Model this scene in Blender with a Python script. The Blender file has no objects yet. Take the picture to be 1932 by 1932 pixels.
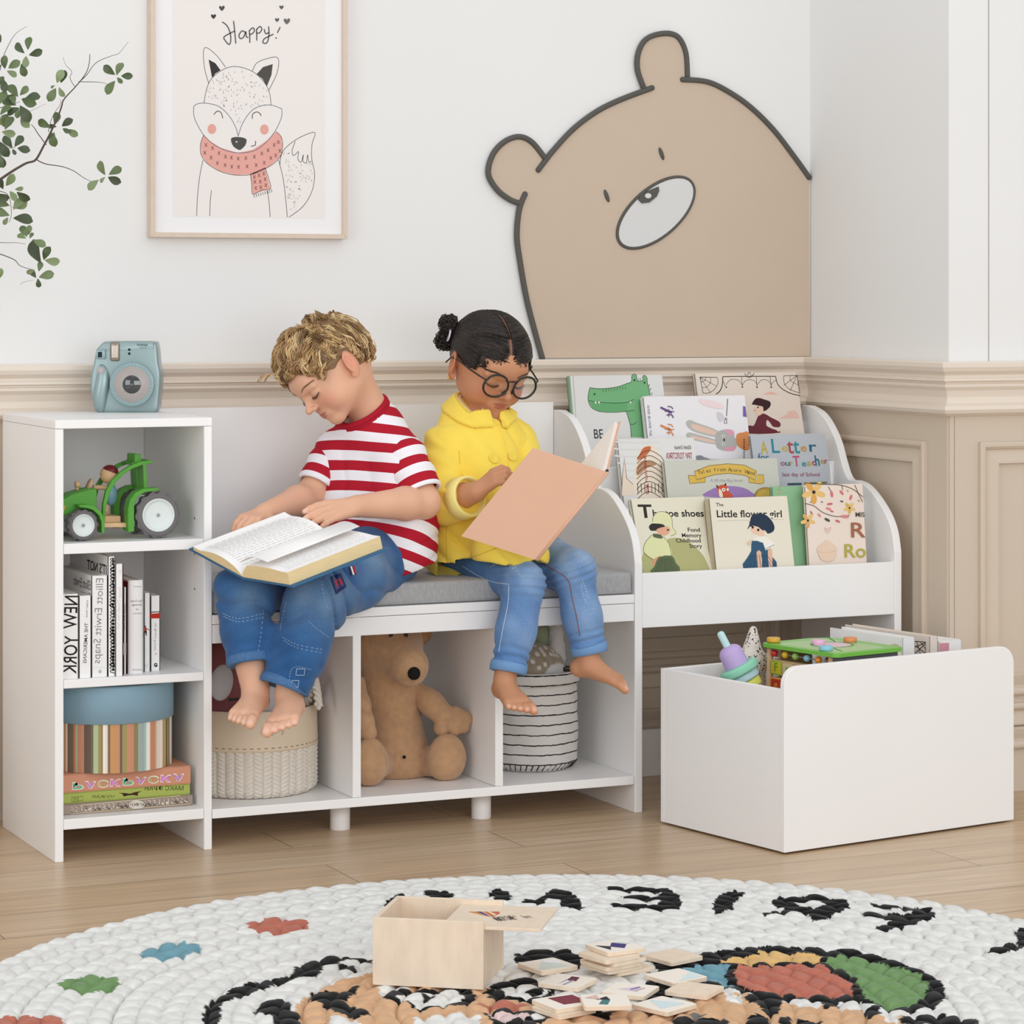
import bpy, bmesh, math, random
import numpy as np
from mathutils import Vector, Matrix
from mathutils.geometry import tessellate_polygon
random.seed(7); rng = np.random.RandomState(5)
SC = bpy.context.scene
COL = SC.collection
PI = math.pi
# ---------------------------------------------------------------- camera geometry (1932 x 1932 frame)
FPX, HOR, CX, YAW = 5258.0, 567.0, 966.0, math.radians(24.65)
CAM = Vector((-1.32849, -4.84295, 1.0))
FW = Vector((math.sin(YAW), math.cos(YAW), 0)); RT = Vector((math.cos(YAW), -math.sin(YAW), 0)); UP = Vector((0, 0, 1))
def ray(px, py): return FW + RT * ((px - CX) / FPX) - UP * ((py - HOR) / FPX)
def at(px, py, X=None, Y=None, Z=None):
    r = ray(px, py)
    t = (X - CAM.x) / r.x if X is not None else (Y - CAM.y) / r.y if Y is not None else (Z - CAM.z) / r.z
    return CAM + r * t
# ---------------------------------------------------------------- materials
def lin(c):
    if isinstance(c, str):
        c = c.lstrip('#'); c = [int(c[i:i + 2], 16) / 255 for i in (0, 2, 4)]
        return tuple(x / 12.92 if x <= .04045 else ((x + .055) / 1.055) ** 2.4 for x in c) + (1,)
    return tuple(c) + (1,) if len(c) == 3 else tuple(c)
MATS = {}
def mat(name, color='#ffffff', rough=.5, spec=.5, metal=0, noise=0, nscale=20, bump=0, bscale=80, coat=0, sheen=0, attr=None, sss=0, trans=0, alpha=1, stretch=None, bdist=.001):
    if name in MATS: return MATS[name]
    m = bpy.data.materials.new(name); m.use_nodes = True; MATS[name] = m
    nt = m.node_tree; N = nt.nodes; L = nt.links; b = N['Principled BSDF']
    b.inputs['Base Color'].default_value = lin(color); b.inputs['Roughness'].default_value = rough
    b.inputs['Specular IOR Level'].default_value = spec; b.inputs['Metallic'].default_value = metal
    b.inputs['Coat Weight'].default_value = coat; b.inputs['Sheen Weight'].default_value = sheen
    b.inputs['Transmission Weight'].default_value = trans; b.inputs['Alpha'].default_value = alpha
    if sss:
        b.inputs['Subsurface Weight'].default_value = sss; b.inputs['Subsurface Radius'].default_value = (.012, .005, .003); b.inputs['Subsurface Scale'].default_value = .6
    tc = N.new('ShaderNodeTexCoord'); mp = N.new('ShaderNodeMapping'); L.new(tc.outputs['Object'], mp.inputs[0])
    if stretch: mp.inputs['Scale'].default_value = stretch
    src = None
    if attr:
        a = N.new('ShaderNodeAttribute'); a.attribute_name = attr; src = a.outputs['Color']
    if noise:
        n = N.new('ShaderNodeTexNoise'); n.inputs['Scale'].default_value = nscale; n.inputs['Detail'].default_value = 5; L.new(mp.outputs[0], n.inputs['Vector'])
        mx = N.new('ShaderNodeHueSaturation'); mr = N.new('ShaderNodeMapRange')
        mr.inputs['From Min'].default_value = .3; mr.inputs['From Max'].default_value = .7; mr.inputs['To Min'].default_value = 1 - noise; mr.inputs['To Max'].default_value = 1 + noise
        L.new(n.outputs['Fac'], mr.inputs[0]); L.new(mr.outputs[0], mx.inputs['Value'])
        if src: L.new(src, mx.inputs['Color'])
        else: mx.inputs['Color'].default_value = lin(color)
        src = mx.outputs[0]
    if src: L.new(src, b.inputs['Base Color'])
    if bump:
        n2 = N.new('ShaderNodeTexNoise'); n2.inputs['Scale'].default_value = bscale; n2.inputs['Detail'].default_value = 4; L.new(mp.outputs[0], n2.inputs['Vector'])
        bp = N.new('ShaderNodeBump'); bp.inputs['Strength'].default_value = bump; bp.inputs['Distance'].default_value = bdist
        L.new(n2.outputs['Fac'], bp.inputs['Height']); L.new(bp.outputs[0], b.inputs['Normal'])
    return m
def flat(c, rough=.6):                       # printed ink or plain paint of one colour
    return mat('paint_' + c.lstrip('#') + ('' if rough == .6 else '_%d' % (rough * 100)), c, rough, .3)
# ---------------------------------------------------------------- mesh building
def frame(o, u, v):
    u = Vector(u).normalized(); n = u.cross(Vector(v)).normalized(); v = n.cross(u)
    M = Matrix((u, v, n)).transposed().to_4x4(); M.translation = Vector(o); return M
class MB:
    def __init__(s): s.v = []; s.f = []; s.m = []; s.sm = []; s.mats = []; s.col = None
    def mi(s, m):
        if isinstance(m, str): m = flat(m) if m.startswith('#') else MATS[m]
        if m not in s.mats: s.mats.append(m)
        return s.mats.index(m)
    def add(s, vs, fs, m, M=None, smooth=False):
        k = len(s.v); i = s.mi(m)
        if M is None: s.v += [tuple(p) for p in vs]
        else: s.v += [tuple(M @ Vector(p)) for p in vs]
        for f in fs: s.f.append(tuple(k + a for a in f)); s.m.append(i); s.sm.append(smooth)
        return s
    def box(s, a, b, m, M=None):
        x0, y0, z0 = a; x1, y1, z1 = b
        vs = [(x0, y0, z0), (x1, y0, z0), (x1, y1, z0), (x0, y1, z0), (x0, y0, z1), (x1, y0, z1), (x1, y1, z1), (x0, y1, z1)]
        return s.add(vs, [(3, 2, 1, 0), (4, 5, 6, 7), (0, 1, 5, 4), (1, 2, 6, 5), (2, 3, 7, 6), (3, 0, 4, 7)], m, M)
    def rbox(s, a, b, r, m, M=None, seg=3):           # box with rounded edges
        bm = bmesh.new(); bmesh.ops.create_cube(bm, size=1)
        for v in bm.verts: v.co = Vector([(a[i] + b[i]) / 2 + v.co[i] * (b[i] - a[i]) for i in range(3)])
        bmesh.ops.bevel(bm, geom=bm.edges[:], offset=r, segments=seg, affect='EDGES', profile=.5)
        return s.bm(bm, m, M)
    def bm(s, bm, m, M=None, smooth=True):
        bm.verts.ensure_lookup_table(); bm.verts.index_update()
        s.add([v.co[:] for v in bm.verts], [[v.index for v in f.verts] for f in bm.faces], m, M, smooth); bm.free(); return s
    def prism(s, pts, z0, z1, m, M=None, smooth=False):      # 2D outline extruded along local z
        n = len(pts); A = sum(pts[i][0] * pts[(i + 1) % n][1] - pts[(i + 1) % n][0] * pts[i][1] for i in range(n))
        if A < 0: pts = pts[::-1]
        vs = [(p[0], p[1], z0) for p in pts] + [(p[0], p[1], z1) for p in pts]
        s.add(vs, [tuple(range(n))[::-1], tuple(range(n, 2 * n))], m, M)
        k = len(s.v) - 2 * n; i = s.mi(m)
        for j in range(n):
            q = (j + 1) % n; s.f.append((k + j, k + q, k + n + q, k + n + j)); s.m.append(i); s.sm.append(smooth)
        return s
    def poly(s, pts, m, M=None, z=0.0):               # flat filled outline
        vs = [Vector((p[0], p[1], z)) for p in pts]
        tr = tessellate_polygon([vs])
        out = []
        for t in tr:
            a, b, c = [vs[i] for i in t]
            if (b - a).cross(c - a).z < 0: t = (t[0], t[2], t[1])
            out.append(t)
        return s.add(vs, out, m, M)
    def stroke(s, pts, w, m, M=None, z=0.0, closed=False, taper=False):   # flat line of width w
        P = [Vector((p[0], p[1])) for p in pts]; n = len(P); vs = []; fs = []
        for i in range(n):
            a = P[i - 1] if (i > 0 or closed) else P[i]; b = P[(i + 1) % n] if (i < n - 1 or closed) else P[i]
            d = (b - a); d = d.normalized() if d.length > 1e-9 else Vector((1, 0)); q = Vector((-d.y, d.x)) * w / 2
            if taper: q = q * (.25 + .75 * math.sin(PI * (i + .5) / n))
            vs += [(P[i].x + q.x, P[i].y + q.y, z), (P[i].x - q.x, P[i].y - q.y, z)]
        for i in range(n if closed else n - 1):
            j = (i + 1) % n; fs.append((2 * i, 2 * i + 1, 2 * j + 1, 2 * j))
        return s.add(vs, fs, m, M)
    def tube(s, pts, r, m, seg=8, M=None, caps=True, closed=False, flatten=None):
        P = [Vector(p) for p in pts]; n = len(P); R = r if isinstance(r, (list, tuple)) else [r] * n
        vs = []; fs = []; t0 = (P[1] - P[0]).normalized()
        nn = t0.orthogonal().normalized() if flatten is None else (Vector(flatten) - t0 * t0.dot(Vector(flatten))).normalized()
        for i in range(n):
            t = (P[(i + 1) % n] - P[i - 1]) if closed else (P[min(i + 1, n - 1)] - P[max(i - 1, 0)]); t.normalize()
            nn = (nn - t * nn.dot(t)).normalized(); bb = t.cross(nn)
            for k in range(seg):
                a = 2 * PI * k / seg; vs.append(P[i] + (nn * math.cos(a) + bb * math.sin(a)) * R[i])
        for i in range(n if closed else n - 1):
            j = (i + 1) % n
            for k in range(seg): q = (k + 1) % seg; fs.append((i * seg + k, i * seg + q, j * seg + q, j * seg + k))
        if caps and not closed: fs += [tuple(range(seg))[::-1], tuple(range((n - 1) * seg, n * seg))]
        return s.add(vs, fs, m, M, True)
    def lathe(s, prof, m, M=None, seg=32, sx=1, sy=1, caps=True):         # profile [(r, z)] around local z
        vs = []; fs = []; n = len(prof)
        for (r, z) in prof:
            for k in range(seg): a = 2 * PI * k / seg; vs.append((r * math.cos(a) * sx, r * math.sin(a) * sy, z))
        for i in range(n - 1):
            for k in range(seg): q = (k + 1) % seg; fs.append((i * seg + k, i * seg + q, (i + 1) * seg + q, (i + 1) * seg + k))
        if caps: fs += [tuple(range(seg))[::-1], tuple(range((n - 1) * seg, n * seg))]
        return s.add(vs, fs, m, M, True)
    def ball(s, c, r, m, M=None, u=20, v=12):
        r = r if isinstance(r, (tuple, list)) else (r, r, r)
        bm = bmesh.new(); bmesh.ops.create_uvsphere(bm, u_segments=u, v_segments=v, radius=1)
        for q in bm.verts: q.co = Vector((c[0] + q.co.x * r[0], c[1] + q.co.y * r[1], c[2] + q.co.z * r[2]))
        return s.bm(bm, m, M)
    def text(s, t, m, M=None, size=1.0, x=0, y=0, z=0, align='LEFT', mirror=False, width=None, bold=0.0, rot=0.0, shear=0):
        cu = bpy.data.curves.new('t', 'FONT'); cu.body = t; cu.size = size; cu.align_x = align; cu.resolution_u = 3; cu.offset = bold * size * .45; cu.shear = shear
        ob = bpy.data.objects.new('t', cu); COL.objects.link(ob); dg = bpy.context.evaluated_depsgraph_get(); dg.update()
        me = ob.evaluated_get(dg).to_mesh()
        vs = [v.co.copy() for v in me.vertices]; fs = [tuple(p.vertices) for p in me.polygons]
        ob.evaluated_get(dg).to_mesh_clear(); bpy.data.objects.remove(ob); bpy.data.curves.remove(cu)
        if not vs: return s
        if width:
            x0 = min(v.x for v in vs); x1 = max(v.x for v in vs); k = width / max(x1 - x0, 1e-9)
            for v in vs: v.x = v.x * k if align != 'LEFT' else (v.x - x0) * k
        if mirror:
            for v in vs: v.x = -v.x
            fs = [f[::-1] for f in fs]
        T = Matrix.Translation((x, y, z)) @ Matrix.Rotation(rot, 4, 'Z')
        return s.add(vs, fs, m, (M @ T) if M is not None else T)
    def build(s, name, parent=None, bevel=0, loc=None, subsurf=0, seg=2, recalc=False, M=None):
        me = bpy.data.meshes.new(name); me.from_pydata(s.v, [], s.f)
        for m in s.mats: me.materials.append(m)
        me.polygons.foreach_set('material_index', s.m); me.polygons.foreach_set('use_smooth', s.sm)
        if s.col is not None:
            a = me.color_attributes.new('Col', 'FLOAT_COLOR', 'POINT'); a.data.foreach_set('color', np.asarray(s.col, dtype=np.float32).ravel())
        me.update()
        if recalc:
            bm = bmesh.new(); bm.from_mesh(me); bmesh.ops.recalc_face_normals(bm, faces=bm.faces); bm.to_mesh(me); bm.free()
        o = bpy.data.objects.new(name, me); COL.objects.link(o)
        if M is not None: o.matrix_world = M
        if parent is not None:
            o.parent = parent
            if M is None: o.matrix_parent_inverse = parent.matrix_basis.inverted()
        if bevel:
            b = o.modifiers.new('bevel', 'BEVEL'); b.width = bevel; b.segments = seg; b.limit_method = 'ANGLE'; b.angle_limit = .7; b.harden_normals = False
        if subsurf:
            b = o.modifiers.new('sub', 'SUBSURF'); b.levels = subsurf; b.render_levels = subsurf
        return o
def tag(o, label=None, cat=None, group=None, kind=None):
    if label: o['label'] = label
    if cat: o['category'] = cat
    if group: o['group'] = group
    if kind: o['kind'] = kind
    return o
def thing(name, label, cat, loc=(0, 0, 0), group=None, rz=0):
    o = bpy.data.objects.new(name, None); COL.objects.link(o); o.location = loc; o.rotation_euler.z = rz; o.empty_display_size = .05
    return tag(o, label, cat, group)
def copy_tree(o, parent=None):
    c = o.copy(); COL.objects.link(c)
    if parent is not None: c.parent = parent
    for ch in [x for x in bpy.data.objects if x.parent == o]: copy_tree(ch, c)
    return c
def cr(pts, n=8, closed=False):                # Catmull-Rom through points
    P = [Vector(p) for p in pts]; out = []; N = len(P)
    for i in range(N if closed else N - 1):
        p0 = P[i - 1] if (i > 0 or closed) else P[0]; p1 = P[i]; p2 = P[(i + 1) % N]; p3 = P[(i + 2) % N] if (i + 2 < N or closed) else P[-1]
        for k in range(n):
            t = k / n; out.append(.5 * ((2 * p1) + (p2 - p0) * t + (2 * p0 - 5 * p1 + 4 * p2 - p3) * t * t + (3 * p1 - p0 - 3 * p2 + p3) * t ** 3))
    if not closed: out.append(P[-1])
    return out
class Sheet:
    last = None                                   # a flat printed surface; drawings are given by where they show in the photograph
    def __init__(s, M): s.M = M; s.I = M.inverted(); s.z = 0
    def p(s, px, py):
        o = s.I @ CAM; d = s.I.to_3x3() @ ray(px, py); t = -o.z / d.z; q = o + d * t; return (q.x, q.y)
    def pts(s, L): return [s.p(*a) for a in L]
    def nz(s, c=None):
        if c is None or c != s.last: s.z += .00006
        s.last = c; return s.z
    def fill(s, mb, L, c, smooth=0, closed=True):
        if smooth: L = [tuple(a) for a in cr([(x, y) for x, y in L], smooth, True)]
        mb.poly(s.pts(L), c, s.M, s.nz(c))
    def line(s, mb, L, w, c, smooth=6, closed=False, taper=False):   # w in photograph pixels
        if smooth and len(L) > 2: L = [tuple(a) for a in cr([(x, y) for x, y in L], smooth, closed)]
        a = s.p(*L[0]); b = s.p(L[0][0] + 10, L[0][1]); k = math.dist(a, b) / 10
        mb.stroke(s.pts(L), w * k, c, s.M, s.nz(c), closed, taper)
    def oval(s, mb, x, y, rx, ry, c, rot=0, n=20):
        L = [(x + rx * math.cos(a) * math.cos(rot) - ry * math.sin(a) * math.sin(rot), y + rx * math.cos(a) * math.sin(rot) + ry * math.sin(a) * math.cos(rot)) for a in [2 * PI * i / n for i in range(n)]]
        mb.poly(s.pts(L), c, s.M, s.nz(c))
    def text(s, mb, t, x, y, h, c, width=None, mirror=False, rot=0, bold=0, align='LEFT', shear=0):
        a = Vector(s.p(x, y)); b = Vector(s.p(x + 20, y)); e = Vector(s.p(x, y - 20)); ku = (b - a).length / 20; kv = (e - a).length / 20
        base = math.atan2(b.y - a.y, b.x - a.x)
        size = h * kv / .72
        mb.text(t, c, s.M, size, a.x, a.y, s.nz(c), align, mirror, width * (ku if abs(rot) < .8 else kv) if width else None, bold, base + rot, shear)
# ================================================================ the room
W, P, XS, RZ = .442, -.102, 1.816, .877     # back wall, pillar front, side wall, chair-rail top
wallm = mat('white_wall_paint', '#e9e9e8', .75, .25, noise=.008, nscale=3)
beige = mat('beige_wainscot_paint', '#d0c1af', .45, .4, noise=.01, nscale=4)
beige_rail = mat('cream_moulding_paint', '#e6dacc', .4, .4)
white = mat('white_laminate', '#f3f2f1', .38, .4, noise=.006, nscale=6)
gapm = mat('dark_joint', '#8d8780', .8)
# floor: oak boards
def wood_floor():
    m = bpy.data.materials.new('oak_floor_boards'); m.use_nodes = True; nt = m.node_tree; N = nt.nodes; L = nt.links; b = N['Principled BSDF']
    tc = N.new('ShaderNodeTexCoord'); mp = N.new('ShaderNodeMapping'); L.new(tc.outputs['Object'], mp.inputs[0])
    mp.inputs['Rotation'].default_value = (0, 0, 0); mp.inputs['Location'].default_value = (.23, .05, 0)
    br = N.new('ShaderNodeTexBrick'); br.offset = .37; br.inputs['Scale'].default_value = 1; br.inputs['Brick Width'].default_value = 1.05; br.inputs['Row Height'].default_value = .165
    br.inputs['Mortar Size'].default_value = .0011; br.inputs['Mortar Smooth'].default_value = .1; br.inputs['Bias'].default_value = 0
    br.inputs['Color1'].default_value = lin('#ceb495'); br.inputs['Color2'].default_value = lin('#c4a785'); br.inputs['Mortar'].default_value = lin('#7b624a')
    L.new(mp.outputs[0], br.inputs['Vector'])
    m2 = N.new('ShaderNodeMapping'); m2.inputs['Scale'].default_value = (1.6, 34, 1); L.new(tc.outputs['Object'], m2.inputs[0])
    n1 = N.new('ShaderNodeTexNoise'); n1.inputs['Scale'].default_value = 1.6; n1.inputs['Detail'].default_value = 8; n1.inputs['Roughness'].default_value = .6; n1.inputs['Distortion'].default_value = .5; L.new(m2.outputs[0], n1.inputs['Vector'])
    m3 = N.new('ShaderNodeMapping'); m3.inputs['Scale'].default_value = (3, 130, 1); L.new(tc.outputs['Object'], m3.inputs[0])
    n2 = N.new('ShaderNodeTexNoise'); n2.inputs['Scale'].default_value = 2; n2.inputs['Detail'].default_value = 5; L.new(m3.outputs[0], n2.inputs['Vector'])
    ad = N.new('ShaderNodeMath'); ad.operation = 'MULTIPLY_ADD'; ad.inputs[1].default_value = .5; L.new(n2.outputs['Fac'], ad.inputs[0]); L.new(n1.outputs['Fac'], ad.inputs[2])
    rp = N.new('ShaderNodeMapRange'); rp.inputs['From Min'].default_value = .5; rp.inputs['From Max'].default_value = 1.0; rp.inputs['To Min'].default_value = .74; rp.inputs['To Max'].default_value = 1.14
    L.new(ad.outputs[0], rp.inputs[0])
    hs = N.new('ShaderNodeHueSaturation'); L.new(br.outputs['Color'], hs.inputs['Color']); L.new(rp.outputs[0], hs.inputs['Value']); L.new(hs.outputs[0], b.inputs['Base Color'])
    b.inputs['Roughness'].default_value = .33; b.inputs['Specular IOR Level'].default_value = .35
    bp = N.new('ShaderNodeBump'); bp.inputs['Strength'].default_value = .08; bp.inputs['Distance'].default_value = .002; L.new(ad.outputs[0], bp.inputs['Height']); L.new(bp.outputs[0], b.inputs['Normal'])
    return m
MATS['oak_floor_boards'] = wood_floor()
o = MB().box((-2.2, -5.6, -.03), (3.6, W + .1, 0), 'oak_floor_boards').build('floor'); tag(o, kind='structure')
def wall(name, a, b, m): return tag(MB().box(a, b, m).build(name), kind='structure')
def vseam(mb, a, b, m): mb.box(a, b, m)
# back wall with beige dado below the rail
def wainscot(mb, M, x0, x1, panels):       # local x along wall, y up, z out; raised-and-fielded panels
    mb.box((x0, 0, 0), (x1, RZ - .1, .004), beige, M)
    for (a, b, z0, z1) in panels:
        def ring(o, hgt, w, c=beige):
            mb.prism([(a + o, z0 + o), (b - o, z0 + o), (b - o, z0 + o + w), (a + o, z0 + o + w)], .003, hgt, c, M)
            mb.prism([(a + o, z1 - o - w), (b - o, z1 - o - w), (b - o, z1 - o), (a + o, z1 - o)], .003, hgt, c, M)
            mb.prism([(a + o, z0 + o), (a + o + w, z0 + o), (a + o + w, z1 - o), (a + o, z1 - o)], .003, hgt, c, M)
            mb.prism([(b - o - w, z0 + o), (b - o, z0 + o), (b - o, z1 - o), (b - o - w, z1 - o)], .003, hgt, c, M)
        # outer bead, sloping field, inner bead as a continuous mitred profile
        prof = [(0, .0042), (.0, .012), (.004, .015), (.009, .015), (.014, .011), (.016, .0065), (.020, .0065), (.030, .010), (.040, .0125), (.044, .0125), (.046, .0042)]
        vs = []; fs = []
        for (o_, h_) in prof: vs += [(a + o_, z0 + o_, h_), (b - o_, z0 + o_, h_), (b - o_, z1 - o_, h_), (a + o_, z1 - o_, h_)]
        for i in range(len(prof) - 1):
            for k in range(4): q = (k + 1) % 4; fs.append((4 * i + k, 4 * i + q, 4 * i + 4 + q, 4 * i + 4 + k))
        mb.add(vs, fs, beige, M)
up, lo = (RZ - .208, RZ - .164), 0
MBk = frame((0, W, 0), (1, 0, 0), (0, 0, 1))
mb = MB(); mb.box((-2.2, W, 0), (XS + .2, W + .1, 2.6), wallm)
wainscot(mb, MBk, -2.2, XS, [(-1.9, -1.05, .235, .713), (-1.9, -1.05, .07, .196), (-.93, -.02, .225, .713), (.1, .95, .225, .713), (.1, .95, .085, .2), (-.93, -.02, .085, .2), (1.05, XS - .08, .235, .713), (1.05, XS - .08, .085, .22)])
tag(mb.build('wall_back', bevel=0), kind='structure')
MSd = frame((XS, W, 0), (0, -1, 0), (0, 0, 1))
mb = MB(); mb.box((XS, P + .1, 0), (XS + .1, W + .1, 2.6), wallm)
wainscot(mb, MSd, 0, W - P, [(.075, W - P - .071, .235, .713), (.075, W - P - .071, .085, .22)])
tag(mb.build('wall_side'), kind='structure')
MRt = frame((XS, P, 0), (1, 0, 0), (0, 0, 1))
mb = MB(); mb.box((XS, P, 0), (3.6, P + .1, 2.6), wallm)
mb.box((1.9115, P - .001, RZ), (1.9125, P, 2.6), gapm)
wainscot(mb, MRt, 0, 1.7, [(.069, .62, .176 + .02, .713), (.069, .62, .087, .18)])
mb.box((XS + .0105, P - .0045, 0), (XS + .0115, P - .004, .78), gapm)
tag(mb.build('wall_right'), kind='structure')
# chair rail with mitred corners
rail = [(.004, .765), (.012, .768), (.022, .773), (.026, .780), (.024, .788), (.017, .7905), (.012, .793), (.011, .805), (.016, .8185), (.022, .824), (.024, .8265), (.024, .8315), (.021, .833), (.021, .836), (.030, .838), (.030, .8435), (.026, .845), (.027, .850), (.036, .858), (.040, .866), (.040, .8745), (.037, .877), (0, .877)]
def rail_path(out):
    return [(-2.2, W - out), (XS - out, W - out), (XS - out, P - out), (3.6, P - out)]
vs = []; fs = []
for (o_, z_) in rail: vs += [(x, y, z_) for x, y in rail_path(o_)]
for i in range(len(rail) - 1):
    for k in range(3): fs.append((4 * i + k, 4 * i + k + 1, 4 * i + 5 + k, 4 * i + 4 + k))
tag(MB().add(vs, fs, beige_rail).build('trim_1', recalc=False), kind='structure')
# ================================================================ furniture: cubby tower
B = .0012
t = thing('cubby_tower', 'narrow white open cubby tower with three shelves at the left end of the bench', 'storage cabinet', (.15, .18, 0))
DY = .372
MB().box((0, 0, 0), (.0155, DY, .771), white).build('side_panel', t, B)
MB().box((.2775, 0, 0), (.2925, DY, .771), white).build('side_panel', t, B)
MB().box((0, -.001, .7715), (.2925, DY, .787), white).build('top_panel', t, B)
for a, b in ((.548, .5665), (.3085, .324), (.057, .0755)): MB().box((.016, .0, a), (.277, DY - .006, b), white).build('shelf', t, B)
MB().box((.016, DY - .005, .057), (.277, DY, .771), white).build('back_panel', t)
for z in (.6, .535, .47): mb = MB(); mb.lathe([(.0022, 0), (.0022, .0004)], '#4a4642', frame((.2771, .055, z), (0, 1, 0), (0, 0, 1)), 10); mb.build('peg_hole', t)
# ---------------------------------------------------------------- bench
t = thing('storage_bench', 'white bench with three open compartments between cubby tower and bookshelf', 'bench', (.72, .18, 0))
MB().box((.2935, .0, .4095), (1.1565, DY - .006, .4265), white).build('seat_board', t, B)
MB().box((.2935, .001, .3745), (1.1565, .016, .4085), white).build('apron', t, B)
MB().box((.2935, 0, .0555), (1.1565, DY - .006, .0725), white).build('bottom_shelf', t, B)
for x in (.568, .8595): MB().box((x, .0012, .073), (x + .0165, DY - .006, .409), white).build('divider', t, B)
MB().box((.2935, DY - .005, .0), (1.1565, DY, .79), white).build('back_panel', t)
for (px, py) in ((648, 1567), (915, 1546)):
    q = at(px, py, Z=0); q.y += .018
    mb = MB().lathe([(.0185, 0), (.019, .001), (.019, .055)], white, Matrix.Translation(q), 28); mb.build('leg', t)
# cushion
cus = mat('grey_linen_cushion', '#a9a9aa', .9, .2, noise=.10, nscale=260, bump=.5, bscale=420, sheen=.2, stretch=(1, 1, .35))
bm = bmesh.new(); bmesh.ops.create_cube(bm, size=1)
for v in bm.verts: v.co = Vector((.725 + v.co.x * .860, .184 + v.co.y * .358, .448 + v.co.z * .042))
bmesh.ops.bevel(bm, geom=bm.edges[:], offset=.009, segments=4, affect='EDGES', profile=.6)
mb = MB(); mb.bm(bm, cus)
mb.tube([(.297, .0055, .4310), (1.153, .0055, .4310)], .0016, cus, 6)
o = mb.build('bench_cushion'); tag(o, 'long flat grey linen cushion lying on the white bench seat', 'cushion')
# ---------------------------------------------------------------- bookshelf with curved sides
t = thing('bookshelf', 'white sling-style bookshelf with curved side panels at the right end of the bench', 'bookshelf', (1.46, .18, 0))
RC = [(150, 387), (195, 395), (250, 430), (300, 500), (345, 600), (375, 710), (400, 790), (425, 825), (465, 830), (520, 860), (580, 930), (640, 1030), (675, 1130), (692, 1250)]
prof = [at(1480 + a / 3.115, 640 + b / 3.115, X=1.771) for a, b in RC]
prof = [(p.y, p.z) for p in prof]
top = prof[0][1]
outl = [(DY, 0), (DY, top)] + [tuple(a) for a in cr([Vector(p) for p in [(min(prof[0][0], DY - .03), top)] + prof[1:]], 6)] + [(0.0, prof[-1][1] - .03), (0, 0)]
outl = [(max(0, a), b) for a, b in outl]
for x in (1.1575, 1.7530):
    mb = MB(); mb.prism(outl, 0, .0168, white, frame((x, 0, 0), (0, 1, 0), (0, 0, 1))); mb.build('side_panel', t, .0015, recalc=True)
MB().box((1.1745, .0, .360), (1.7528, .014, .4665), white).build('front_board', t, B)
MB().box((1.1745, .0142, .362), (1.7528, .13, .374), white).build('shelf', t, B)
MB().box((1.1745, .115, .374), (1.7528, .127, .585), white).build('front_board', t, B)
MB().box((1.1745, .1272, .47), (1.7528, .25, .482), white).build('shelf', t, B)
MB().box((1.1745, .235, .482), (1.7528, .247, .66), white).build('front_board', t, B)
MB().box((1.1745, .2472, .56), (1.7528, .365, .572), white).build('shelf', t, B)
MB().box((1.1745, DY - .006, .55), (1.7528, DY, .74), white).build('back_panel', t)
MB().box((1.1745, DY - .014, .0), (1.7528, DY, .098), white).build('crossbar', t, B)
# ---------------------------------------------------------------- rolling toy bin
A0 = at(1480, 1613.6, Z=0); A1 = at(1913, 1550.4, Z=0); A2 = at(1246.2, 1553.8, Z=0)
ang = math.atan2(A1.y - A0.y, A1.x - A0.x)
MBIN = Matrix.Translation((A0.x, A0.y, 0.004)) @ Matrix.Rotation(ang, 4, 'Z')
BW = (A1 - A0).length; BD = (A2 - A0).length
BH = 1.0 - (1268 - HOR) / ((1613.6 - HOR)) * 1.0   # height of the tall front board
SH = 1.0 - (1306.7 - HOR) / (1613.6 - HOR)
t = thing('toy_bin', 'low white storage box with tall rounded front board standing on the floor', 'storage box', (A0.x, A0.y, 0.0))
def rr(x0, x1, z0, z1, r, n=8):
    L = [(x0, z0), (x1, z0)]
    for i in range(n + 1): a = PI / 2 * i / n; L.append((x1 - r + r * math.cos(a), z1 - r + r * math.sin(a)))
    for i in range(n + 1): a = PI / 2 + PI / 2 * i / n; L.append((x0 + r + r * math.cos(a), z1 - r + r * math.sin(a)))
    return L
TB = .012
MF = MBIN @ frame((0, 0, 0), (1, 0, 0), (0, 0, 1))
MB().prism(rr(0, BW, 0, BH + .004, .034, 10), -TB, 0, white, MF).build('front_panel', t, B, recalc=True)
MB().box((.001, TB + .0004, 0), (TB, BD - TB, SH), white, MBIN).build('side_panel', t, B)
MB().box((BW - TB, TB + .0004, 0), (BW - .001, BD - TB, SH), white, MBIN).build('side_panel', t, B)
MB().box((.001, BD - TB + .0004, 0), (BW - .001, BD, SH), white, MBIN).build('back_panel', t, B)
MB().box((TB, TB, .012), (BW - TB, BD - TB, .022), white, MBIN).build('bottom_panel', t)
print('BIN', BW, BD, BH, SH)
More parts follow.
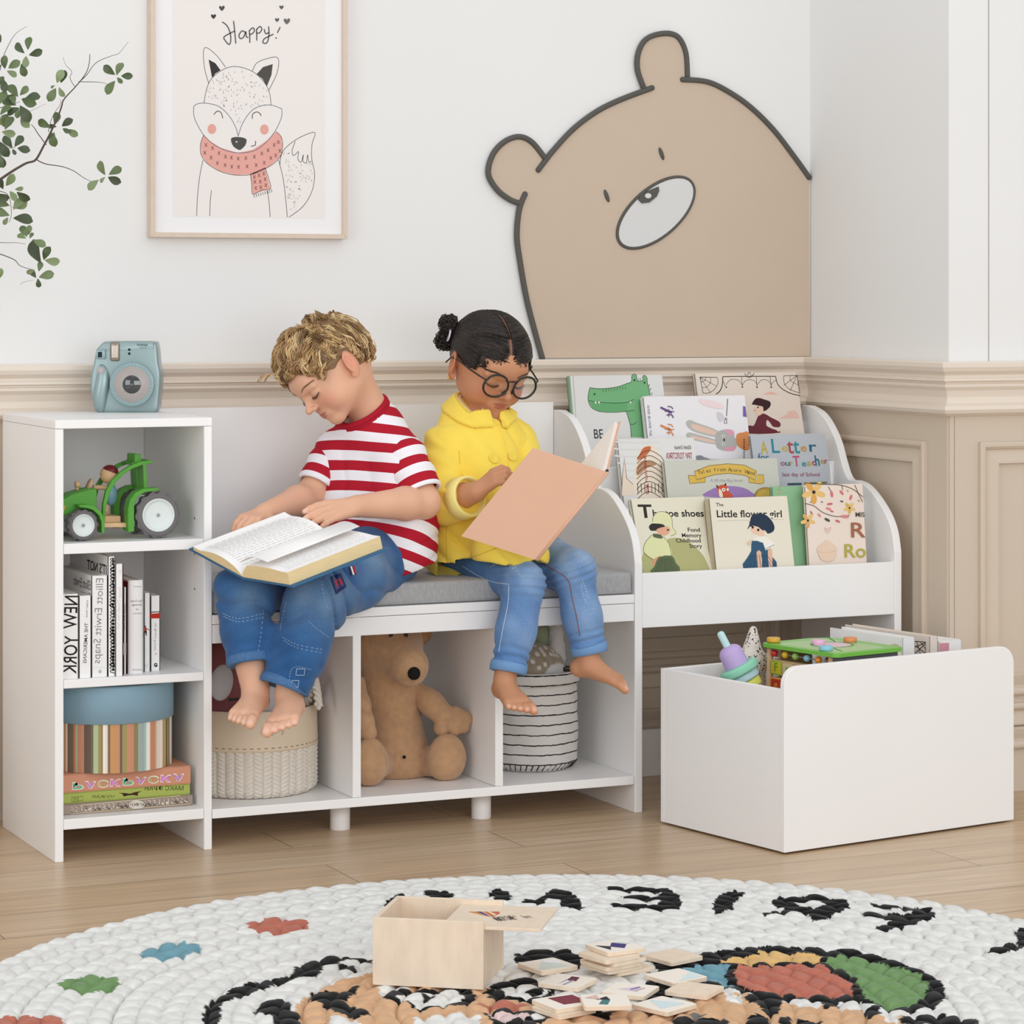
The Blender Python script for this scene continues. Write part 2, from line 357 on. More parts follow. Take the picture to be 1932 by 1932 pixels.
# ================================================================ smooth implicit surfaces (for bodies, clothes, plush toys)
class SDF:
    """ordered list of primitives, each smoothly added to or cut from what came before"""
    def __init__(s): s.ops = []; s.disp = None
    def _add(s, fn, c, R, k, sub): s.ops.append((fn, np.array(c, float), R + k, k, sub)); return s
    def cone(s, a, b, ra, rb, k=.01, sub=False, sq=None):
        a = np.array(a, float); b = np.array(b, float); ba = b - a; l2 = max(ba @ ba, 1e-12); rr_ = ra - rb; a2 = max(l2 - rr_ * rr_, 1e-12); il2 = 1 / l2
        def fn(p):
            pa = p - a; y = pa @ ba; z = y - l2; x = pa * l2 - y[:, None] * ba; x2 = np.einsum('ij,ij->i', x, x); y2 = y * y * l2; z2 = z * z * l2
            kk = np.sign(rr_) * rr_ * rr_ * x2
            d = (np.sqrt(x2 * a2 * il2) + y * rr_) * il2 - ra
            m1 = np.sign(z) * a2 * z2 > kk; d = np.where(m1, np.sqrt(x2 + z2) * il2 - rb, d)
            m2 = (np.sign(y) * a2 * y2 < kk) & ~m1; d = np.where(m2, np.sqrt(x2 + y2) * il2 - ra, d)
            return d
        return s._add(fn, (a + b) / 2, math.sqrt(l2) / 2 + max(ra, rb), k, sub)
    def chain(s, pts, rs, k=.01):
        for i in range(len(pts) - 1): s.cone(pts[i], pts[i + 1], rs[i], rs[i + 1], k)
        return s
    def ell(s, c, r, k=.01, sub=False, R=None):
        c = np.array(c, float); r = np.array(r, float); Rm = None if R is None else np.array(R, float)
        def fn(p):
            q = p - c
            if Rm is not None: q = q @ Rm          # columns of R are the local axes
            k0 = np.sqrt(((q / r) ** 2).sum(1)); k1 = np.sqrt(((q / (r * r)) ** 2).sum(1)) + 1e-9
            return k0 * (k0 - 1) / k1
        return s._add(fn, c, max(r), k, sub)
    def half(s, o, n, k=.001):                      # cut away the side the normal points to
        o = np.array(o, float); n = np.array(n, float); n /= np.linalg.norm(n)
        s.ops.append((lambda p: -((p - o) @ n), None, 0, k, True)); return s
    def fn(s, f, c, R, k=.01, sub=False): return s._add(f, c, R, k, sub)
    def eval(s, p, c, rad):
        d = np.full(len(p), 1.0)
        for (fn, oc, R, k, sub) in s.ops:
            if oc is not None and np.linalg.norm(c - oc) > R + rad + .012: continue
            e = fn(p)
            if sub: e = -e; h = np.clip(.5 + .5 * (e - d) / k, 0, 1); d = d * (1 - h) + e * h + k * h * (1 - h)
            else: h = np.clip(.5 + .5 * (e - d) / k, 0, 1); d = e * (1 - h) + d * h - k * h * (1 - h)
        if s.disp is not None: d = d + s.disp(p)
        return d
    def mesh(s, h, pad=.004):
        cs = np.array([o[1] for o in s.ops if o[1] is not None and not o[4]]); Rs = np.array([o[2] for o in s.ops if o[1] is not None and not o[4]])
        lo = (cs - Rs[:, None]).min(0) - pad; hi = (cs + Rs[:, None]).max(0) + pad
        NB = 12; bs = NB * h; nb = np.ceil((hi - lo) / bs).astype(int); rad = bs * .87
        g = np.indices(tuple(nb)).reshape(3, -1).T; ctr = lo + (g + .5) * bs
        near = np.zeros(len(g), bool)
        for c, R in zip(cs, Rs): near |= np.linalg.norm(ctr - c, axis=1) < R + rad + .01
        g = g[near]; ctr = ctr[near]
        n1 = NB + 1; loc = np.indices((n1, n1, n1)).reshape(3, -1).T; N3 = (nb * NB + 2).astype(np.int64)
        def gid(ix): return (ix[..., 0] * N3[1] + ix[..., 1]) * N3[2] + ix[..., 2]
        cid = []; cpos = []; edges = []
        for b, c in zip(g, ctr):
            d0 = s.eval(c[None], c, rad)[0]
            if abs(d0) > rad * 1.25 + .012: continue
            ip = b * NB + loc; P = lo + ip * h
            v = s.eval(P, c, rad).reshape(n1, n1, n1); sg = v < 0
            if sg.all() or not sg.any(): continue
            cnt = sum(sg[i:NB + i, j:NB + j, k:NB + k].astype(int) for i in (0, 1) for j in (0, 1) for k in (0, 1))
            cc = np.argwhere((cnt > 0) & (cnt < 8))
            acc = np.zeros((len(cc), 3)); num = np.zeros(len(cc))
            for ax in range(3):
                o1, o2 = [x for x in range(3) if x != ax]
                for i in (0, 1):
                    for j in (0, 1):
                        A = cc.copy(); A[:, o1] += i; A[:, o2] += j; Bq = A.copy(); Bq[:, ax] += 1
                        va = v[A[:, 0], A[:, 1], A[:, 2]]; vb = v[Bq[:, 0], Bq[:, 1], Bq[:, 2]]; m = (va < 0) != (vb < 0)
                        t = np.where(m, va / np.where(m, va - vb, 1), 0); q = A.astype(float); q[:, ax] += t
                        acc += q * m[:, None]; num += m
            cpos.append(lo + (b * NB + acc / num[:, None]) * h); cid.append(gid(b * NB + cc))
            for ax in range(3):
                sl = [slice(0, NB)] * 3; s2 = [slice(0, NB)] * 3; s2[ax] = slice(1, n1)
                a_ = sg[tuple(sl)]; b_ = sg[tuple(s2)]; w_ = np.argwhere(a_ != b_)
                if len(w_): edges.append((ax, b * NB + w_, a_[w_[:, 0], w_[:, 1], w_[:, 2]]))
        cid = np.concatenate(cid); cpos = np.concatenate(cpos); o = np.argsort(cid); cid = cid[o]; cpos = cpos[o]
        quads = []
        for ax, ix, ins in edges:
            o1, o2 = (ax + 1) % 3, (ax + 2) % 3
            Q = []
            for (i, j) in ((1, 1), (0, 1), (0, 0), (1, 0)):
                c_ = ix.copy(); c_[:, o1] -= i; c_[:, o2] -= j; Q.append(gid(c_))
            Q = np.stack(Q, 1); j_ = np.searchsorted(cid, Q); j_ = np.clip(j_, 0, len(cid) - 1); ok = (cid[j_] == Q).all(1)
            j_ = j_[ok]; i_ = ins[ok]; j_[~i_] = j_[~i_][:, ::-1]; quads.append(j_)
        return cpos, np.concatenate(quads)
def main_island(V, F):
    lab = np.arange(len(V))
    for _ in range(400):
        m = lab[F].min(1); new = lab.copy(); np.minimum.at(new, F.ravel(), np.repeat(m, 4)); new = new[new]
        if (new == lab).all(): break
        lab = new
    c = np.bincount(lab); k = lab == c.argmax(); keep = k[F].all(1); idx = np.cumsum(k) - 1; return V[k], idx[F[keep]]
def smooth_obj(name, sdf, h, m, parent=None, color=None, mats=None, it=0):
    V, F = sdf.mesh(h)
    if name not in ('body',): V, F = main_island(V, F)
    if it:                                          # light relaxation
        e = np.concatenate([F[:, [0, 1]], F[:, [1, 2]], F[:, [2, 3]], F[:, [3, 0]]])
        for _ in range(it):
            acc = np.zeros_like(V); n = np.zeros(len(V)); np.add.at(acc, e[:, 0], V[e[:, 1]]); np.add.at(n, e[:, 0], 1); np.add.at(acc, e[:, 1], V[e[:, 0]]); np.add.at(n, e[:, 1], 1)
            V = V * .5 + .5 * acc / np.maximum(n, 1)[:, None]
    me = bpy.data.meshes.new(name); me.vertices.add(len(V)); me.vertices.foreach_set('co', V.astype(np.float32).ravel())
    me.loops.add(F.size); me.loops.foreach_set('vertex_index', F.astype(np.int32).ravel()); me.polygons.add(len(F)); me.polygons.foreach_set('loop_start', np.arange(0, F.size, 4, dtype=np.int32))
    me.update(calc_edges=True); me.validate(); me.polygons.foreach_set('use_smooth', [True] * len(me.polygons))
    for q in ([m] if not isinstance(m, (list, tuple)) else m): me.materials.append(MATS[q] if isinstance(q, str) else q)
    if color is not None:
        a = me.color_attributes.new('Col', 'FLOAT_COLOR', 'POINT'); C = color(V); C = np.concatenate([C, np.ones((len(C), 1))], 1); a.data.foreach_set('color', C.astype(np.float32).ravel())
    if mats is not None:
        cen = V[F].mean(1); me.polygons.foreach_set('material_index', mats(cen).astype(np.int32))
    o = bpy.data.objects.new(name, me); COL.objects.link(o)
    if parent is not None: o.parent = parent; o.matrix_parent_inverse = parent.matrix_basis.inverted()
    return o
def nL(c): return np.array(lin(c)[:3])
def sstep(a, b, x): t = np.clip((x - a) / (b - a), 0, 1); return t * t * (3 - 2 * t)
def vnoise(p, f, seed=0):                           # cheap smooth noise, about -1..1
    r = np.random.RandomState(seed); s_ = np.zeros(len(p))
    for i in range(5):
        k = r.normal(size=3) * f; s_ += np.sin(p @ k + r.rand() * 6.28)
    return s_ / 2.6
# ================================================================ people
def attr_mat(name, rough=.6, spec=.3, bump=0, bscale=300, sheen=0, sss=0, noise=0, nscale=60, bdist=.0006, coat=0):
    return mat(name, '#888888', rough, spec, attr='Col', bump=bump, bscale=bscale, sheen=sheen, sss=sss, noise=noise, nscale=nscale, bdist=bdist, coat=coat)
attr_mat('skin', .48, .35, .12, 500, sss=.12)
attr_mat('hair_strands', .42, .45)
attr_mat('denim', .85, .2, .5, 700, sheen=.15, noise=.07, nscale=240)
attr_mat('cotton', .85, .2, .25, 600, sheen=.1)
def V3(p): return np.array(p, float)
class Loc:                                        # head-local coordinates: x person's right, y forward, z up, unit = head height
    def __init__(s, R, O, k): s.R = np.array(R, float); u, _, v = np.linalg.svd(s.R); s.R = u @ v; s.O = V3(O); s.k = k
    def p(s, q): return s.O + s.k * (s.R @ V3(q))
    def inv(s, P): return ((P - s.O) @ s.R) / s.k
    def ell(s, S, c, r, k=.02, sub=False, tilt=None):
        R = s.R if tilt is None else s.R @ np.array(tilt); S.ell(s.p(c), V3(r) * s.k, k * s.k, sub, R)
    def cone(s, S, a, b, ra, rb, k=.02, sub=False): S.cone(s.p(a), s.p(b), ra * s.k, rb * s.k, k * s.k, sub)
def rotm(ax, a): return np.array(Matrix.Rotation(a, 3, ax))
def head(S, L, jaw=1.0, lip=1.0):
    L.ell(S, (0, -.05, .10), (.385, .49, .43), .05)
    L.ell(S, (0, .10, -.10), (.315, .315, .33), .10)
    for x in (-1, 1):
        L.ell(S, (x * .165, .20, -.19), (.15, .165, .145), .08)
        L.cone(S, (x * .22, .0, -.22), (x * .05, .28, -.37), .09, .075, .08)
    L.ell(S, (0, .305, -.385), (.095, .085, .07), .06)
    L.ell(S, (0, .37, .13), (.22, .07, .10), .10)
    for x in (-1, 1):
        L.ell(S, (x * .155, .455, -.005), (.095, .06, .05), .05, True)
        L.ell(S, (x * .152, .335, -.012), (.088, .078, .066), .012)
        L.cone(S, (x * .06, .425, .055), (x * .24, .365, .055), .022, .018, .04)
    L.cone(S, (0, .415, .03), (0, .478, -.11), .027, .036, .045)
    L.ell(S, (0, .503, -.128), (.045, .043, .040), .03)
    for x in (-1, 1): L.ell(S, (x * .05, .452, -.145), (.030, .04, .028), .018)
    for x in (-1, 1): L.ell(S, (x * .026, .49, -.168), (.014, .018, .010), .008, True)
    L.ell(S, (0, .372, -.27), (.12, .050, .06), .06)
    L.ell(S, (0, .402, -.253), (.074, .020, .013), .014); L.ell(S, (0, .400, -.286), (.055, .020, .015), .014)
    for x in (-1, 1): L.cone(S, (0, .425, -.270), (x * .108, .384, -.262 + .012 * lip), .007, .005, .008, True)
    for x in (-1, 1):                                       # ears
        T = rotm('Z', x * -.45) @ rotm('X', .20)
        L.ell(S, (x * .405, -.065, -.025), (.034, .100, .145), .02, tilt=T)
        L.ell(S, (x * .402, -.015, -.145), (.028, .045, .050), .02)
        L.ell(S, (x * .458, -.045, .0), (.046, .060, .098), .008, True, T)
        L.cone(S, (x * .420, -.095, .04), (x * .418, -.075, -.07), .011, .011, .010)
        L.cone(S, (x * .415, -.005, -.03), (x * .410, .0, -.06), .014, .012, .010)
def skin_colors(base, L, blush='#d98068', lipc='#c4705f', ps=()):
    b = nL(base)
    def f(V):
        C = np.tile(b, (len(V), 1)); n = vnoise(V, 40, 3) * .03 + 1; C *= n[:, None]
        q = L.inv(V); on = (np.linalg.norm(q, axis=1) < .75)
        def mixin(c, w): C[:] = C * (1 - w[:, None]) + nL(c) * w[:, None]
        for x in (-1, 1):
            d = np.linalg.norm((q - [x * .20, .33, -.16]) / [.12, .2, .09], axis=1); mixin(blush, on * .38 * np.exp(-d * d))
            d = np.linalg.norm((q - [x * .43, -.06, -.03]) / [.07, .12, .16], axis=1); mixin(blush, on * .45 * np.exp(-d ** 4))
        d = np.linalg.norm((q - [0, .49, -.14]) / [.05, .05, .04], axis=1); mixin(blush, on * .25 * np.exp(-d * d))
        d1 = np.linalg.norm((q - [0, .42, -.253]) / [.080, .045, .015], axis=1); d2 = np.linalg.norm((q - [0, .42, -.286]) / [.062, .045, .017], axis=1)
        w = np.clip(1.25 - np.minimum(d1, d2), 0, .25) / .25; mixin(lipc, on * .8 * w)
        for P, r, c, a in ps: d = np.linalg.norm(V - V3(P), axis=1) / r; mixin(c, a * np.exp(-d ** 4))
        return C
    return f
def unit(v): v = V3(v); return v / np.linalg.norm(v)
def hand(S, wrist, knk, nrm, side, size, curl=(.3, .4, .3), spread=.10, thumb=(.5, .5), nails=None, ops=None):
    """wrist -> knuckle direction, nrm = back of the hand, side = +1 when the thumb lies towards nrm x dir"""
    w = V3(wrist); d = unit(V3(knk) - w); n = unit(V3(nrm) - d * (V3(nrm) @ d)); t = np.cross(n, d) * side; L = size
    palm = w + d * L * .25
    S.cone(w, w + d * L * .12, L * .145, L * .15, L * .06)
    for o_ in (-.13, -.045, .045, .13): S.cone(w + d * L * .12 + t * L * o_ * .7, w + d * L * .46 + t * L * o_ * 1.15, L * .095, L * .078, L * .05)
    ln = {0: .40, 1: .46, 2: .43, 3: .33}; tips = []
    for i, o_ in enumerate((.17, .058, -.055, -.165)):
        b = w + d * L * (.47 - abs(i - 1.2) * .012) + t * L * o_; a = spread * (1.3 - i)
        dd = unit(d + t * a); r = L * (.068, .070, .066, .056)[i]; seg = (.45, .32, .23); ang = 0; P = [b]; rs = [r]
        for j in range(3):
            ang += curl[j] * (1 + .12 * i); v = dd * math.cos(ang) - n * math.sin(ang); P.append(P[-1] + v * ln[i] * L * seg[j]); rs.append(r * (.95, .88, .74)[j])
        S.chain(P, rs, L * .018); tips.append((P[-1] + n * r * .5 + v * r * .2, r))
    b = w + d * L * .12 + t * L * .14 - n * L * .04; v1 = unit(d * math.cos(thumb[0]) + t * math.sin(thumb[0]) - n * .25); P = [b, b + v1 * L * .22]
    v2 = unit(d * math.cos(thumb[0] - thumb[1]) + t * math.sin(thumb[0] - thumb[1]) - n * .25); P.append(P[-1] + v2 * L * .17); v3 = unit(v2 * .9 + d * .3); P.append(P[-1] + v3 * L * .13)
    S.chain(P, [L * .095, L * .082, L * .074, L * .058], L * .03); tips.append((P[-1] + n * L * .03, L * .06))
    return tips
def foot(S, ankle, toe, up, inner, size):
    """ankle joint, direction of the toes, up = instep side, inner = side of the big toe"""
    a = V3(ankle); d = unit(V3(toe)); n = unit(V3(up) - d * (V3(up) @ d)); t = unit(V3(inner) - d * (V3(inner) @ d) - n * (V3(inner) @ n)); L = size
    heel = a - n * L * .20 - d * L * .12
    S.ell(heel, (L * .135,) * 3, L * .1)
    S.cone(a, heel, L * .13, L * .12, L * .1)
    for o_ in (-.10, 0, .10): S.cone(a - n * L * (.05 + abs(o_)) + d * L * .05 + t * L * o_ * .5, a + d * L * (.56 - (.1 - o_) * .25) - n * L * .22 + t * L * o_ * 1.5, L * .125, L * .075, L * .09)
    S.cone(heel, a + d * L * .5 - n * L * .24, L * .11, L * .08, L * .08)
    tips = []
    for i, (o_, ln, r) in enumerate(((.165, .21, .068), (.068, .19, .048), (-.018, .165, .045), (-.095, .14, .043), (-.165, .115, .043))):
        b = a + d * L * (.60 - i * .028) - n * L * .235 + t * L * o_; P = [b, b + unit(d - n * .12 + t * o_ * .3) * L * ln * .55]; P.append(P[-1] + unit(d - n * .55 + t * o_ * .3) * L * ln * .45)
        S.chain(P, [L * r * .95, L * r, L * r], L * .022); tips.append((P[-1] + n * L * r * .7 + d * L * r * .5, L * r))
    return tips
def hairtube(mb, P, r, col, seg=5):
    k = len(mb.v); n = len(P); mb.tube(P, [r * (.35 + .75 * math.sin(PI * min(1, .12 + .88 * i / (n - 1)) ** .8)) for i in range(n)], 'hair_strands', seg, caps=True)
    if mb.col is None: mb.col = []
    c = tuple(col) + (1,); mb.col += [c] * (len(mb.v) - k)
def J(px, py, Y): return V3(at(px, py, Y=Y))
def arc_on(P, n): return [tuple(a) for a in cr([Vector(p) for p in P], n)]
def limb_seam(mb, P, r, m, seg=5): mb.tube(arc_on(P, 6), r, m, seg)
# ---------------------------------------------------------------- the boy
BL = Loc([[-0.0147, -0.7572, -0.6531], [0.9712, -0.1661, 0.1707], [-0.2377, -0.6318, 0.7378]], (0.5714, .12, .8635), .176)
boy = thing('person', 'blond child in red and white striped shirt and jeans, reading on the bench', 'person', (.60, .12, .469))
bj = dict(hl=J(722, 1060, .07), hr=J(618, 1052, .19), sl=J(762, 862, .05), sr=J(632, 850, .19), neck=J(712, 806, .13), kl=J(600, 1128, -.115), kr=J(458, 1118, -.045),
          al=J(545, 1310, -.125), ar=J(482, 1300, -.09), el=J(800, 948, .0), wl=J(674, 955, -.045), er=J(585, 940, .16), wr=J(500, 970, .05))
up = V3((0, 0, 1))
S = SDF(); head(S, BL)
nk = BL.p((0, -.12, -.22)); S.cone(nk, bj['neck'], .037, .039, .025)
for a, b in (('sl', 'hl'), ('sr', 'hr')): S.cone(bj[a] * .8 + bj['neck'] * .2 - up * .02, bj[b] + up * .03, .038, .05, .04)
S.cone(bj['neck'] - up * .02, (bj['hl'] + bj['hr']) / 2 + up * .05, .034, .055, .04)
S.cone(bj['neck'] - up * .018, bj['sl'], .026, .029, .03); S.cone(bj['neck'] - up * .018, bj['sr'], .026, .029, .03)
for s_ in 'lr':
    S.chain([bj['s' + s_], bj['e' + s_]], [.030, .030], .01)
    m_ = bj['e' + s_] * .72 + bj['w' + s_] * .28; S.chain([bj['e' + s_], m_, bj['w' + s_]], [.030, .031, .0205], .01)
    S.cone(bj['h' + s_] + up * .01, bj['k' + s_], .052, .040, .03); mk = bj['k' + s_] * .7 + bj['a' + s_] * .3
    S.chain([bj['k' + s_], mk + V3((.0, .01, 0)), bj['a' + s_]], [.040, .038, .025], .015)
kl_ = J(600, 975, -.12)
tl = hand(S, bj['wl'], J(612, 966, -.062), (.15, -.55, .85), -1, .118, (.12, .22, .15), .05, (.35, .2))
tr = hand(S, bj['wr'], J(466, 982, .012), (-.5, -.5, .75), 1, .115, (.35, .45, .35), .06, (.3, .1))
t1 = foot(S, bj['al'], V3(RT * -.14 - UP * .10 - FW * .97), V3(RT * -.2 + UP * .8 - FW * .4), (-1, .45, 0), .135)
t2 = foot(S, bj['ar'], V3(RT * -.22 - UP * .10 - FW * .95), V3(RT * -.1 + UP * .8 - FW * .4), (1, -.3, 0), .130)
nl = [(p, r * .75, '#f0c9b8', .6) for p, r in tl + tr + t1 + t2]
smooth_obj('body', S, .0021, 'skin', boy, skin_colors('#e2b092', BL, '#d5765f', '#bd6a5c', nl), it=1)
# t-shirt
def torso(S, hl, hr, sl, sr, nk, rb, rt, k=.05):
    for a, b in ((sl, hl), (sr, hr)): S.cone(a * .82 + nk * .18 - up * .022, b + up * .03, rt, rb, k)
    S.cone(nk - up * .03, (hl + hr) / 2 + up * .04, rt, rb + .012, k)
stripe = bpy.data.materials.new('red_white_striped_jersey'); MATS['stripe'] = stripe; stripe.use_nodes = True
nt = stripe.node_tree; N = nt.nodes; Lk = nt.links; b_ = N['Principled BSDF']; b_.inputs['Roughness'].default_value = .85; b_.inputs['Specular IOR Level'].default_value = .15
a_ = N.new('ShaderNodeAttribute'); a_.attribute_name = 'Col'; sp = N.new('ShaderNodeSeparateColor'); Lk.new(a_.outputs['Color'], sp.inputs[0])
m1 = N.new('ShaderNodeMath'); m1.operation = 'MULTIPLY'; m1.inputs[1].default_value = 1 / .0376; Lk.new(sp.outputs[0], m1.inputs[0])
m2 = N.new('ShaderNodeMath'); m2.operation = 'FRACT'; Lk.new(m1.outputs[0], m2.inputs[0]); m3 = N.new('ShaderNodeMath'); m3.operation = 'GREATER_THAN'; m3.inputs[1].default_value = .5; Lk.new(m2.outputs[0], m3.inputs[0])
mx = N.new('ShaderNodeMix'); mx.data_type = 'RGBA'; mx.inputs[6].default_value = lin('#f3f1f6'); mx.inputs[7].default_value = lin('#b31f31'); Lk.new(m3.outputs[0], mx.inputs[0]); Lk.new(mx.outputs[2], b_.inputs['Base Color'])
nz = N.new('ShaderNodeTexNoise'); nz.inputs['Scale'].default_value = 500; bp = N.new('ShaderNodeBump'); bp.inputs['Strength'].default_value = .25; bp.inputs['Distance'].default_value = .0005; Lk.new(nz.outputs['Fac'], bp.inputs['Height']); Lk.new(bp.outputs[0], b_.inputs['Normal'])
S = SDF(); hemL = J(752, 1075, .06); hemR = J(628, 1050, .19)
torso(S, hemL, hemR, bj['sl'], bj['sr'], bj['neck'], .074, .050)
S.cone(bj['sl'] * .9 + bj['neck'] * .1 - up * .008, bj['neck'] - up * .012, .040, .043, .03); S.cone(bj['sr'] * .9 + bj['neck'] * .1 - up * .005, bj['neck'] - up * .012, .040, .043, .03)
S.cone(J(772, 985, .09), J(748, 1075, .10), .05, .055, .04)
nk2 = BL.p((0, -.16, -.18)); rc = J(683, 777, .13); rn = unit(V3(RT * -.42 + UP * .82 - FW * .35))
S.cone(rc - rn * .04, rc + rn * .004, .060, .0525, .02)
S.fn(lambda p: np.maximum(-((p - rc) @ rn), np.linalg.norm(p - rc - rn * .03, axis=1) - .06), rc + rn * .03, .065, .002, True)
S.cone(rc - rn * .012, rc + rn * .05, .047, .05, .003, True)
hemo = J(700, 1082, .12); S.half(hemo, unit((.30, 0, -1)))
fw = unit((-.82, -.57, 0)); rtb = unit(bj['sr'] - bj['sl'])
def folds(amp):
    def d(p):
        z = p[:, 2]; u = p @ rtb; v = p @ fw; lower = sstep(.78, .56, z)
        w = np.sin((u * 70 + z * 38 + vnoise(p, 14, 2) * 1.3)) * .45 + ((1 - np.abs(np.sin(z * 40 + u * 42 + vnoise(p, 16, 5) * 2.0))) ** 2 * 1.6 - .5) * .6
        return amp * (w * (.3 + lower) - .0) * .55
    return d
S.disp = folds(.0048)
ax = unit(bj['neck'] - (bj['hl'] + bj['hr']) / 2)
def stc(V):
    q = V - bj['neck']; u = (V - bj['neck']) @ rtb; c = q @ ax + .10 * u + .0 + 2.2 * u * u * 0 + .004 * vnoise(V, 9, 8)
    c = c + .35 * sstep(.06, -.02, V[:, 2] - .55) * ((V - hemo) @ V3((1, 0, 0))) * .6
    o = np.zeros((len(V), 3)); o[:, 0] = c + 5.0; return o
shirt = smooth_obj('striped_shirt', S, .003, 'stripe', boy, stc, it=1)
for s_, f_, r1, r2 in (('l', .82, .042, .0445), ('r', .76, .038, .040)):
    A = bj['s' + s_]; E_ = bj['e' + s_]; En = A * (1 - f_) + E_ * f_; S = SDF(); dv = unit(E_ - A)
    S.cone(A - dv * .0 + up * .001, En + dv * .05, r1, r2, .01); S.half(En, dv, .002); S.cone(En - dv * .004, E_ + dv * .05, r2 - .0075, r2 - .005, .002, True)
    S.disp = lambda p, A=A, dv=dv: .0022 * np.sin(((p - A) @ dv) * 120 + vnoise(p, 30, 4) * 2) * (1 - sstep(.045, .07, (p - A) @ dv))
    def sc(V, A=A, dv=dv):
        o = np.zeros((len(V), 3)); o[:, 0] = -((V - A) @ dv) * 1.0 + 5.0 + .018; return o
    smooth_obj('sleeve', S, .0026, 'stripe', shirt, sc, it=1)
mb = MB(); redm = mat('red_ribbed_cotton', '#ac1d2f', .85, .15, bump=.2, bscale=600)
e1 = unit(np.cross(rn, rtb)); e2 = unit(np.cross(rn, e1))
ring = [rc + rn * .001 + (e1 * math.cos(a) + e2 * math.sin(a)) * .0505 for a in np.linspace(0, 2 * PI, 40, endpoint=False)]
mb.tube(ring, .0062, redm, 8, closed=True); mb.tube([q - rn * .007 for q in ring], .0062, redm, 8, closed=True) 
mb.build('collar', shirt)
# jeans
S = SDF(); pel = (bj['hl'] + bj['hr']) / 2
S.cone(bj['hl'] + up * .010, bj['hr'] + up * .010, .064, .064, .03)
S.chain([bj['hl'] + up * .012, bj['hl'] * .5 + bj['kl'] * .5 + up * .006, bj['kl']], [.065, .061, .054], .03)
S.chain([bj['hr'] + up * .012, bj['hr'] * .5 + bj['kr'] * .5 + up * .006, bj['kr']], [.064, .060, .052], .03)
cl, cR = J(536, 1296, -.128), J(474, 1250, -.085)
def shank(S, k_, c_, rs, kk=.02):                    # one trouser leg below the knee, cut square at the hem
    T_ = SDF(); dv = unit(c_ - k_); T_.chain([k_, k_ * .45 + c_ * .55, c_ + dv * .02], rs, .02); T_.half(c_, dv, .002)
    S.fn(lambda p: T_.eval(p, p.mean(0), 1.0), (k_ + c_) / 2, np.linalg.norm(c_ - k_) / 2 + .06, kk)
shank(S, bj['kl'], cl, [.056, .050, .043]); shank(S, bj['kr'], cR, [.052, .045, .041])
def dd(p):
    kk = np.minimum(np.linalg.norm(p - bj['kl'], axis=1), np.linalg.norm(p - bj['kr'], axis=1)); a = np.exp(-(kk / .09) ** 2)
    z = p[:, 2]; e_ = sstep(.0, .05, np.minimum(np.abs((p - cl) @ unit(cl - bj['kl'])) + (p[:, 2] > .45), np.abs((p - cR) @ unit(cR - bj['kr'])) + (p[:, 2] > .45)))
    return e_ * (.0020 + .0026 * a) * ((1 - np.abs(np.sin(z * 52 + p[:, 0] * 34 + vnoise(p, 20, 11) * 2.0))) ** 2 * 2.4 - .8) + .0026 * vnoise(p, 26, 12)
S.disp = dd
def denim(base, fade, dark, fades, seed):
    B0, F0, D0 = nL(base), nL(fade), nL(dark)
    def f(V):
        n = vnoise(V, 45, seed) * .5 + vnoise(V, 130, seed + 1) * .5; w = np.clip(.5 + n * .38, 0, 1)[:, None]; C = D0 * (1 - w) + B0 * w
        for P, r, a in fades: g = (a * np.exp(-(np.linalg.norm((V - P), axis=1) / r) ** 2) * (1 + .3 * vnoise(V, 80, seed + 2)))[:, None]; C = C * (1 - g) + F0 * g
        return np.clip(C, 0, 1)
    return f
fd = [(bj['kl'] + V3((0, -.05, .01)), .06, .55), (bj['kr'] + V3((0, -.05, 0)), .04, .4), (bj['hl'] * .6 + bj['kl'] * .4 + V3((0, -.05, .03)), .05, .6), (J(560, 1120, -.16), .035, .4)]
jeans = smooth_obj('blue_jeans', S, .003, 'denim', boy, denim('#38689c', '#7d98ae', '#264f80', fd, 20), it=1)
# visible hems, seams and patches of the jeans
st = mat('pale_denim_stitch', '#a9c0d6', .8); hm_ = mat('denim_hem', '#48719f', .85, bump=.8, bscale=400, noise=.2, nscale=300)
for c_, k_, r_ in ((cl, 'kl', .0435), (cR, 'kr', .0415)):
    mb = MB()
    dv = unit(c_ - bj[k_]); e1 = unit(np.cross(dv, (0, 1, 0))); e2 = np.cross(dv, e1)
    Mc = frame(Vector(c_ - dv * .013), Vector(e1), Vector(-e2) if np.cross(e1, -e2) @ dv > 0 else Vector(e2)); R1 = r_ + .0022
    mb.lathe([(R1 - .004, -.002), (R1, 0), (R1 + .0012, .006), (R1 + .0008, .015), (R1 - .002, .0165), (R1 - .009, .016), (R1 - .014, .008)], hm_, Mc, 40)
    mb.build('cuff', jeans)
def snap(ob, pts, off=.0006):                       # lay points on a surface, going along the view rays
    out = []; me = ob.data; M = ob.matrix_world
    from mathutils.bvhtree import BVHTree
    if not hasattr(snap, 'c'): snap.c = {}
    if ob.name not in snap.c:
        snap.c[ob.name] = BVHTree.FromPolygons([v.co.copy() for v in me.vertices], [tuple(p.vertices) for p in me.polygons])
    T = snap.c[ob.name]
    for (x, y) in pts:
        d = ray(x, y).normalized(); h = T.ray_cast(CAM, d)
        if h[0] is None: h = T.find_nearest(at(x, y, Y=-.1)); 
        out.append(h[0] - d * off)
    return out
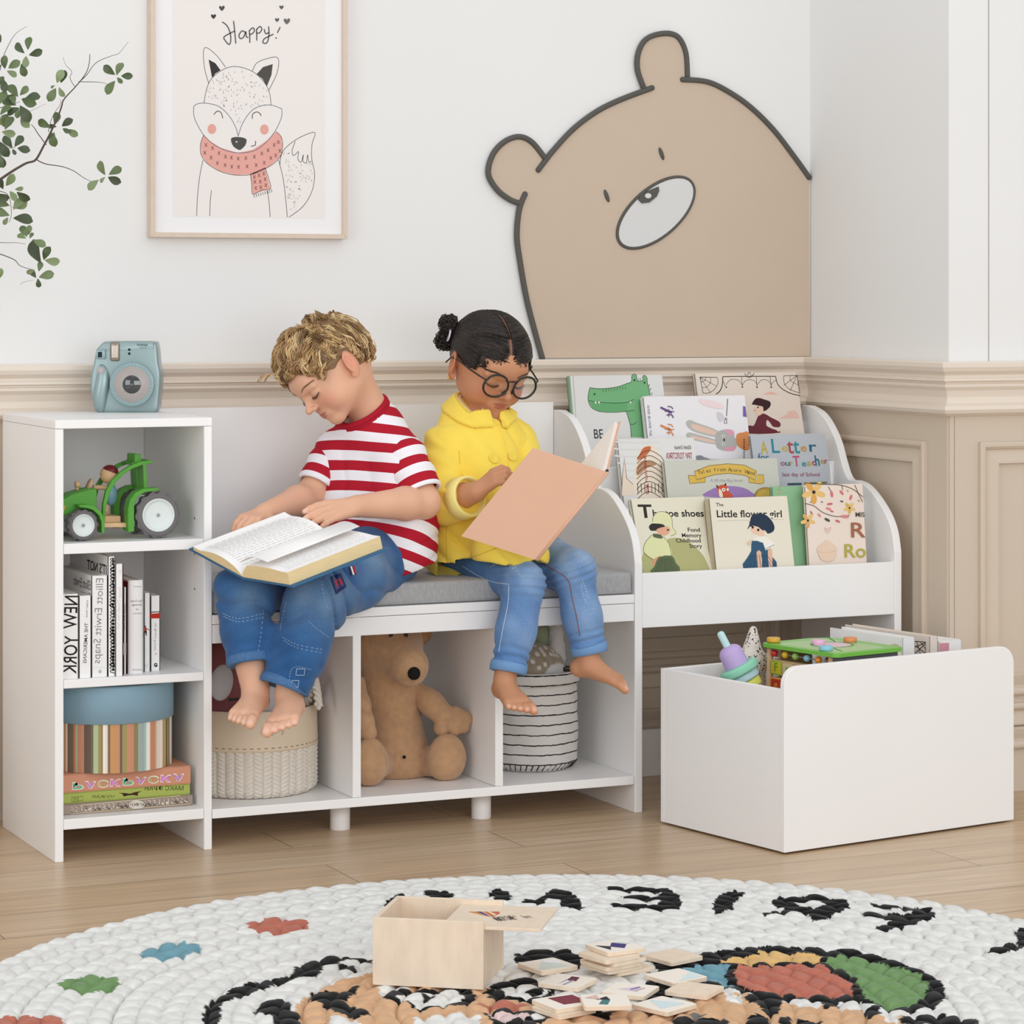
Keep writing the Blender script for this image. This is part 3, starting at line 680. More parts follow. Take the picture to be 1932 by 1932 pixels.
def dashes(mb, ob, L, r, m, n=10, dash=True):
    if L[0] == L[-1]: Q_ = [(a[0] + (b[0] - a[0]) * t / 4, a[1] + (b[1] - a[1]) * t / 4) for a, b in zip(L[:-1], L[1:]) for t in range(4)] + [L[-1]]; dash = False
    else: Q_ = [(a.x, a.y) for a in cr([Vector((x, y, 0)) for x, y in L], n)]
    P = snap(ob, Q_, r * .4)
    if dash:
        for i in range(0, len(P) - 1, 2): mb.tube([P[i], P[i + 1]], r, m, 4)
    else: mb.tube(P, r, m, 5)
bpy.context.view_layer.update()
mb = MB()
for L in ([(419, 1157), (450, 1167), (494, 1158)], [(422, 1163), (450, 1173), (494, 1165)], [(535, 1208), (560, 1222), (608, 1232)], [(533, 1202), (560, 1216), (610, 1226)], [(497, 1150), (492, 1200), (484, 1243)], [(540, 1135), (532, 1170), (528, 1190)], [(605, 1090), (612, 1130), (620, 1150)], [(582, 1172), (600, 1188), (622, 1203)], [(560, 1262), (575, 1262), (574, 1274), (558, 1274), (560, 1262)], [(551, 1284), (564, 1284), (562, 1297), (549, 1296), (551, 1284)], [(546, 1300), (548, 1268), (560, 1258), (588, 1264)]):
    mb = MB(); dashes(mb, jeans, L, .0006, st, 12); mb.build('stitching', jeans)
def patch(mb, ob, q, m, off, n=5):                    # small cloth patch lying on a garment
    P = []
    for j in range(n + 1):
        for i in range(n + 1):
            u, v = i / n, j / n; P.append(((q[0][0] * (1 - u) + q[1][0] * u) * (1 - v) + (q[3][0] * (1 - u) + q[2][0] * u) * v, (q[0][1] * (1 - u) + q[1][1] * u) * (1 - v) + (q[3][1] * (1 - u) + q[2][1] * u) * v))
    mb.add(snap(ob, P, off), [(j * (n + 1) + i, j * (n + 1) + i + 1, (j + 1) * (n + 1) + i + 1, (j + 1) * (n + 1) + i) for j in range(n) for i in range(n)], m)
mb = MB(); patch(mb, jeans, [(623, 1088), (643, 1081), (654, 1107), (634, 1122)], '#1d2f5c', .0020); patch(mb, jeans, [(627, 1093), (642, 1087), (649, 1104), (634, 1113)], '#5a4a7a', .0026); patch(mb, jeans, [(631, 1095), (643, 1092), (647, 1101), (635, 1106)], '#c23a45', .0032); mb.build('badge', jeans)
mb = MB(); patch(mb, jeans, [(657, 1070), (668, 1067), (673, 1083), (662, 1086)], '#1c2747', .0022); patch(mb, jeans, [(661, 1069), (664, 1068), (669, 1084), (666, 1085)], '#e9e2e2', .0028); patch(mb, jeans, [(666, 1068), (669, 1067), (673, 1082), (670, 1083)], '#b8293a', .0028); mb.build('ribbon_tab', jeans)
# hair
def scalp(L, th, ph, off=0.0):                       # th from crown down, ph around (0 = front)
    c = V3((0, -.06, .11)); r = V3((.400 + off, .505 + off, .445 + off)); return c + r * V3((math.sin(th) * math.sin(ph), math.sin(th) * math.cos(ph), math.cos(th)))
hcol = [nL(c) for c in ('#9a7850', '#b89366', '#cfae7e', '#7d5f3e', '#c29f6a', '#dfc392', '#a58156')]
S = SDF(); BL.ell(S, (0, -.075, .135), (.400, .505, .445), .02)
BL.cone(S, (0, .5, -.32), (0, .40, -.08), .36, .27, .02, True)
BL.ell(S, (0, .46, -.02), (.36, .22, .26), .03, True)
for x in (-1, 1): BL.ell(S, (x * .40, .0, -.10), (.14, .15, .17), .02, True)
BL.ell(S, (0, -.30, -.52), (.5, .5, .22), .03, True)
def hc(V): n = vnoise(V, 60, 9) * .5 + .5; return nL('#7d5f3e') * (1 - n[:, None] * .5) + nL('#a98556') * n[:, None] * .5
hair = smooth_obj('hair', S, .0026, 'hair_strands', boy, hc)
mb = MB(); R_ = np.random.RandomState(3)
def clump(L, mb, guide, nch, spread, r, cols, tipspread=1.0):
    base = cols[R_.randint(len(cols))]
    for c in range(nch):
        o = R_.normal(size=3) * spread; f0 = R_.uniform(0, 6.3); P = []
        for j, g in enumerate(guide):
            t_ = j / (len(guide) - 1); P.append(L.p(V3(g) + o * (1 - (1 - .35 * tipspread) * t_) + V3((math.sin(f0 + t_ * 5), math.cos(f0 + t_ * 4), math.sin(f0 * 2 + t_ * 5))) * .007))
        hairtube(mb, P, R_.uniform(.0007, .0013), np.clip(base * R_.uniform(.8, 1.2), 0, 1), 4)
def hairline(ph):                                    # how far down the hair reaches, by direction
    a = abs((ph + PI) % (2 * PI) - PI)
    return 1.14 if a < .5 else 1.14 + (a - .5) * .62 if a < 1.25 else 1.62 - (a - 1.25) * .55 if a < 1.65 else 1.40 + (a - 1.65) * 2.4 if a < 2.0 else 2.25
for i in range(430):
    ph = R_.uniform(-PI, PI); a = abs(ph); hl_ = hairline(ph); th0 = hl_ * math.sqrt(R_.uniform(0.0, 1)) * .96; front = a < 1.3
    ln = R_.uniform(.45, .8) if front else R_.uniform(.25, .45) if a < 2.2 else R_.uniform(.3, .5)
    topness = max(0, 1 - th0 / 1.1); lift = .015 + .075 * topness * R_.uniform(.4, 1) + (.05 * R_.rand() if front else 0); G = []; f0 = R_.uniform(0, 6.3); cu = R_.uniform(.012, .045) if front or th0 < .7 else R_.uniform(.004, .012)
    dph = -ph * R_.uniform(.1, .35) if front else R_.uniform(-.15, .15); lim = hl_ + R_.uniform(-.03, .13)
    for j in range(9):
        t_ = j / 8; th_ = th0 + ln * t_; th_ = lim - (lim - th0) * math.exp(-(th_ - th0) / max(lim - th0, .05)) if th_ > lim * .8 else th_
        q = scalp(L=BL, th=th_, ph=ph + dph * t_, off=0.006 + lift * math.sin(PI * min(1, t_ * .75 + .12)) + (.02 * t_ if front else 0)); G.append(q + V3((math.sin(f0 + t_ * 6), .4 * math.cos(f0 + t_ * 5), math.cos(f0 + t_ * 6))) * cu)
    clump(BL, mb, G, 11, .017, 1, hcol)
for i in range(22):                                  # tuft sticking out over the forehead
    P = []; f0 = R_.uniform(-.05, .05)
    for j in range(8):
        t_ = j / 7; P.append(BL.p(V3((.10 + f0 + .10 * t_ + R_.uniform(-.006, .006), .40 + .20 * t_ + f0 * .5, .36 + .10 * math.sin(t_ * 2.2) + f0 * .6))))
    hairtube(mb, P, .0010, hcol[R_.randint(7)], 4)
mb.build('locks', hair)
def face_detail(L, par, browc, lashc, thick=1, lidy=.0):
    from mathutils.bvhtree import BVHTree
    bo = [o for o in bpy.data.objects if o.parent == par and o.name.startswith('body')][0]; T = BVHTree.FromPolygons([v.co.copy() for v in bo.data.vertices], [tuple(p.vertices) for p in bo.data.polygons])
    def onskin(q, off=.0005):
        h = T.find_nearest(Vector(L.p(q))); return V3(h[0] + h[1] * off)
    for x in (-1, 1):
        mb = MB()
        for k in range(26):
            t_ = k / 25; c = V3((x * (.075 + .165 * t_), .449 - .10 * t_ * t_ - .01 * t_, .078 + .028 * math.sin(t_ * 2.6))); P = [onskin(c, .0002), onskin(c + V3((x * .016, -.002, .010))), onskin(c + V3((x * .034, -.008, .012)), .0003)]
            hairtube(mb, P, .0009 * thick, nL(browc))
        mb.build('eyebrow', par)
    for x in (-1, 1):
        mb = MB()
        E = [(x * (.072 + .165 * t_), .395 + .031 * math.sin(PI * (t_ * .9 + .05)) - .028 * t_, -.022 - .034 * math.sin(PI * (t_ * .88 + .06))) for t_ in np.linspace(0, 1, 13)]
        P = [L.p(e) for e in E]; hairtube(mb, P, .0014 * thick, nL(lashc))
        for k in range(1, 13):
            e = V3(E[k]); hairtube(mb, [L.p(e), L.p(e + V3((x * .004, .014, -.012))), L.p(e + V3((x * .008, .022, -.016)))], .00035 * thick, nL(lashc), 4)
        mb.build('eyelashes', par)
face_detail(BL, boy, '#8a6846', '#4f3a2c')
# open book on his lap
U_ = J(727, 1036, -.25) - J(547, 1107, -.27); Sp = J(457, 1090, -.15); Vn = J(547, 1105, -.27) - Sp; Vf = J(362, 1038, -.03) - Sp
bk = thing('open_book', 'thick open hardcover book with blue cover held on the lap of the child in stripes', 'book', tuple(Sp))
cov = mat('blue_book_cloth', '#2f648e', .6, bump=.2, bscale=500); pg = mat('cream_page_edges', '#e6cf9e', .8, noise=.10, nscale=200, stretch=(.2, .2, 12)); pw = mat('white_page', '#f6f4f2', .8)
def slab(mb, O, a, b, n, h, m):
    O = V3(O); vs = [O, O + a, O + a + b, O + b]; vs += [v + n * h for v in vs]; mb.add(vs, [(0, 3, 2, 1), (4, 5, 6, 7), (0, 1, 5, 4), (1, 2, 6, 5), (2, 3, 7, 6), (3, 0, 4, 7)], m)
nr = unit(np.cross(Vn, U_)); nr = nr if nr[2] > 0 else -nr; nf = unit(np.cross(U_, Vf)); nf = nf if nf[2] > 0 else -nf
mb = MB(); slab(mb, Sp, U_ * 1.02, Vn * 1.06, nr, -.003, cov); slab(mb, Sp, U_ * 1.02, Vf * 1.06, nf, -.003, cov); mb.build('cover', bk, recalc=True)
def pages(Vd, nrm, h0, h1, curve, lift, m_top, name):
    vs = []; fs = []; nU, nV = 2, 14
    for i in range(nV + 1):
        t_ = i / nV; hh = h0 + (h1 - h0) * t_ + curve * math.sin(PI * min(t_ * 1.15, 1)) ; hh = hh * (min(1, .35 + t_ * 5) if t_ < .13 else 1) + lift * t_ ** 3
        for j in (0, 1):
            base = Sp + U_ * (.01 + .97 * j) + Vd * t_ * .985 + V3((0, 0, .0)); vs += [base + nrm * .0004, base + nrm * hh]
    for i in range(nV):
        a = 4 * i; fs += [(a + 1, a + 3, a + 7, a + 5), (a, a + 4, a + 6, a + 2), (a, a + 1, a + 5, a + 4), (a + 2, a + 6, a + 7, a + 3)]
    fs += [(0, 2, 3, 1), (4 * nV, 4 * nV + 1, 4 * nV + 3, 4 * nV + 2)]
    mb = MB(); i0 = mb.mi(pg); mb.add(vs, fs, pg); i1 = mb.mi(pw)
    for i in range(nV): mb.m[4 * i] = i1
    return mb
mb = pages(Vn, nr, .022, .024, .004, 0, pw, 'r')
# lines of print on both pages
def printed(mb, Vd, nrm, hgt, rows, m='#bcbcbf'):
    for r in range(rows):
        t0 = .14 + .76 * r / rows; j0 = .08
        while j0 < .9:
            l_ = random.uniform(.02, .07); a = Sp + Vd * t0 + U_ * j0 + nrm * hgt(t0); b = Sp + Vd * t0 + U_ * min(.93, j0 + l_) + nrm * hgt(t0); c = Vd * .006; mb.add([a, b, b + c, a + c], [(0, 1, 2, 3)], flat(m)); j0 += l_ + .015
printed(mb, Vn, nr, lambda t_: .022 + .002 * t_ + .004 * math.sin(PI * min(t_ * 1.15, 1)) + .0006, 16)
mb.build('page_block', bk)
mb = pages(Vf, nf, .006, .004, .014, 0.004, pw, 'l')
printed(mb, Vf, nf, lambda t_: .006 - .002 * t_ + .014 * math.sin(PI * min(t_ * 1.15, 1)) + .004 * t_ ** 3 + .0007, 16)
mb.build('page_block', bk)
mb = MB()                                            # a page lifting in the middle
vs = []; n = 12
for i in range(n + 1):
    t_ = i / n
    for j in (0, 1): vs.append(Sp + U_ * (.01 + .97 * j) + Vn * (t_ * .60) + nr * (.024 + .020 * math.sin(PI * t_ * .75) * (1 - .35 * t_) + .004))
fs = [(2 * i, 2 * i + 1, 2 * i + 3, 2 * i + 2) for i in range(n)]; mb.add(vs, fs, pw, smooth=True); o = mb.build('loose_page', bk); so = o.modifiers.new('t', 'SOLIDIFY'); so.thickness = .0004
# ---------------------------------------------------------------- the girl
def cb(r, u, c): return V3(RT * r + UP * u - FW * c)
GL = Loc([[-0.9905, 0.077, 0.1143], [-0.1161, -0.913, -0.391], [0.0743, -0.4005, 0.9133]], V3((0.8971, .12, .8764)) + V3(RT * .003 - UP * .004), .186)
girl = thing('person', 'dark haired child with round glasses and yellow coat, reading on the bench', 'person', (.93, .12, .469))
gj = dict(neck=J(905, 792, .13), sr=J(838, 838, .13), sl=J(975, 832, .13), hr=J(893, 1048, .16), hl=J(980, 1048, .16), kr=J(988, 1100, -.055), kl=J(1083, 1078, -.055),
          ar=J(952, 1281, -.075), al=J(1110, 1240, -.075), er=J(840, 945, .06), wr=J(900, 928, -.03), el=J(1005, 930, .05), wl=J(1040, 950, -.03))
S = SDF(); head(S, GL, lip=-.5)
nk = GL.p((0, -.15, -.2)); S.cone(nk, gj['neck'] + V3((0, .02, 0)), .032, .034, .02)
S.cone(gj['neck'] - up * .02, (gj['hl'] + gj['hr']) / 2 + up * .04, .036, .055, .04)
for s_ in 'lr':
    S.cone(gj['neck'] - up * .012, gj['s' + s_], .026, .028, .03); S.chain([gj['s' + s_], gj['e' + s_]], [.028, .027], .01)
    S.chain([gj['e' + s_], gj['e' + s_] * .6 + gj['w' + s_] * .4, gj['w' + s_]], [.028, .028, .019], .01)
    S.cone(gj['h' + s_] + up * .005, gj['k' + s_], .052, .036, .03); S.chain([gj['k' + s_], gj['k' + s_] * .7 + gj['a' + s_] * .3, gj['a' + s_]], [.033, .030, .020], .015)
g1 = hand(S, gj['wr'], J(927, 906, -.052), cb(-.3, .7, .65), 1, .100, (.45, .85, .55), .05, (.45, .5))
g2 = hand(S, gj['wl'], J(1065, 938, -.06), cb(.1, -.3, .9), -1, .100, (.2, .3, .2), .05, (.5, .4))
g3 = foot(S, gj['ar'], cb(.38, -.16, .91), cb(.1, .9, .3), cb(1, .1, 0), .120)
g4 = foot(S, gj['al'], cb(.86, -.20, .45), cb(.25, .95, .15), cb(-.4, -.2, .85), .120)
nl = [(p, r * .75, '#e8b6a0', .75) for p, r in g1 + g3 + g4]
smooth_obj('body', S, .0021, 'skin', girl, skin_colors('#c68e6b', GL, '#b8604a', '#a65748', nl), it=1)
# jeans
S = SDF(); S.cone(gj['hl'] + up * .006, gj['hr'] + up * .006, .062, .062, .03); gc = dict(r=J(958, 1268, -.073), l=J(1113, 1232, -.073))
for s_ in 'lr':
    k_ = gj['k' + s_]; c_ = gc[s_]; dv = unit(c_ - k_)
    S.chain([gj['h' + s_] + up * .006, k_], [.064, .040], .03); shank(S, k_, c_, [.040, .0345, .0325], .015)
def gd(p):
    o = .0022 * vnoise(p, 28, 31)
    for s_ in 'lr':
        k_, c_ = gj['k' + s_], gc[s_]; dv = unit(c_ - k_); L_ = np.linalg.norm(c_ - k_); t_ = (p - k_) @ dv / L_; near = np.exp(-(np.linalg.norm(p - (k_ + np.outer(np.clip(t_, -.3, 1.2), dv * L_)), axis=1) / .06) ** 4)
        o += near * sstep(.62, .85, t_) * .0030 * np.sin(t_ * 62 + vnoise(p, 40, 33) * 2.0) * (1 - sstep(.93, .99, t_)) + near * np.exp(-((t_ + .02) / .16) ** 2) * .0028 * np.sin(t_ * 70 + p[:, 0] * 60)
    return o
S.disp = gd
fd = [(gj['kr'] + V3((0, -.035, .025)), .045, .6), (gj['kl'] + V3((0, -.03, .03)), .05, .7), (gj['kl'] * .5 + gc['l'] * .5 + V3((0, -.03, 0)), .05, .5), (gj['kr'] * .5 + gc['r'] * .5 + V3((.01, -.03, 0)), .05, .45), (gj['hl'] * .3 + gj['kl'] * .7 + up * .04, .05, .5)]
gjeans = smooth_obj('blue_jeans', S, .0026, 'denim', girl, denim('#5b86ba', '#a3bcd9', '#4470a8', fd, 50), it=1)
gh = mat('light_denim_hem', '#6f97c5', .85, bump=.5, bscale=500)
for s_, R1 in (('r', .0350), ('l', .0350)):
    c_ = gc[s_]; dv = unit(c_ - gj['k' + s_]); e1 = unit(np.cross(dv, (0, 1, 0))); e2 = np.cross(dv, e1); mb = MB()
    mb.lathe([(R1 - .004, -.002), (R1, 0), (R1 + .001, .008), (R1 + .0004, .017), (R1 - .002, .018), (R1 - .008, .0175), (R1 - .012, .009)], gh, frame(Vector(c_ - dv * .017), Vector(e1), Vector(e2) if np.cross(e1, e2) @ dv > 0 else Vector(-e2)), 36); mb.build('cuff', gjeans)
bpy.context.view_layer.update()
mb = MB(); seam = mat('copper_stitch', '#8a5a52', .8); wst = mat('white_thread', '#cfdcec', .9)
for L in ([(872, 1068), (900, 1085), (930, 1098), (958, 1102)], [(960, 1102), (958, 1140), (948, 1190), (941, 1230)]): mb = MB(); dashes(mb, gjeans, L, .0006, wst, 10, False); mb.build('seam', gjeans)
for L in ([(1020, 1062), (1050, 1078), (1072, 1095), (1080, 1130), (1088, 1165), (1094, 1200)],): mb = MB(); dashes(mb, gjeans, L, .0009, seam, 12, False); mb.build('seam', gjeans)
for L in ([(925, 1070), (950, 1058), (972, 1070), (980, 1085)], [(930, 1066), (955, 1062), (975, 1080)], [(1098, 1092), (1104, 1110), (1112, 1130)], [(1100, 1120), (1108, 1128), (1104, 1135)], [(1096, 1100), (1099, 1118), (1106, 1140)]): mb = MB(); dashes(mb, gjeans, L, .0007, wst, 8); mb.build('stitching', gjeans)
# yellow coat
yel = mat('yellow_twill', '#f8dc5a', .75, .2, noise=.03, nscale=40, bump=.25, bscale=700, sheen=.15); yl2 = mat('pale_yellow_lining', '#f4e590', .8, .2, bump=.2, bscale=600)
S = SDF(); hz = J(905, 1058, .12)
for s_, ho in (('sr', J(878, 1060, .14)), ('sl', J(985, 1040, .12))):
    S.cone(gj[s_] * .84 + gj['neck'] * .16 - up * .022, ho, .046, .066, .05)
S.cone(gj['neck'] - up * .03, hz, .05, .078, .05)
S.cone(gj['neck'] - up * .03, J(945, 1030, -.0), .045, .058, .06)
for s_ in ('sr', 'sl'): S.cone(gj[s_] * .92 + gj['neck'] * .08 - up * .004, gj['neck'] - up * .014, .036, .040, .03)
S.cone(J(872, 1072, .11), J(868, 985, .12), .052, .05, .04)                      # flared skirt of the coat
S.cone(J(950, 1050, -.02), J(1000, 1052, -.03), .030, .030, .05)
grc = J(897, 774, .135); grn = unit(cb(.55, .79, .27))
S.cone(grc - grn * .04, grc, .052, .044, .02)
S.fn(lambda p: np.maximum(-((p - grc) @ grn), np.linalg.norm(p - grc - grn * .03, axis=1) - .06), grc + grn * .03, .065, .002, True)
h1 = J(868, 1082, .12); S.half(h1, unit((-.12, .22, -1)), .002)
S.fn(lambda p: np.maximum((p - J(985, 1062, -.05)) @ V3((0, 0, 1.)) , -1 + 0 * p[:, 0]), J(985, 1062, -.05) - up * .05, .12, .002, True)
def cd(p):
    z = p[:, 2]; return .0042 * sstep(.80, .60, z) * (np.sin(p[:, 0] * 85 + vnoise(p, 12, 41) * 1.6)) + .0028 * ((1 - np.abs(np.sin(z * 30 + p[:, 0] * 38 + vnoise(p, 15, 42) * 1.8))) ** 2 * 1.8 - .6)
S.disp = cd
coat = smooth_obj('yellow_coat', S, .0028, 'yellow_twill', girl, it=1)
CS = S
# collar: a shell hugging the shoulders
def colf(p):
    c = p - grc; rad = np.linalg.norm(p, axis=1) * 0
    f_ = CS.eval(p, p.mean(0), 1.0); fr = c @ V3((.05, -1, 0)) ; lat = c @ V3((1, 0.05, 0)) - .012; d = np.sqrt((c[:, 0] - .008) ** 2 * 1.0 + (c[:, 1]) ** 2 * .85 + (c[:, 2] * .9) ** 2) - .074
    gap = np.where(fr > 0, .010 + np.maximum(0, -(c[:, 2]) - .030) * .9 - np.abs(lat), -1)
    return np.maximum(np.maximum(np.abs(f_ - .0045) - .0026, d), gap)
S = SDF(); S.fn(colf, grc, .085, .001); 
S.fn(lambda p: np.maximum(-((p - grc) @ grn) + .006, np.linalg.norm(p - grc, axis=1) - .06), grc, .065, .001, True)
smooth_obj('collar', S, .0018, 'yellow_twill', coat, it=2)
def band(mb, a, b, r0, r1, m, th=.003, n=30):       # rolled cuff, open ring between a and b
    d = unit(b - a); e1 = unit(np.cross(d, (0, 0, 1))); e2 = np.cross(d, e1); L_ = np.linalg.norm(b - a)
    mb.lathe([(r0, 0), (r0 + th, .002), (r1 + th, L_ - .002), (r1 + th * .5, L_), (r1 - .002, L_ - .001), (r1 - .004, L_ * .4)], m, frame(Vector(a), Vector(e1), Vector(e2) if np.cross(e1, e2) @ d > 0 else Vector(-e2)), n, caps=False)
cuffc = J(884, 937, -.005); fd_ = unit(gj['wr'] - gj['er'])
S = SDF(); S.chain([gj['sr'] + V3((.0, 0, 0)), gj['er'] + V3((-.004, 0, -.002))], [.040, .040], .02); S.chain([gj['er'] + V3((-.004, 0, -.002)), cuffc + fd_ * .01], [.040, .036], .02)
S.half(cuffc - fd_ * .006, fd_, .002)
S.disp = lambda p: .0022 * np.sin(p[:, 2] * 110 + p[:, 0] * 70 + vnoise(p, 25, 44) * 2.0)
smooth_obj('sleeve', S, .0026, 'yellow_twill', coat, it=1)
mb = MB(); band(mb, cuffc - fd_ * .026, cuffc + fd_ * .006, .0385, .0365, yl2, .0035); mb.build('sleeve_cuff', coat)
S = SDF(); S.chain([gj['sl'], gj['el'], gj['el'] * .4 + gj['wl'] * .6], [.040, .038, .032], .02); S.half(gj['el'] * .4 + gj['wl'] * .6, unit(gj['wl'] - gj['el']), .002); smooth_obj('sleeve', S, .003, 'yellow_twill', coat)
bpy.context.view_layer.update()
mb = MB()
for (x, y) in ((931, 866), (966, 861)):
    P = snap(coat, [(x, y), (x + 3, y), (x, y - 3)], 0); n_ = (P[1] - P[0]).cross(P[2] - P[0]).normalized(); n_ = n_ if n_.dot(FW) < 0 else -n_
    mb = MB(); mb.lathe([(.0102, 0), (.0104, .002), (.0092, .0032), (.0080, .0026), (0.0005, .0026)], 'yellow_twill', frame(P[0], n_.orthogonal(), n_.cross(n_.orthogonal())), 28); mb.build('button', coat)
mat('deep_yellow_thread', '#d9b136', .8)
for L, r_, m_ in (([(938, 800), (950, 835), (958, 870), (956, 900)], .0016, 'yellow_twill'), ([(826, 1062), (860, 1060), (900, 1048), (950, 1028)], .0006, 'deep_yellow_thread'), ([(845, 965), (842, 1010), (844, 1064)], .0006, 'deep_yellow_thread'), ([(866, 850), (870, 890), (880, 905)], .0006, 'deep_yellow_thread')): mb = MB(); dashes(mb, coat, L, r_, m_, 10, False); mb.build('seam', coat)
g1_ = unit(np.cross(grn, (1, 0, 0))); g2_ = unit(np.cross(grn, g1_)); mb = MB()
for o_, rr_ in ((.0035, .0470), (-.002, .0485)): mb.tube([grc + grn * o_ + (g1_ * math.cos(a) + g2_ * math.sin(a)) * rr_ for a in np.linspace(0, 2 * PI, 44, endpoint=False)], .0042, 'yellow_twill', 8, closed=True)
mb.build('collar_stand', coat)
mb = MB(); mb.tube([grc + grn * .003 + (g1_ * math.cos(a) + g2_ * math.sin(a)) * .0405 for a in np.linspace(0, 2 * PI, 44, endpoint=False)], .0042, mat('white_cotton_knit', '#f2eff0', .8), 8, closed=True); mb.build('shirt_neckband', girl)
S = SDF(); S.cone(grc - grn * .03, grc - grn * .001, .0455, .0430, .01); S.half(grc, grn, .001); smooth_obj('white_undershirt', S, .0022, mat('white_cotton_knit', '#f2eff0', .8), girl)
# hair: smooth dark cap parted in the middle, two curly buns
dk = [nL(c) for c in ('#1d1715', '#2a201c', '#171210', '#35271f', '#221a17')]
S = SDF(); GL.ell(S, (0, -.07, .125), (.398, .500, .435), .02)
GL.cone(S, (0, .52, -.34), (0, .42, -.02), .38, .25, .02, True)
for x in (-1, 1): GL.ell(S, (x * .40, .0, -.12), (.14, .17, .17), .02, True); GL.cone(S, (x * .2, .5, .0), (x * .33, .32, -.05), .13, .14, .02, True)
GL.ell(S, (0, -.30, -.45), (.5, .5, .22), .03, True)
PART = .03
def ghc(V):
    q = GL.inv(V); n = vnoise(V, 90, 7); C = nL('#1f1815') + (nL('#3a2b24') - nL('#1f1815')) * (.5 + .5 * n)[:, None] * .6; w = np.exp(-((q[:, 0] - PART) / .011) ** 2) * (q[:, 1] > -.05) * (q[:, 2] > .05)
    return C * (1 - w[:, None]) + nL('#9a6448') * w[:, None]
ghair = smooth_obj('hair', S, .0024, 'hair_strands', girl, ghc)
mb = MB(); R_ = np.random.RandomState(8)
def sc2(q, off): c = V3((0, -.06, .115)); r = V3((.402 + off, .503 + off, .438 + off)); v = V3(q) - c; return c + v / math.sqrt(((v / r) ** 2).sum())
for sd in (1, -1):
    bun = V3((sd * .36, -.32, .20))
    for i in range(1000):
        t0 = R_.rand(); y0 = .46 - .85 * t0 * R_.uniform(.9, 1.0); a0 = V3((PART + sd * .014, y0, .6)) if i < 420 else sc2(V3((PART + sd * R_.uniform(.02, .38), R_.uniform(-.25, .45), R_.uniform(.25, .5))), 0) if i < 720 else V3((PART + sd * R_.uniform(.02, .36), .45 + R_.uniform(-.03, .01), R_.uniform(.22, .40)))
        if a0[2] < .5 and abs(a0[0]) > .25: a0 = V3((sd * R_.uniform(.30, .40), R_.uniform(.12, .30), R_.uniform(.05, .25)))
        P = []; w0 = R_.uniform(-.012, .012); f0 = R_.uniform(0, 6)
        a1 = sc2(a0, 0); b1 = sc2(bun + R_.normal(size=3) * .04, .0)
        for j in range(12):
            t_ = j / 11; q = a1 * (1 - t_) + b1 * t_ + V3((sd * .10, .03, .04)) * math.sin(PI * t_) * .6; q = sc2(q, .004 + .012 * math.sin(PI * t_) + .006 * R_.rand()); P.append(GL.p(q + V3((0, math.sin(f0 + t_ * 9), math.cos(f0 + t_ * 9))) * .004))
        hairtube(mb, P, R_.uniform(.0006, .0011), dk[R_.randint(5)] * R_.uniform(.8, 1.25), 4)
    for x0, n_ in ((.30, 26), (.12, 14)):               # fine curls at the hairline
        for i in range(n_):
            c0 = sc2(V3((PART + sd * (x0 + R_.uniform(-.05, .06)), .40, .25 - x0 * .25)), .012); f0 = R_.uniform(0, 6); r_ = R_.uniform(.018, .034); P = [GL.p(c0 + V3((sd * math.cos(f0 + k * .55) * r_, .012 * math.sin(k * .5), math.sin(f0 + k * .55) * r_ - k * .004))) for k in range(10)]
            hairtube(mb, P, .0006, dk[R_.randint(5)], 4)
mb.build('locks', ghair)
for sd in (1, -1):
    mb = MB(); 
    if mb.col is None: mb.col = []
    for (bc, br, nn) in ((V3((sd * .375, -.40, .27)), .115, 140), (V3((sd * .37, -.40, .09)), .12, 130)):
        S_ = None
        k0 = len(mb.v); mb.ball(GL.p(bc), br * .72 * GL.k, 'hair_strands'); mb.col += [tuple(dk[0]) + (1,)] * (len(mb.v) - k0)
        for i in range(nn):
            v = unit(R_.normal(size=3)); c0 = bc + v * br * R_.uniform(.6, .95); a1 = unit(np.cross(v, R_.normal(size=3))); a2 = np.cross(v, a1); r_ = R_.uniform(.020, .040); f0 = R_.uniform(0, 6)
            P = [GL.p(c0 + (a1 * math.cos(f0 + k * .6) + a2 * math.sin(f0 + k * .6)) * r_ + v * .010 * math.sin(k * .9)) for k in range(11)]
            hairtube(mb, P, R_.uniform(.0009, .0015), dk[R_.randint(5)] * R_.uniform(.8, 1.4), 4)
    mb.build('hair_bun', ghair)
    mb = MB(); mb.tube([GL.p(V3((sd * .40, -.30, .19)) + V3((math.cos(a) * .02, math.cos(a) * .05, math.sin(a) * .06))) for a in np.linspace(0, 6.28, 20, endpoint=False)], .0020, mat('white_hair_tie', '#d8cfe0', .7), 6, closed=True); mb.build('hair_tie', ghair)
face_detail(GL, girl, '#2c211d', '#120d0c', 1.15)
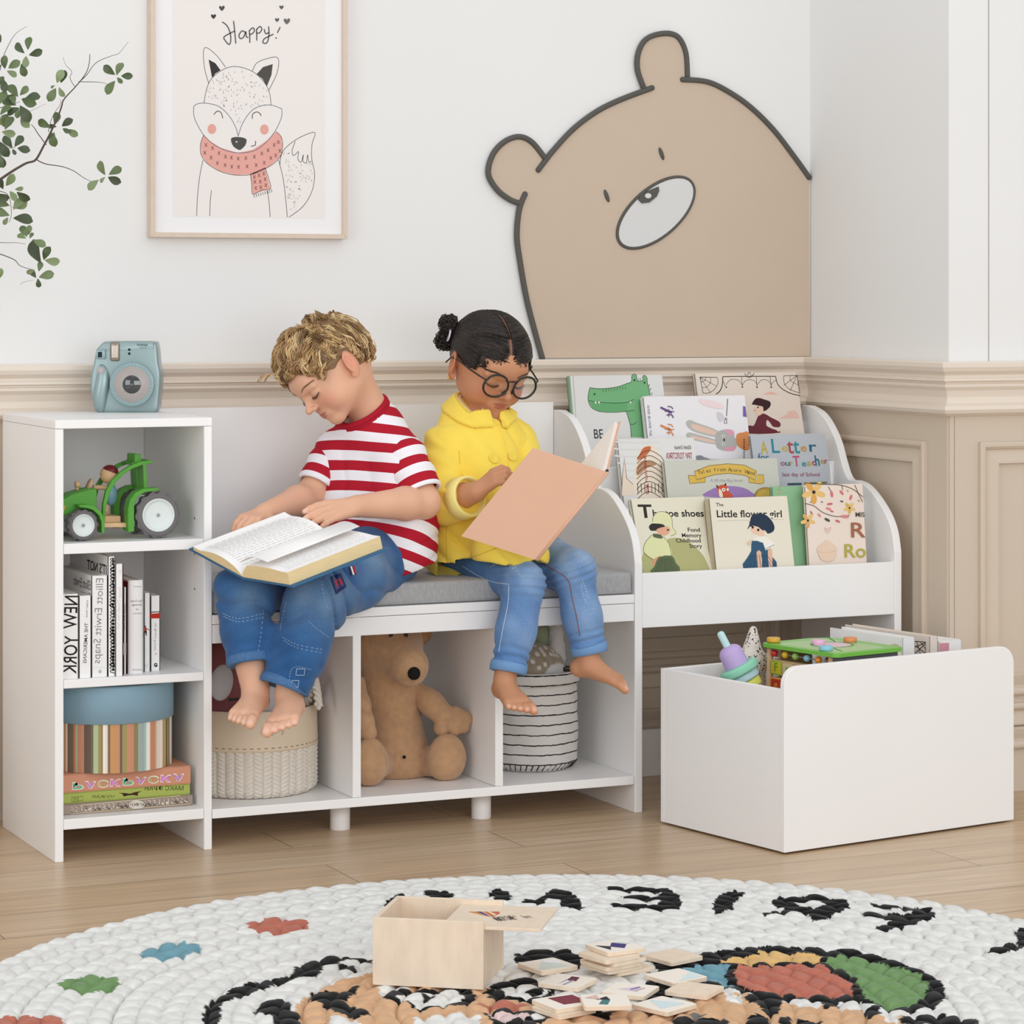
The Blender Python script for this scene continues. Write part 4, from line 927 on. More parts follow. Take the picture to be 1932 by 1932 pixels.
# round glasses and ear stud
fr = mat('black_glasses_frame', '#17181c', .25, .6); gls = mat('clear_lens', '#ffffff', .02, .5, trans=1, alpha=.12)
eg = thing('eyeglasses', None, None, (0, 0, 0)); eg.parent = girl; eg.matrix_parent_inverse = girl.matrix_basis.inverted()
mb = MB()
def lens(x, n=40): 
    o = []
    for k in range(n):
        a = 2 * PI * k / n; r = .128 * (1 + .05 * math.cos(2 * a) + .03 * math.sin(3 * a) * 0); o.append(GL.p(V3((x + r * 1.04 * math.cos(a), .512 - .10 * abs(x + r * math.cos(a)) - .05 * math.sin(a) * 0, -.015 + r * .98 * math.sin(a) + (.008 if math.sin(a) > .6 else 0)))))
    return o
for x in (-.175, .175): mb.tube(lens(x), .0022, fr, 8, closed=True)
mb.tube([GL.p((-.055, .508, .045)), GL.p((0, .516, .060)), GL.p((.055, .508, .045))], .0017, fr, 8)
for x in (-1, 1): mb.tube([GL.p((x * .03, .51, -.03)), GL.p((x * .045, .49, -.07)), GL.p((x * .06, .47, -.10))], [.0016, .0026, .0018], fr, 8)
mb.build('frame', eg)
for x in (-1, 1):
    mb = MB(); mb.tube([GL.p((x * .305, .480, .045)), GL.p((x * .345, .44, .055)), GL.p((x * .39, .25, .055)), GL.p((x * .42, .05, .06)), GL.p((x * .425, -.09, .03)), GL.p((x * .43, -.16, -.06))], .0017, fr, 8); mb.build('temple', eg)
    mb = MB(); L_ = lens(x * .175); mb.add([V3(a) for a in L_], [tuple(range(len(L_)))], gls); mb.build('lens', eg)
mb = MB(); mb.ball(GL.p((.44, .0, -.165)), .0028, mat('gold_metal', '#e0b25e', .25, .5, metal=1)); mb.build('ear_stud', girl)
# pink hardcover held open in front of her
c1 = J(1006, 845, -.135); c2 = J(1147, 891, -.175); c3 = J(1012.5, 1057, -.135); c4 = c1 + (c3 - c2)
bk = thing('open_book', 'open hardcover book with plain salmon pink cover held by the child in the yellow coat', 'book', tuple(c3))
pk = mat('salmon_book_cloth', '#dfb398', .7, .25, noise=.02, nscale=12, bump=.15, bscale=400)
n1 = unit(np.cross(c1 - c2, c3 - c2)); n1 = n1 if n1 @ V3(FW) > 0 else -n1        # towards the pages
mb = MB(); slab(mb, c2, (c1 - c2), (c3 - c2), n1, .0028, pk)
V2 = V3((.070, .085, .090)); c5 = c2 + V2; n2 = unit(np.cross(V2, c3 - c2)); n2 = -n2 if n2 @ (c1 - c2) < 0 else n2
n2 = -n2 if n2 @ V3((-1, 0, 0)) < 0 else n2
slab(mb, c2, V2, (c3 - c2), n2, .0028, pk)
mb.tube([c2, c3], .0035, pk, 8)
mb.build('cover', bk, recalc=True)
mb = MB(); e_ = (c3 - c2); sh = unit(e_) * .004
slab(mb, c2 + n1 * .0029 + sh + (c1 - c2) * .02, (c1 - c2) * .955, e_ * .97, n1, .006, pw); mb.build('page_block', bk, recalc=True)
mb = MB(); slab(mb, c2 + n2 * .0029 + sh + V2 * .03, V2 * .94, e_ * .97, n2, .0075, mat('ivory_page', '#efe6de', .8)); mb.build('page_block', bk, recalc=True)
mb = MB(); mb.tube([c2 + n1 * .004 + V3((-.002, 0, .001)), c2 + n2 * .004 + V3((.002, 0, .001))], .003, flat('#2b2b33'), 6); mb.build('headband', bk)
# ================================================================ wall art
def zc(s, ox, oy, L): return [(ox + a / s, oy + b / s) for a, b in L]
fx = lambda L: zc(4.11, 270, 0, L)
x0, zb = at(285, 448, Y=W - .026).x, at(470, 449, Y=W - .026).z; x1 = at(656, 448, Y=W - .026).x; zt = zb + .68; ix0, ix1 = at(293.8, 440, Y=W - .026).x, at(646, 440, Y=W - .026).x; izb = at(470, 440, Y=W - .026).z
pf = thing('framed_picture', 'beige wooden framed fox drawing hung on the white wall', 'picture', ((x0 + x1) / 2, W - .01, zb))
MP = frame((0, W - .026, 0), (1, 0, 0), (0, 0, 1)); frm = mat('beige_frame_wood', '#d8c6b5', .5, .4, noise=.03, nscale=60)
mb = MB(); fw_ = ix0 - x0; fb = izb - zb
def mitre(mb, X0, X1, Z0, Z1, w, z0, z1, m):
    i = [(X0 + w, Z0 + w), (X1 - w, Z0 + w), (X1 - w, Z1 - w), (X0 + w, Z1 - w)]; o = [(X0, Z0), (X1, Z0), (X1, Z1), (X0, Z1)]
    for k in range(4): q = (k + 1) % 4; mb.prism([o[k], o[q], i[q], i[k]], z0, z1, m, MP)
mitre(mb, x0, x1, zb, zt, fw_, -.0255, 0, frm); mb.build('frame', pf, .0006, recalc=True)
mb = MB(); mb.box((ix0 - .002, W - .016, izb - .002), (ix1 + .002, W - .010, zt - fb), mat('white_mat_board', '#eeeeef', .7)); mb.build('mat_board', pf)
SF = Sheet(frame((0, W - .0162, 0), (1, 0, 0), (0, 0, 1))); mb = MB(); ink = '#3a3836'; blue = '#3b5475'
pp = [SF.p(*a) for a in fx([(232, 1680), (1408, 1690)])]; mb.poly([pp[0], (pp[1][0], pp[0][1]), (pp[1][0], zt - .06), (pp[0][0], zt - .06)], '#ebe6e3', SF.M, SF.nz())
SF.fill(mb, fx([(470, 1045), (445, 1120), (450, 1200), (500, 1270), (600, 1330), (720, 1358), (850, 1350), (980, 1290), (1060, 1220), (1082, 1130), (1070, 1060), (1030, 1020), (960, 1090), (850, 1160), (735, 1185), (600, 1145), (520, 1095)]), '#e3a79c')
SF.fill(mb, fx([(832, 1350), (850, 1505), (988, 1462), (945, 1300)]), '#e3a79c')
for L in ([(470, 1045), (445, 1120), (450, 1200), (500, 1270), (600, 1330), (720, 1358), (850, 1350), (980, 1290), (1060, 1220), (1082, 1130), (1070, 1060), (1030, 1020)], [(832, 1350), (842, 1430), (850, 1505), (920, 1475), (988, 1462), (972, 1380), (945, 1300)], [(465, 1240), (440, 1360), (422, 1520), (415, 1675)], [(530, 1475), (520, 1570), (517, 1675)], [(965, 1480), (978, 1580), (985, 1682)], [(1050, 1240), (1085, 1380), (1105, 1540), (1118, 1685)],
          [(1060, 1280), (1080, 1180), (1160, 1100), (1260, 1045), (1333, 1030), (1310, 1120), (1308, 1230), (1330, 1350), (1310, 1480), (1240, 1600), (1130, 1685)], [(1180, 1095), (1155, 1170), (1170, 1205), (1205, 1175), (1200, 1230), (1225, 1258), (1242, 1200), (1240, 1250), (1265, 1262), (1275, 1200), (1285, 1258), (1305, 1250)],
          [(472, 800), (490, 700), (530, 610), (620, 540), (720, 516), (850, 555), (940, 640), (980, 720), (992, 815)], [(510, 650), (475, 520), (475, 372), (560, 420), (640, 522)], [(848, 550), (880, 490), (960, 455), (1045, 450), (1040, 560), (975, 700)]):
    SF.line(mb, fx(L), 1.0, ink)
for L in ([(392, 825), (420, 806), (480, 800), (580, 822), (660, 890), (715, 980), (737, 1055)], [(737, 1055), (770, 960), (830, 870), (900, 825), (990, 815), (1075, 843)], [(392, 825), (400, 920), (480, 1060), (600, 1150), (740, 1185), (880, 1160), (1000, 1050), (1070, 920), (1075, 843)]): SF.line(mb, fx(L), 1.0, blue)
SF.fill(mb, fx([(508, 462), (560, 490), (600, 545), (560, 570), (535, 605)]), '#33302e'); SF.fill(mb, fx([(1005, 497), (930, 520), (880, 575), (925, 610), (960, 668), (995, 580)]), '#4d4a47')
SF.fill(mb, fx([(686, 1070), (740, 1062), (798, 1078), (795, 1120), (770, 1150), (745, 1163), (705, 1140), (685, 1105)]), '#4d4a47', 4); SF.oval(mb, *fx([(724, 1100)])[0], 2, 1.2, '#e8e4e0')
for c in ((533, 1000), (940, 1004)): SF.oval(mb, *fx([c])[0], 8, 9.5, '#e2a699')
for L in ([(548, 888), (575, 862), (605, 875), (617, 918)], [(846, 920), (850, 885), (880, 868), (905, 880), (914, 898)], [(872, 1092), (868, 1125), (836, 1135)]): SF.line(mb, fx(L), 1.3, ink)
for i in range(200):                                  # short dots on head and tail
    a, b = random.uniform(500, 980), random.uniform(535, 960)
    if ((a - 730) / 235) ** 2 + ((b - 740) / 215) ** 2 < 1 and not (((a - 540) / 190) ** 2 + ((b - 985) / 175) ** 2 < 1 or ((a - 930) / 185) ** 2 + ((b - 985) / 165) ** 2 < 1): SF.line(mb, fx([(a, b), (a + 3, b + 9)]), .8, '#7d7976', 0)
for i in range(110):
    a, b = random.uniform(1085, 1310), random.uniform(1180, 1620)
    if a < 1320 - max(0, b - 1400) * .75 and a > 1085 + max(0, b - 1300) * .15 and not (a > 1160 and b < 1265): SF.line(mb, fx([(a, b), (a + 3, b + 9)]), .8, '#8d8986', 0)
for (a, b) in [(487, 1124), (538, 1148), (588, 1188), (638, 1215), (684, 1222), (737, 1230), (796, 1226), (862, 1215), (920, 1190), (968, 1165), (1016, 1123), (1048, 1102), (478, 1185), (527, 1222), (575, 1265), (635, 1280), (687, 1292), (740, 1294), (806, 1290), (876, 1280), (938, 1262), (990, 1226), (1028, 1205), (1060, 1170), (862, 1372), (898, 1360), (935, 1346), (866, 1410), (908, 1408), (946, 1390), (873, 1458), (912, 1452), (951, 1436)]:
    SF.line(mb, fx([(a - 9, b - 14), (a + 9, b + 14)]), .8, '#6a4a47', 0); SF.line(mb, fx([(a + 9, b - 14), (a - 9, b + 14)]), .8, '#6a4a47', 0)
for k in range(9): SF.line(mb, fx([(858 + k * 17, 1508 - k * 5), (862 + k * 17, 1532 - k * 5)]), .8, ink, 0)
for (a, b, r, g) in ((610, 64, 20, '#4a4845'), (545, 128, 18, '#33312f'), (1072, 57, 15, '#5a5855'), (1038, 155, 15, '#5a5855'), (1114, 165, 23, '#6a6865')):
    SF.fill(mb, fx([(a, b + r), (a - r, b - r * .1), (a - r * .9, b - r * .8), (a - r * .3, b - r * .8), (a, b - r * .3), (a + r * .3, b - r * .9), (a + r * .95, b - r * .8), (a + r, b - r * .1)]), g, 3)
for L in ([(612, 170), (650, 200), (675, 260), (678, 320), (665, 345), (640, 320), (625, 290), (660, 265), (710, 240)], [(700, 162), (708, 230), (718, 338)], [(790, 250), (765, 240), (742, 275), (755, 300), (780, 285), (795, 245), (800, 285), (815, 290)], [(822, 235), (826, 280), (827, 332)], [(822, 240), (850, 215), (862, 240), (840, 265), (824, 262)], [(878, 225), (880, 270), (880, 315)], [(878, 230), (905, 205), (920, 228), (900, 256), (880, 255)], [(938, 225), (950, 262), (975, 250)], [(972, 205), (975, 270), (960, 330), (930, 332), (940, 300), (1010, 265)], [(1062, 210), (1040, 255)]): SF.line(mb, fx(L), 1.7, ink, 5)
SF.oval(mb, *fx([(1030, 295)])[0], 1.3, 1.3, ink)
mb.build('print', pf)
# ---------------------------------------------------------------- bear wall decoration
bz = lambda L: zc(1.8365, 880, 20, L)
bear = thing('bear_wall_decoration', 'large tan bear face with dark raised outline on the white wall', 'wall decoration', (1.3, W - .005, RZ + .01))
SBr = Sheet(frame((0, W - .006, 0), (1, 0, 0), (0, 0, 1))); tan = mat('tan_felt_panel', '#c9b7a4', .8, .2, noise=.01, nscale=10); dk_ = mat('charcoal_felt_tube', '#5b5955', .75, .25)
poly = bz([(262, 1204), (240, 1125), (208, 1000), (188, 870), (178, 760), (186, 668), (150, 652), (105, 618), (78, 565), (92, 500), (130, 456), (180, 438), (226, 458), (272, 512), (300, 485), (370, 410), (450, 350), (530, 310), (618, 275), (598, 235), (592, 180), (606, 125), (645, 92), (692, 80), (732, 95), (756, 150), (762, 240), (830, 246), (900, 277), (980, 332), (1060, 410), (1130, 500), (1187, 572), (1190, 1198)])
mb = MB(); mb.prism(SBr.pts(poly), -.0055, 0, tan, SBr.M); mb.build('face_panel', bear, recalc=True)
def T3(L, off=.0045): return [SBr.M @ Vector((*SBr.p(*a), off * .3)) for a in bz(L)]
for L in ([(262, 1204), (240, 1125), (208, 1000), (185, 870), (174, 780), (182, 690), (202, 636)], [(186, 668), (150, 655), (105, 620), (75, 565), (90, 500), (130, 455), (180, 437), (226, 456), (272, 512)], [(248, 552), (300, 485), (370, 410), (450, 350), (530, 310), (642, 268)], [(612, 265), (592, 205), (594, 150), (616, 105), (655, 84), (705, 80), (738, 98), (760, 150), (765, 232)], [(748, 239), (830, 246), (900, 277), (980, 332), (1060, 410), (1130, 500), (1186, 578)]):
    mb = MB(); P = [p for p in cr(T3(L), 7)]; mb.tube(P, .0060, dk_, 10); mb.ball(P[0], .0060, dk_, u=12, v=8); mb.ball(P[-1], .0060, dk_, u=12, v=8); mb.build('outline', bear)
for c in ((675, 496), (485, 642)):
    q = T3([c])[0]; mb = MB(); mb.ball((0, 0, 0), (.0045, .0145, .004), dk_, Matrix.Translation(q) @ Matrix.Rotation(PI / 2, 4, 'X') @ Matrix.Rotation(.38, 4, 'Z')); mb.build('eye', bear)
mz = []
for k in range(48):
    a = 2 * PI * k / 48; u_, v_ = math.cos(a) * 162, math.sin(a) * 82; ct, st_ = math.cos(-.72), math.sin(-.72); mz.append((655 + u_ * ct - v_ * st_, 700 + u_ * st_ + v_ * ct))
mb = MB(); mb.prism([SBr.p(*a) for a in bz(mz)], 0, .003, mat('pale_grey_felt', '#d6d6d6', .8), SBr.M); mb.tube(T3(mz), .0036, dk_, 8, closed=True); mz_o = mb.build('muzzle', bear, recalc=False)
mb = MB(); mb.prism(SBr.pts(bz([(592, 655), (600, 640), (625, 625), (662, 610), (664, 625), (655, 645), (630, 665), (605, 668)])), .003, .006, dk_, SBr.M)
mb.prism([SBr.p(*a) for a in bz([(625 + 11 * math.cos(t_), 642 + 9 * math.sin(t_)) for t_ in np.linspace(0, 6.1, 14)])], .006, .0068, '#d8d8d8', SBr.M); mb.build('nose', mz_o, recalc=True)
# ---------------------------------------------------------------- instant camera
cp = at(238, 778, Z=.7872); k_ = (cp - CAM).dot(FW) / FPX; MC = Matrix.Translation(cp) @ Matrix.Rotation(-YAW, 4, 'Z') @ Matrix.Rotation(PI / 2, 4, 'X')
ic = thing('instant_camera', 'pale metallic blue instant camera standing on top of the cubby tower', 'camera', tuple(cp))
cz = lambda L: [((0 + a / 4.83 - 238) * k_, (778 - (640 + b / 4.83)) * k_) for a, b in L]
cbody = mat('pale_blue_metallic_plastic', '#8fa4a5', .34, .6, metal=.35, coat=.3); cgr = mat('camera_grey_plastic', '#a79f9b', .4)
def cap2(L, n=6): return [(a.x, a.y) for a in cr([Vector((x, y, 0)) for x, y in L], n, True)]
bd = cap2(cz([(880, 660), (855, 620), (838, 560), (822, 450), (828, 330), (850, 230), (870, 120), (880, 90), (930, 35), (970, 20), (1100, 17), (1250, 17), (1400, 20), (1425, 45), (1437, 120), (1445, 220), (1462, 310), (1460, 420), (1448, 560), (1440, 630), (1410, 668), (1330, 677), (1000, 677)]), 4)
bm = bmesh.new(); vs_ = [bm.verts.new((x, y, -.052)) for x, y in bd]; f_ = bm.faces.new(vs_); r_ = bmesh.ops.extrude_face_region(bm, geom=[f_]); 
for v in [g for g in r_['geom'] if isinstance(g, bmesh.types.BMVert)]: v.co.z = 0
bmesh.ops.recalc_face_normals(bm, faces=bm.faces); e_ = [e for e in bm.edges if abs(e.verts[0].co.z - e.verts[1].co.z) < 1e-6]
bmesh.ops.bevel(bm, geom=e_, offset=.0055, segments=4, affect='EDGES', profile=.5)
mb = MB(); mb.bm(bm, cbody, MC); mb.build('body', ic)
mb = MB(); gr = cz([(1010, 200), (1000, 300), (960, 370), (945, 450), (965, 540), (1000, 620), (1030, 655), (960, 650), (880, 640), (850, 560), (835, 450), (840, 330), (860, 250), (900, 205), (960, 190)])
bm = bmesh.new(); bmesh.ops.create_uvsphere(bm, u_segments=20, v_segments=12, radius=1)
g0 = cz([(925, 450)])[0]
for v in bm.verts: v.co = Vector((g0[0] + v.co.x * .0145 + .003 * math.sin(v.co.y * 3), g0[1] + v.co.y * .047, v.co.z * .0105))
mb.bm(bm, cbody, MC); mb.build('grip', ic)
def disc(nm, c, r, z0, z1, m, par, ry=None, extra=None):
    q = cz([c])[0]; mb = MB(); R1 = r / 4.83 * k_; mb.lathe([(R1, z0), (R1, z1 - .0012), (R1 - .0012, z1), (.001, z1)], m, MC @ Matrix.Translation((q[0], q[1], 0)), 40, 1, ry or 1)
    if extra: extra(mb, q)
    return mb.build(nm, par)
def rings(mb, q):
    M2 = MC @ Matrix.Translation((q[0], q[1], 0)); e = lambda r: r / 4.83 * k_
    mb.lathe([(e(192), .0172), (e(190), .0176), (e(166), .0176)], '#8fa9ab', M2, 40, caps=False)
    for k in range(36): a = k / 36 * 6.283; mb.box((-.0004, e(172), .0176), (.0004, e(181), .018), '#5f7f83', M2 @ Matrix.Rotation(a, 4, 'Z'))
    mb.lathe([(e(166), .0173), (e(164), .0179), (.001, .0179)], cgr, M2, 40, caps=False)
    mb.lathe([(e(84), .0178), (e(80), .0186), (0.001, .0188)], mat('black_lens_glass', '#0d0d0f', .08, .8, coat=1), M2, 40, caps=False)
    for s_ in (-1, 1): mb.box((s_ * .0016 - .0005, -.002, .0188), (s_ * .0016 + .0005, .002, .0189), '#8d8d90', M2)
disc('lens_barrel', (1212, 410), 203, -.004, .0172, cbody, ic, extra=rings)
disc('shutter_button', (922, 283), 33, -.002, .0085, mat('pinkish_grey_button', '#b3a8a6', .5), ic)
mb = MB(); q = cz([(878, 180), (962, 95)]); mb.rbox((q[0][0], q[0][1], -.003), (q[1][0], q[1][1], .006), .002, cbody, MC); q = cz([(896, 165), (934, 115)]); mb.box((q[0][0], q[0][1], .006), (q[1][0], q[1][1], .0064), '#12292c', MC); mb.build('viewfinder', ic)
mb = MB(); q = cz([(1004, 200), (1092, 25)]); mb.rbox((q[0][0], q[0][1], -.003), (q[1][0], q[1][1], .004), .0038, mat('flash_bezel', '#8b8273', .3, .6, metal=.5), MC, 4); q = cz([(1018, 170), (1078, 55)]); mb.rbox((q[0][0], q[0][1], .002), (q[1][0], q[1][1], .0052), .0015, mat('flash_window', '#cfc3b4', .15, .7), MC); mb.build('flash', ic)
mb = MB()
for c in ((1178, 95), (1178, 131)): q = cz([c])[0]; mb.lathe([(.0024, 0), (.0024, .0006)], '#14201f', MC @ Matrix.Translation((q[0], q[1], 0)), 16)
q = cz([(1250, 62)])[0]; mb.text('instax', '#2f4a4c', MC, .0085, q[0], q[1], .0002, width=.0205, bold=.02); q = cz([(1270, 84)])[0]; mb.text('mini 8', '#4a6466', MC, .0042, q[0], q[1], .0002, width=.013); mb.build('front_marking', ic)
# ---------------------------------------------------------------- wooden tractor in the upper cubby
tz = lambda L: zc(8.4, 110, 840, L)
YN = .058; ST = Sheet(frame((0, YN, 0), (1, 0, 0), (0, 0, 1))); gre = mat('green_painted_wood', '#4d9a2c', .38, .45, noise=.04, nscale=50); wd = mat('natural_beech', '#d9b48b', .5, .3, noise=.06, nscale=60, stretch=(1, 6, 6)); tyre = mat('grey_rubber', '#6f6b6c', .75, .3); hubm = mat('white_hub_plastic', '#dbe2e0', .4)
tp = at(200, 1020, Z=.5665)
tr_ = thing('toy_tractor', 'green wooden toy tractor with grey tyres and small driver inside the upper cubby', 'toy tractor', (.12, .1, .567))
def slabp(nm, L, y0, y1, m=gre, smooth=0, par=None, bev=.001):
    mb = MB(); P = [tuple(a) for a in cr([(x, y) for x, y in tz(L)], smooth, True)] if smooth else tz(L)
    mb.prism(ST.pts(P), -y1, -y0, m, ST.M); return mb.build(nm, par or tr_, bev, recalc=True)
slabp('hood', [(96, 1120), (96, 870), (250, 790), (480, 720), (620, 700), (640, 720), (640, 1090), (300, 1090)], .012, .070)
mb = MB(); P = tz([(96, 860), (250, 780), (480, 705), (620, 690), (630, 720), (480, 745), (250, 810), (96, 890)]); mb.prism(ST.pts(P), -.060, -.022, gre, ST.M); mb.build('hood_ridge', tr_, .001, recalc=True)
arch = [(700, 1235), (705, 1080), (712, 930), (760, 720), (850, 560), (980, 430), (1130, 330), (1300, 260), (1490, 235), (1495, 290), (1360, 305), (1180, 370), (1040, 460), (920, 580), (820, 740), (765, 950), (745, 1100), (738, 1235)]
slabp('cab_arch', arch, 0, .010); slabp('cab_arch', arch, .072, .082)
slabp('roof', [(1180, 290), (1300, 262), (1480, 238), (1485, 262), (1320, 290), (1190, 325)], .010, .072)
slabp('rear_panel', [(1340, 290), (1390, 290), (1415, 700), (1360, 700)], .0, .034); slabp('rear_panel', [(1340, 290), (1390, 290), (1415, 700), (1360, 700)], .046, .082)
for a_, b_ in ((.014, .032), (.045, .063)): slabp('roof_block', [(1245, 285), (1250, 150), (1345, 150), (1355, 270)], a_, b_)
fr_ = [(1060, 1360), (1060, 1000), (1090, 860), (1180, 740), (1300, 680), (1540, 665), (1545, 710), (1330, 735), (1220, 800), (1160, 920), (1158, 1050), (1158, 1360)]
slabp('rear_fender', fr_, -.018, .010); slabp('rear_fender', fr_, .072, .095)
ff_ = [(690, 1380), (690, 1180), (640, 1050), (540, 960), (430, 935), (290, 935), (290, 975), (420, 990), (510, 1020), (600, 1100), (640, 1200), (645, 1380)]
slabp('front_fender', ff_, -.018, .012); slabp('front_fender', ff_, .070, .095)
slabp('floor_board', [(640, 1230), (1090, 1230), (1090, 1300), (640, 1300)], -.004, .086, wd)
slabp('seat_block', [(760, 1130), (1020, 1130), (1020, 1232), (760, 1232)], .012, .070, wd)
mb = MB(); mb.tube([ST.M @ Vector((*ST.p(*a), -.012)) for a in tz([(106, 1110), (110, 1040), (135, 960)])], .0012, '#e8b35a', 6); mb.build('trim_strip', tr_)
def wheel(c, R, yf, th=.022):
    q = ST.M @ Vector((*ST.p(*tz([c])[0]), 0)); q.z = max(q.z, .5668 + R); Mw = frame((q.x, yf, .5668 + R), (1, 0, 0), (0, 0, 1)); mb = MB(); L = []; N_ = 14
    for k in range(N_ * 4): a = 2 * PI * k / (N_ * 4); r = R if k % 4 < 2 else R * .94; L.append((r * math.cos(a), r * math.sin(a)))
    mb.prism(L, -th, -.003, tyre, Mw); mb.lathe([(R * .93, -.003), (R * .88, 0), (R * .72, .0005), (R * .70, -.004)], tyre, Mw, 40, caps=False); w_ = mb.build('wheel', tr_, .0006, recalc=True)
    mb = MB(); mb.lathe([(R * .72, -.004), (R * .71, .0016), (R * .66, .0018), (R * .63, -.0012), (R * .5, -.0022), (.001, -.0022)], hubm, Mw, 40, caps=False); mb.lathe([(.0038, -.0022), (.0038, -.001), (.003, -.0006), (.0005, -.0006)], '#b9c0be', Mw, 16, caps=False); mb.box((-.0025, -.0004, -.0006), (.0025, .0004, -.0004), '#5b6462', Mw); mb.box((-.0004, -.0025, -.0006), (.0004, .0025, -.0004), '#5b6462', Mw); mb.build('hub', w_)
Rr, Rf = .0425, .0285
for yf in (.036, .150): wheel((1530, 1140), Rr, yf)
for yf in (.036, .150): wheel((345, 1290), Rf, yf)
dr = Vector((*ST.p(*tz([(930, 800)])[0]), 0)); Dw = lambda px, py, y=.040: ST.M @ Vector((*ST.p(*tz([(px, py)])[0]), -y))
mb = MB(); c = Dw(930, 800); mb.ball(c, (.0115, .011, .021), mat('blue_grey_paint', '#6f9aa8', .4)); mb.build('driver_body', tr_)
mb = MB(); c = Dw(900, 490); mb.ball(c, .0165, wd); mb.ball(c + Vector((.002, 0, .0055)), (.0155, .0155, .0130), mat('dark_red_paint', '#6d1119', .4)); mb.ball(c + Vector((-.0155, -.006, .002)), .0012, '#4b8ca0'); mb.ball(c + Vector((-.0170, 0, -.001)), .0016, wd); mb.build('driver_head', tr_)
mb = MB(); mb.tube([Dw(900, 700), Dw(780, 690), Dw(650, 690)], .0045, wd, 8); mb.build('driver_arm', tr_)
mb = MB(); mb.lathe([(.012, 0), (.012, .004)], wd, frame(Dw(570, 640), (0, 1, 0), (.5, 0, 1)), 24); mb.build('steering_wheel', tr_)
mb = MB(); mb.tube([Dw(400, 740), Dw(400, 670)], .003, wd, 8); mb.lathe([(.006, -.004), (.006, .004)], wd, frame(Dw(400, 645), (0, 1, 0), (0, 0, 1)), 16); mb.build('exhaust_cap', tr_)
mb = MB(); mb.tube([Dw(850, 960), Dw(850, 1130)], .006, wd, 10); mb.build('driver_leg', tr_)
# ---------------------------------------------------------------- books standing in the middle cubby
kz = lambda L: zc(6.44, 100, 1030, L)
def pcube(mb, xa, xb, y0, y1, z0, z1, m, pgm=pg):      # a closed book: spine towards the viewer, page block inside
    mb.box((xa, y0, z0), (xa + .0012, y1, z1), m); mb.box((xb - .0012, y0, z0), (xb, y1, z1), m); mb.box((xa, y0, z0), (xb, y0 + .0014, z1), m)
def std_book(label, xl, xr, ytop, y0, dep, col, decorate=None, rounded=False, cat='book'):
    a = at(xl, 1270, Y=y0).x + .0002; b = at(xr, 1270, Y=y0).x - .0002; zt_ = at((xl + xr) / 2, ytop, Y=y0).z; z0 = .3242
    t = thing('book', label, cat, ((a + b) / 2, y0 + dep / 2, z0), 'books standing in the middle cubby'); m = mat('book_cloth_' + col.strip('#'), col, .5, .35)
    mb = MB()
    if rounded:
        L = [(a, y0 + .006)] + [((a + b) / 2 - (b - a) / 2 * math.cos(PI * k / 8), y0 + .006 - .006 * math.sin(PI * k / 8)) for k in range(1, 8)] + [(b, y0 + .006), (b, y0 + dep), (b - .0012, y0 + dep), (b - .0012, y0 + .008), (a + .0012, y0 + .008), (a + .0012, y0 + dep), (a, y0 + dep)]
        mb.prism(L, z0, zt_, m)
    else: pcube(mb, a, b, y0, y0 + dep, z0, zt_, m)
    mb.build('cover', t, recalc=True); MB().box((a + .0014, y0 + (.009 if rounded else .0018), z0 + .003), (b - .0014, y0 + dep - .003, zt_ - .003), mat('paper_white', '#ece8e0', .8)).build('page_block', t)
    if decorate:
        mb = MB(); sh = Sheet(frame((0, y0 - .0001, 0), (1, 0, 0), (0, 0, 1))); sh.y0 = y0; decorate(mb, sh, a, b, y0, z0, zt_); mb.build('spine_print', t)
def vt(mb, sh, t_, x, y, h, c, ln, **k): sh.text(mb, t_, *kz([(x, y)])[0], h, c, width=ln, mirror=True, rot=PI / 2, **k)
def side_text(mb, xa, y, z, t_, size, c, wdt, m=True):       # lettering on the left cover of a book, seen at a slant
    M_ = frame((xa - .0002, y, z), (0, 1, 0), (0, 0, 1)); M_ = Matrix.Translation((xa - .0003, y, z)) @ Matrix(((0, 0, -1, 0), (-1, 0, 0, 0), (0, 1, 0, 0), (0, 0, 0, 1))); mb.text(t_, c, M_, size, 0, 0, 0, width=wdt, mirror=m, bold=.03)
std_book('wide white book with large black NEW YORK lettering, leftmost in the middle cubby', 117, 148.3, 1121, .010, .26, '#eceae8', lambda mb, sh, a, b, y0, z0, z1: (vt(mb, sh, 'NEW', 302, 605, 26.5, '#121212', 62, bold=.02), vt(mb, sh, 'YORK', 302, 1090, 26.5, '#121212', 72, bold=.02)))
std_book('white book with small mirrored spine title THE AMERICANS', 148.8, 172.2, 1124, .012, .24, '#f0efee', lambda mb, sh, a, b, y0, z0, z1: (vt(mb, sh, 'THE AMERICANS', 428, 935, 7, '#2a2a2a', 76, bold=.01), vt(mb, sh, 'ROBERT FRANK', 428, 660, 3.2, '#6a6a6a', 33)))
std_book('tall white book with thin grey spine lettering beside THE AMERICANS book', 172.6, 203, 1086, .014, .25, '#efeeed', lambda mb, sh, a, b, y0, z0, z1: (vt(mb, sh, 'Elliott Erwitt Snaps', 612, 395, 15, '#8d8d8d', 160), side_text(mb, a, y0 + .006, z1 - .026, 'Elliott Erwitt', .024, '#7c7b79', .11), side_text(mb, a, y0 + .006, z1 - .040, 'Snaps', .012, '#4a4a49', .07), sh.line(mb, kz([(470, 1480), (660, 1480)]), .5, '#c9c8c7', 0), sh.oval(mb, *kz([(572, 1525)])[0], 3, 3.6, '#b9b8b7')))
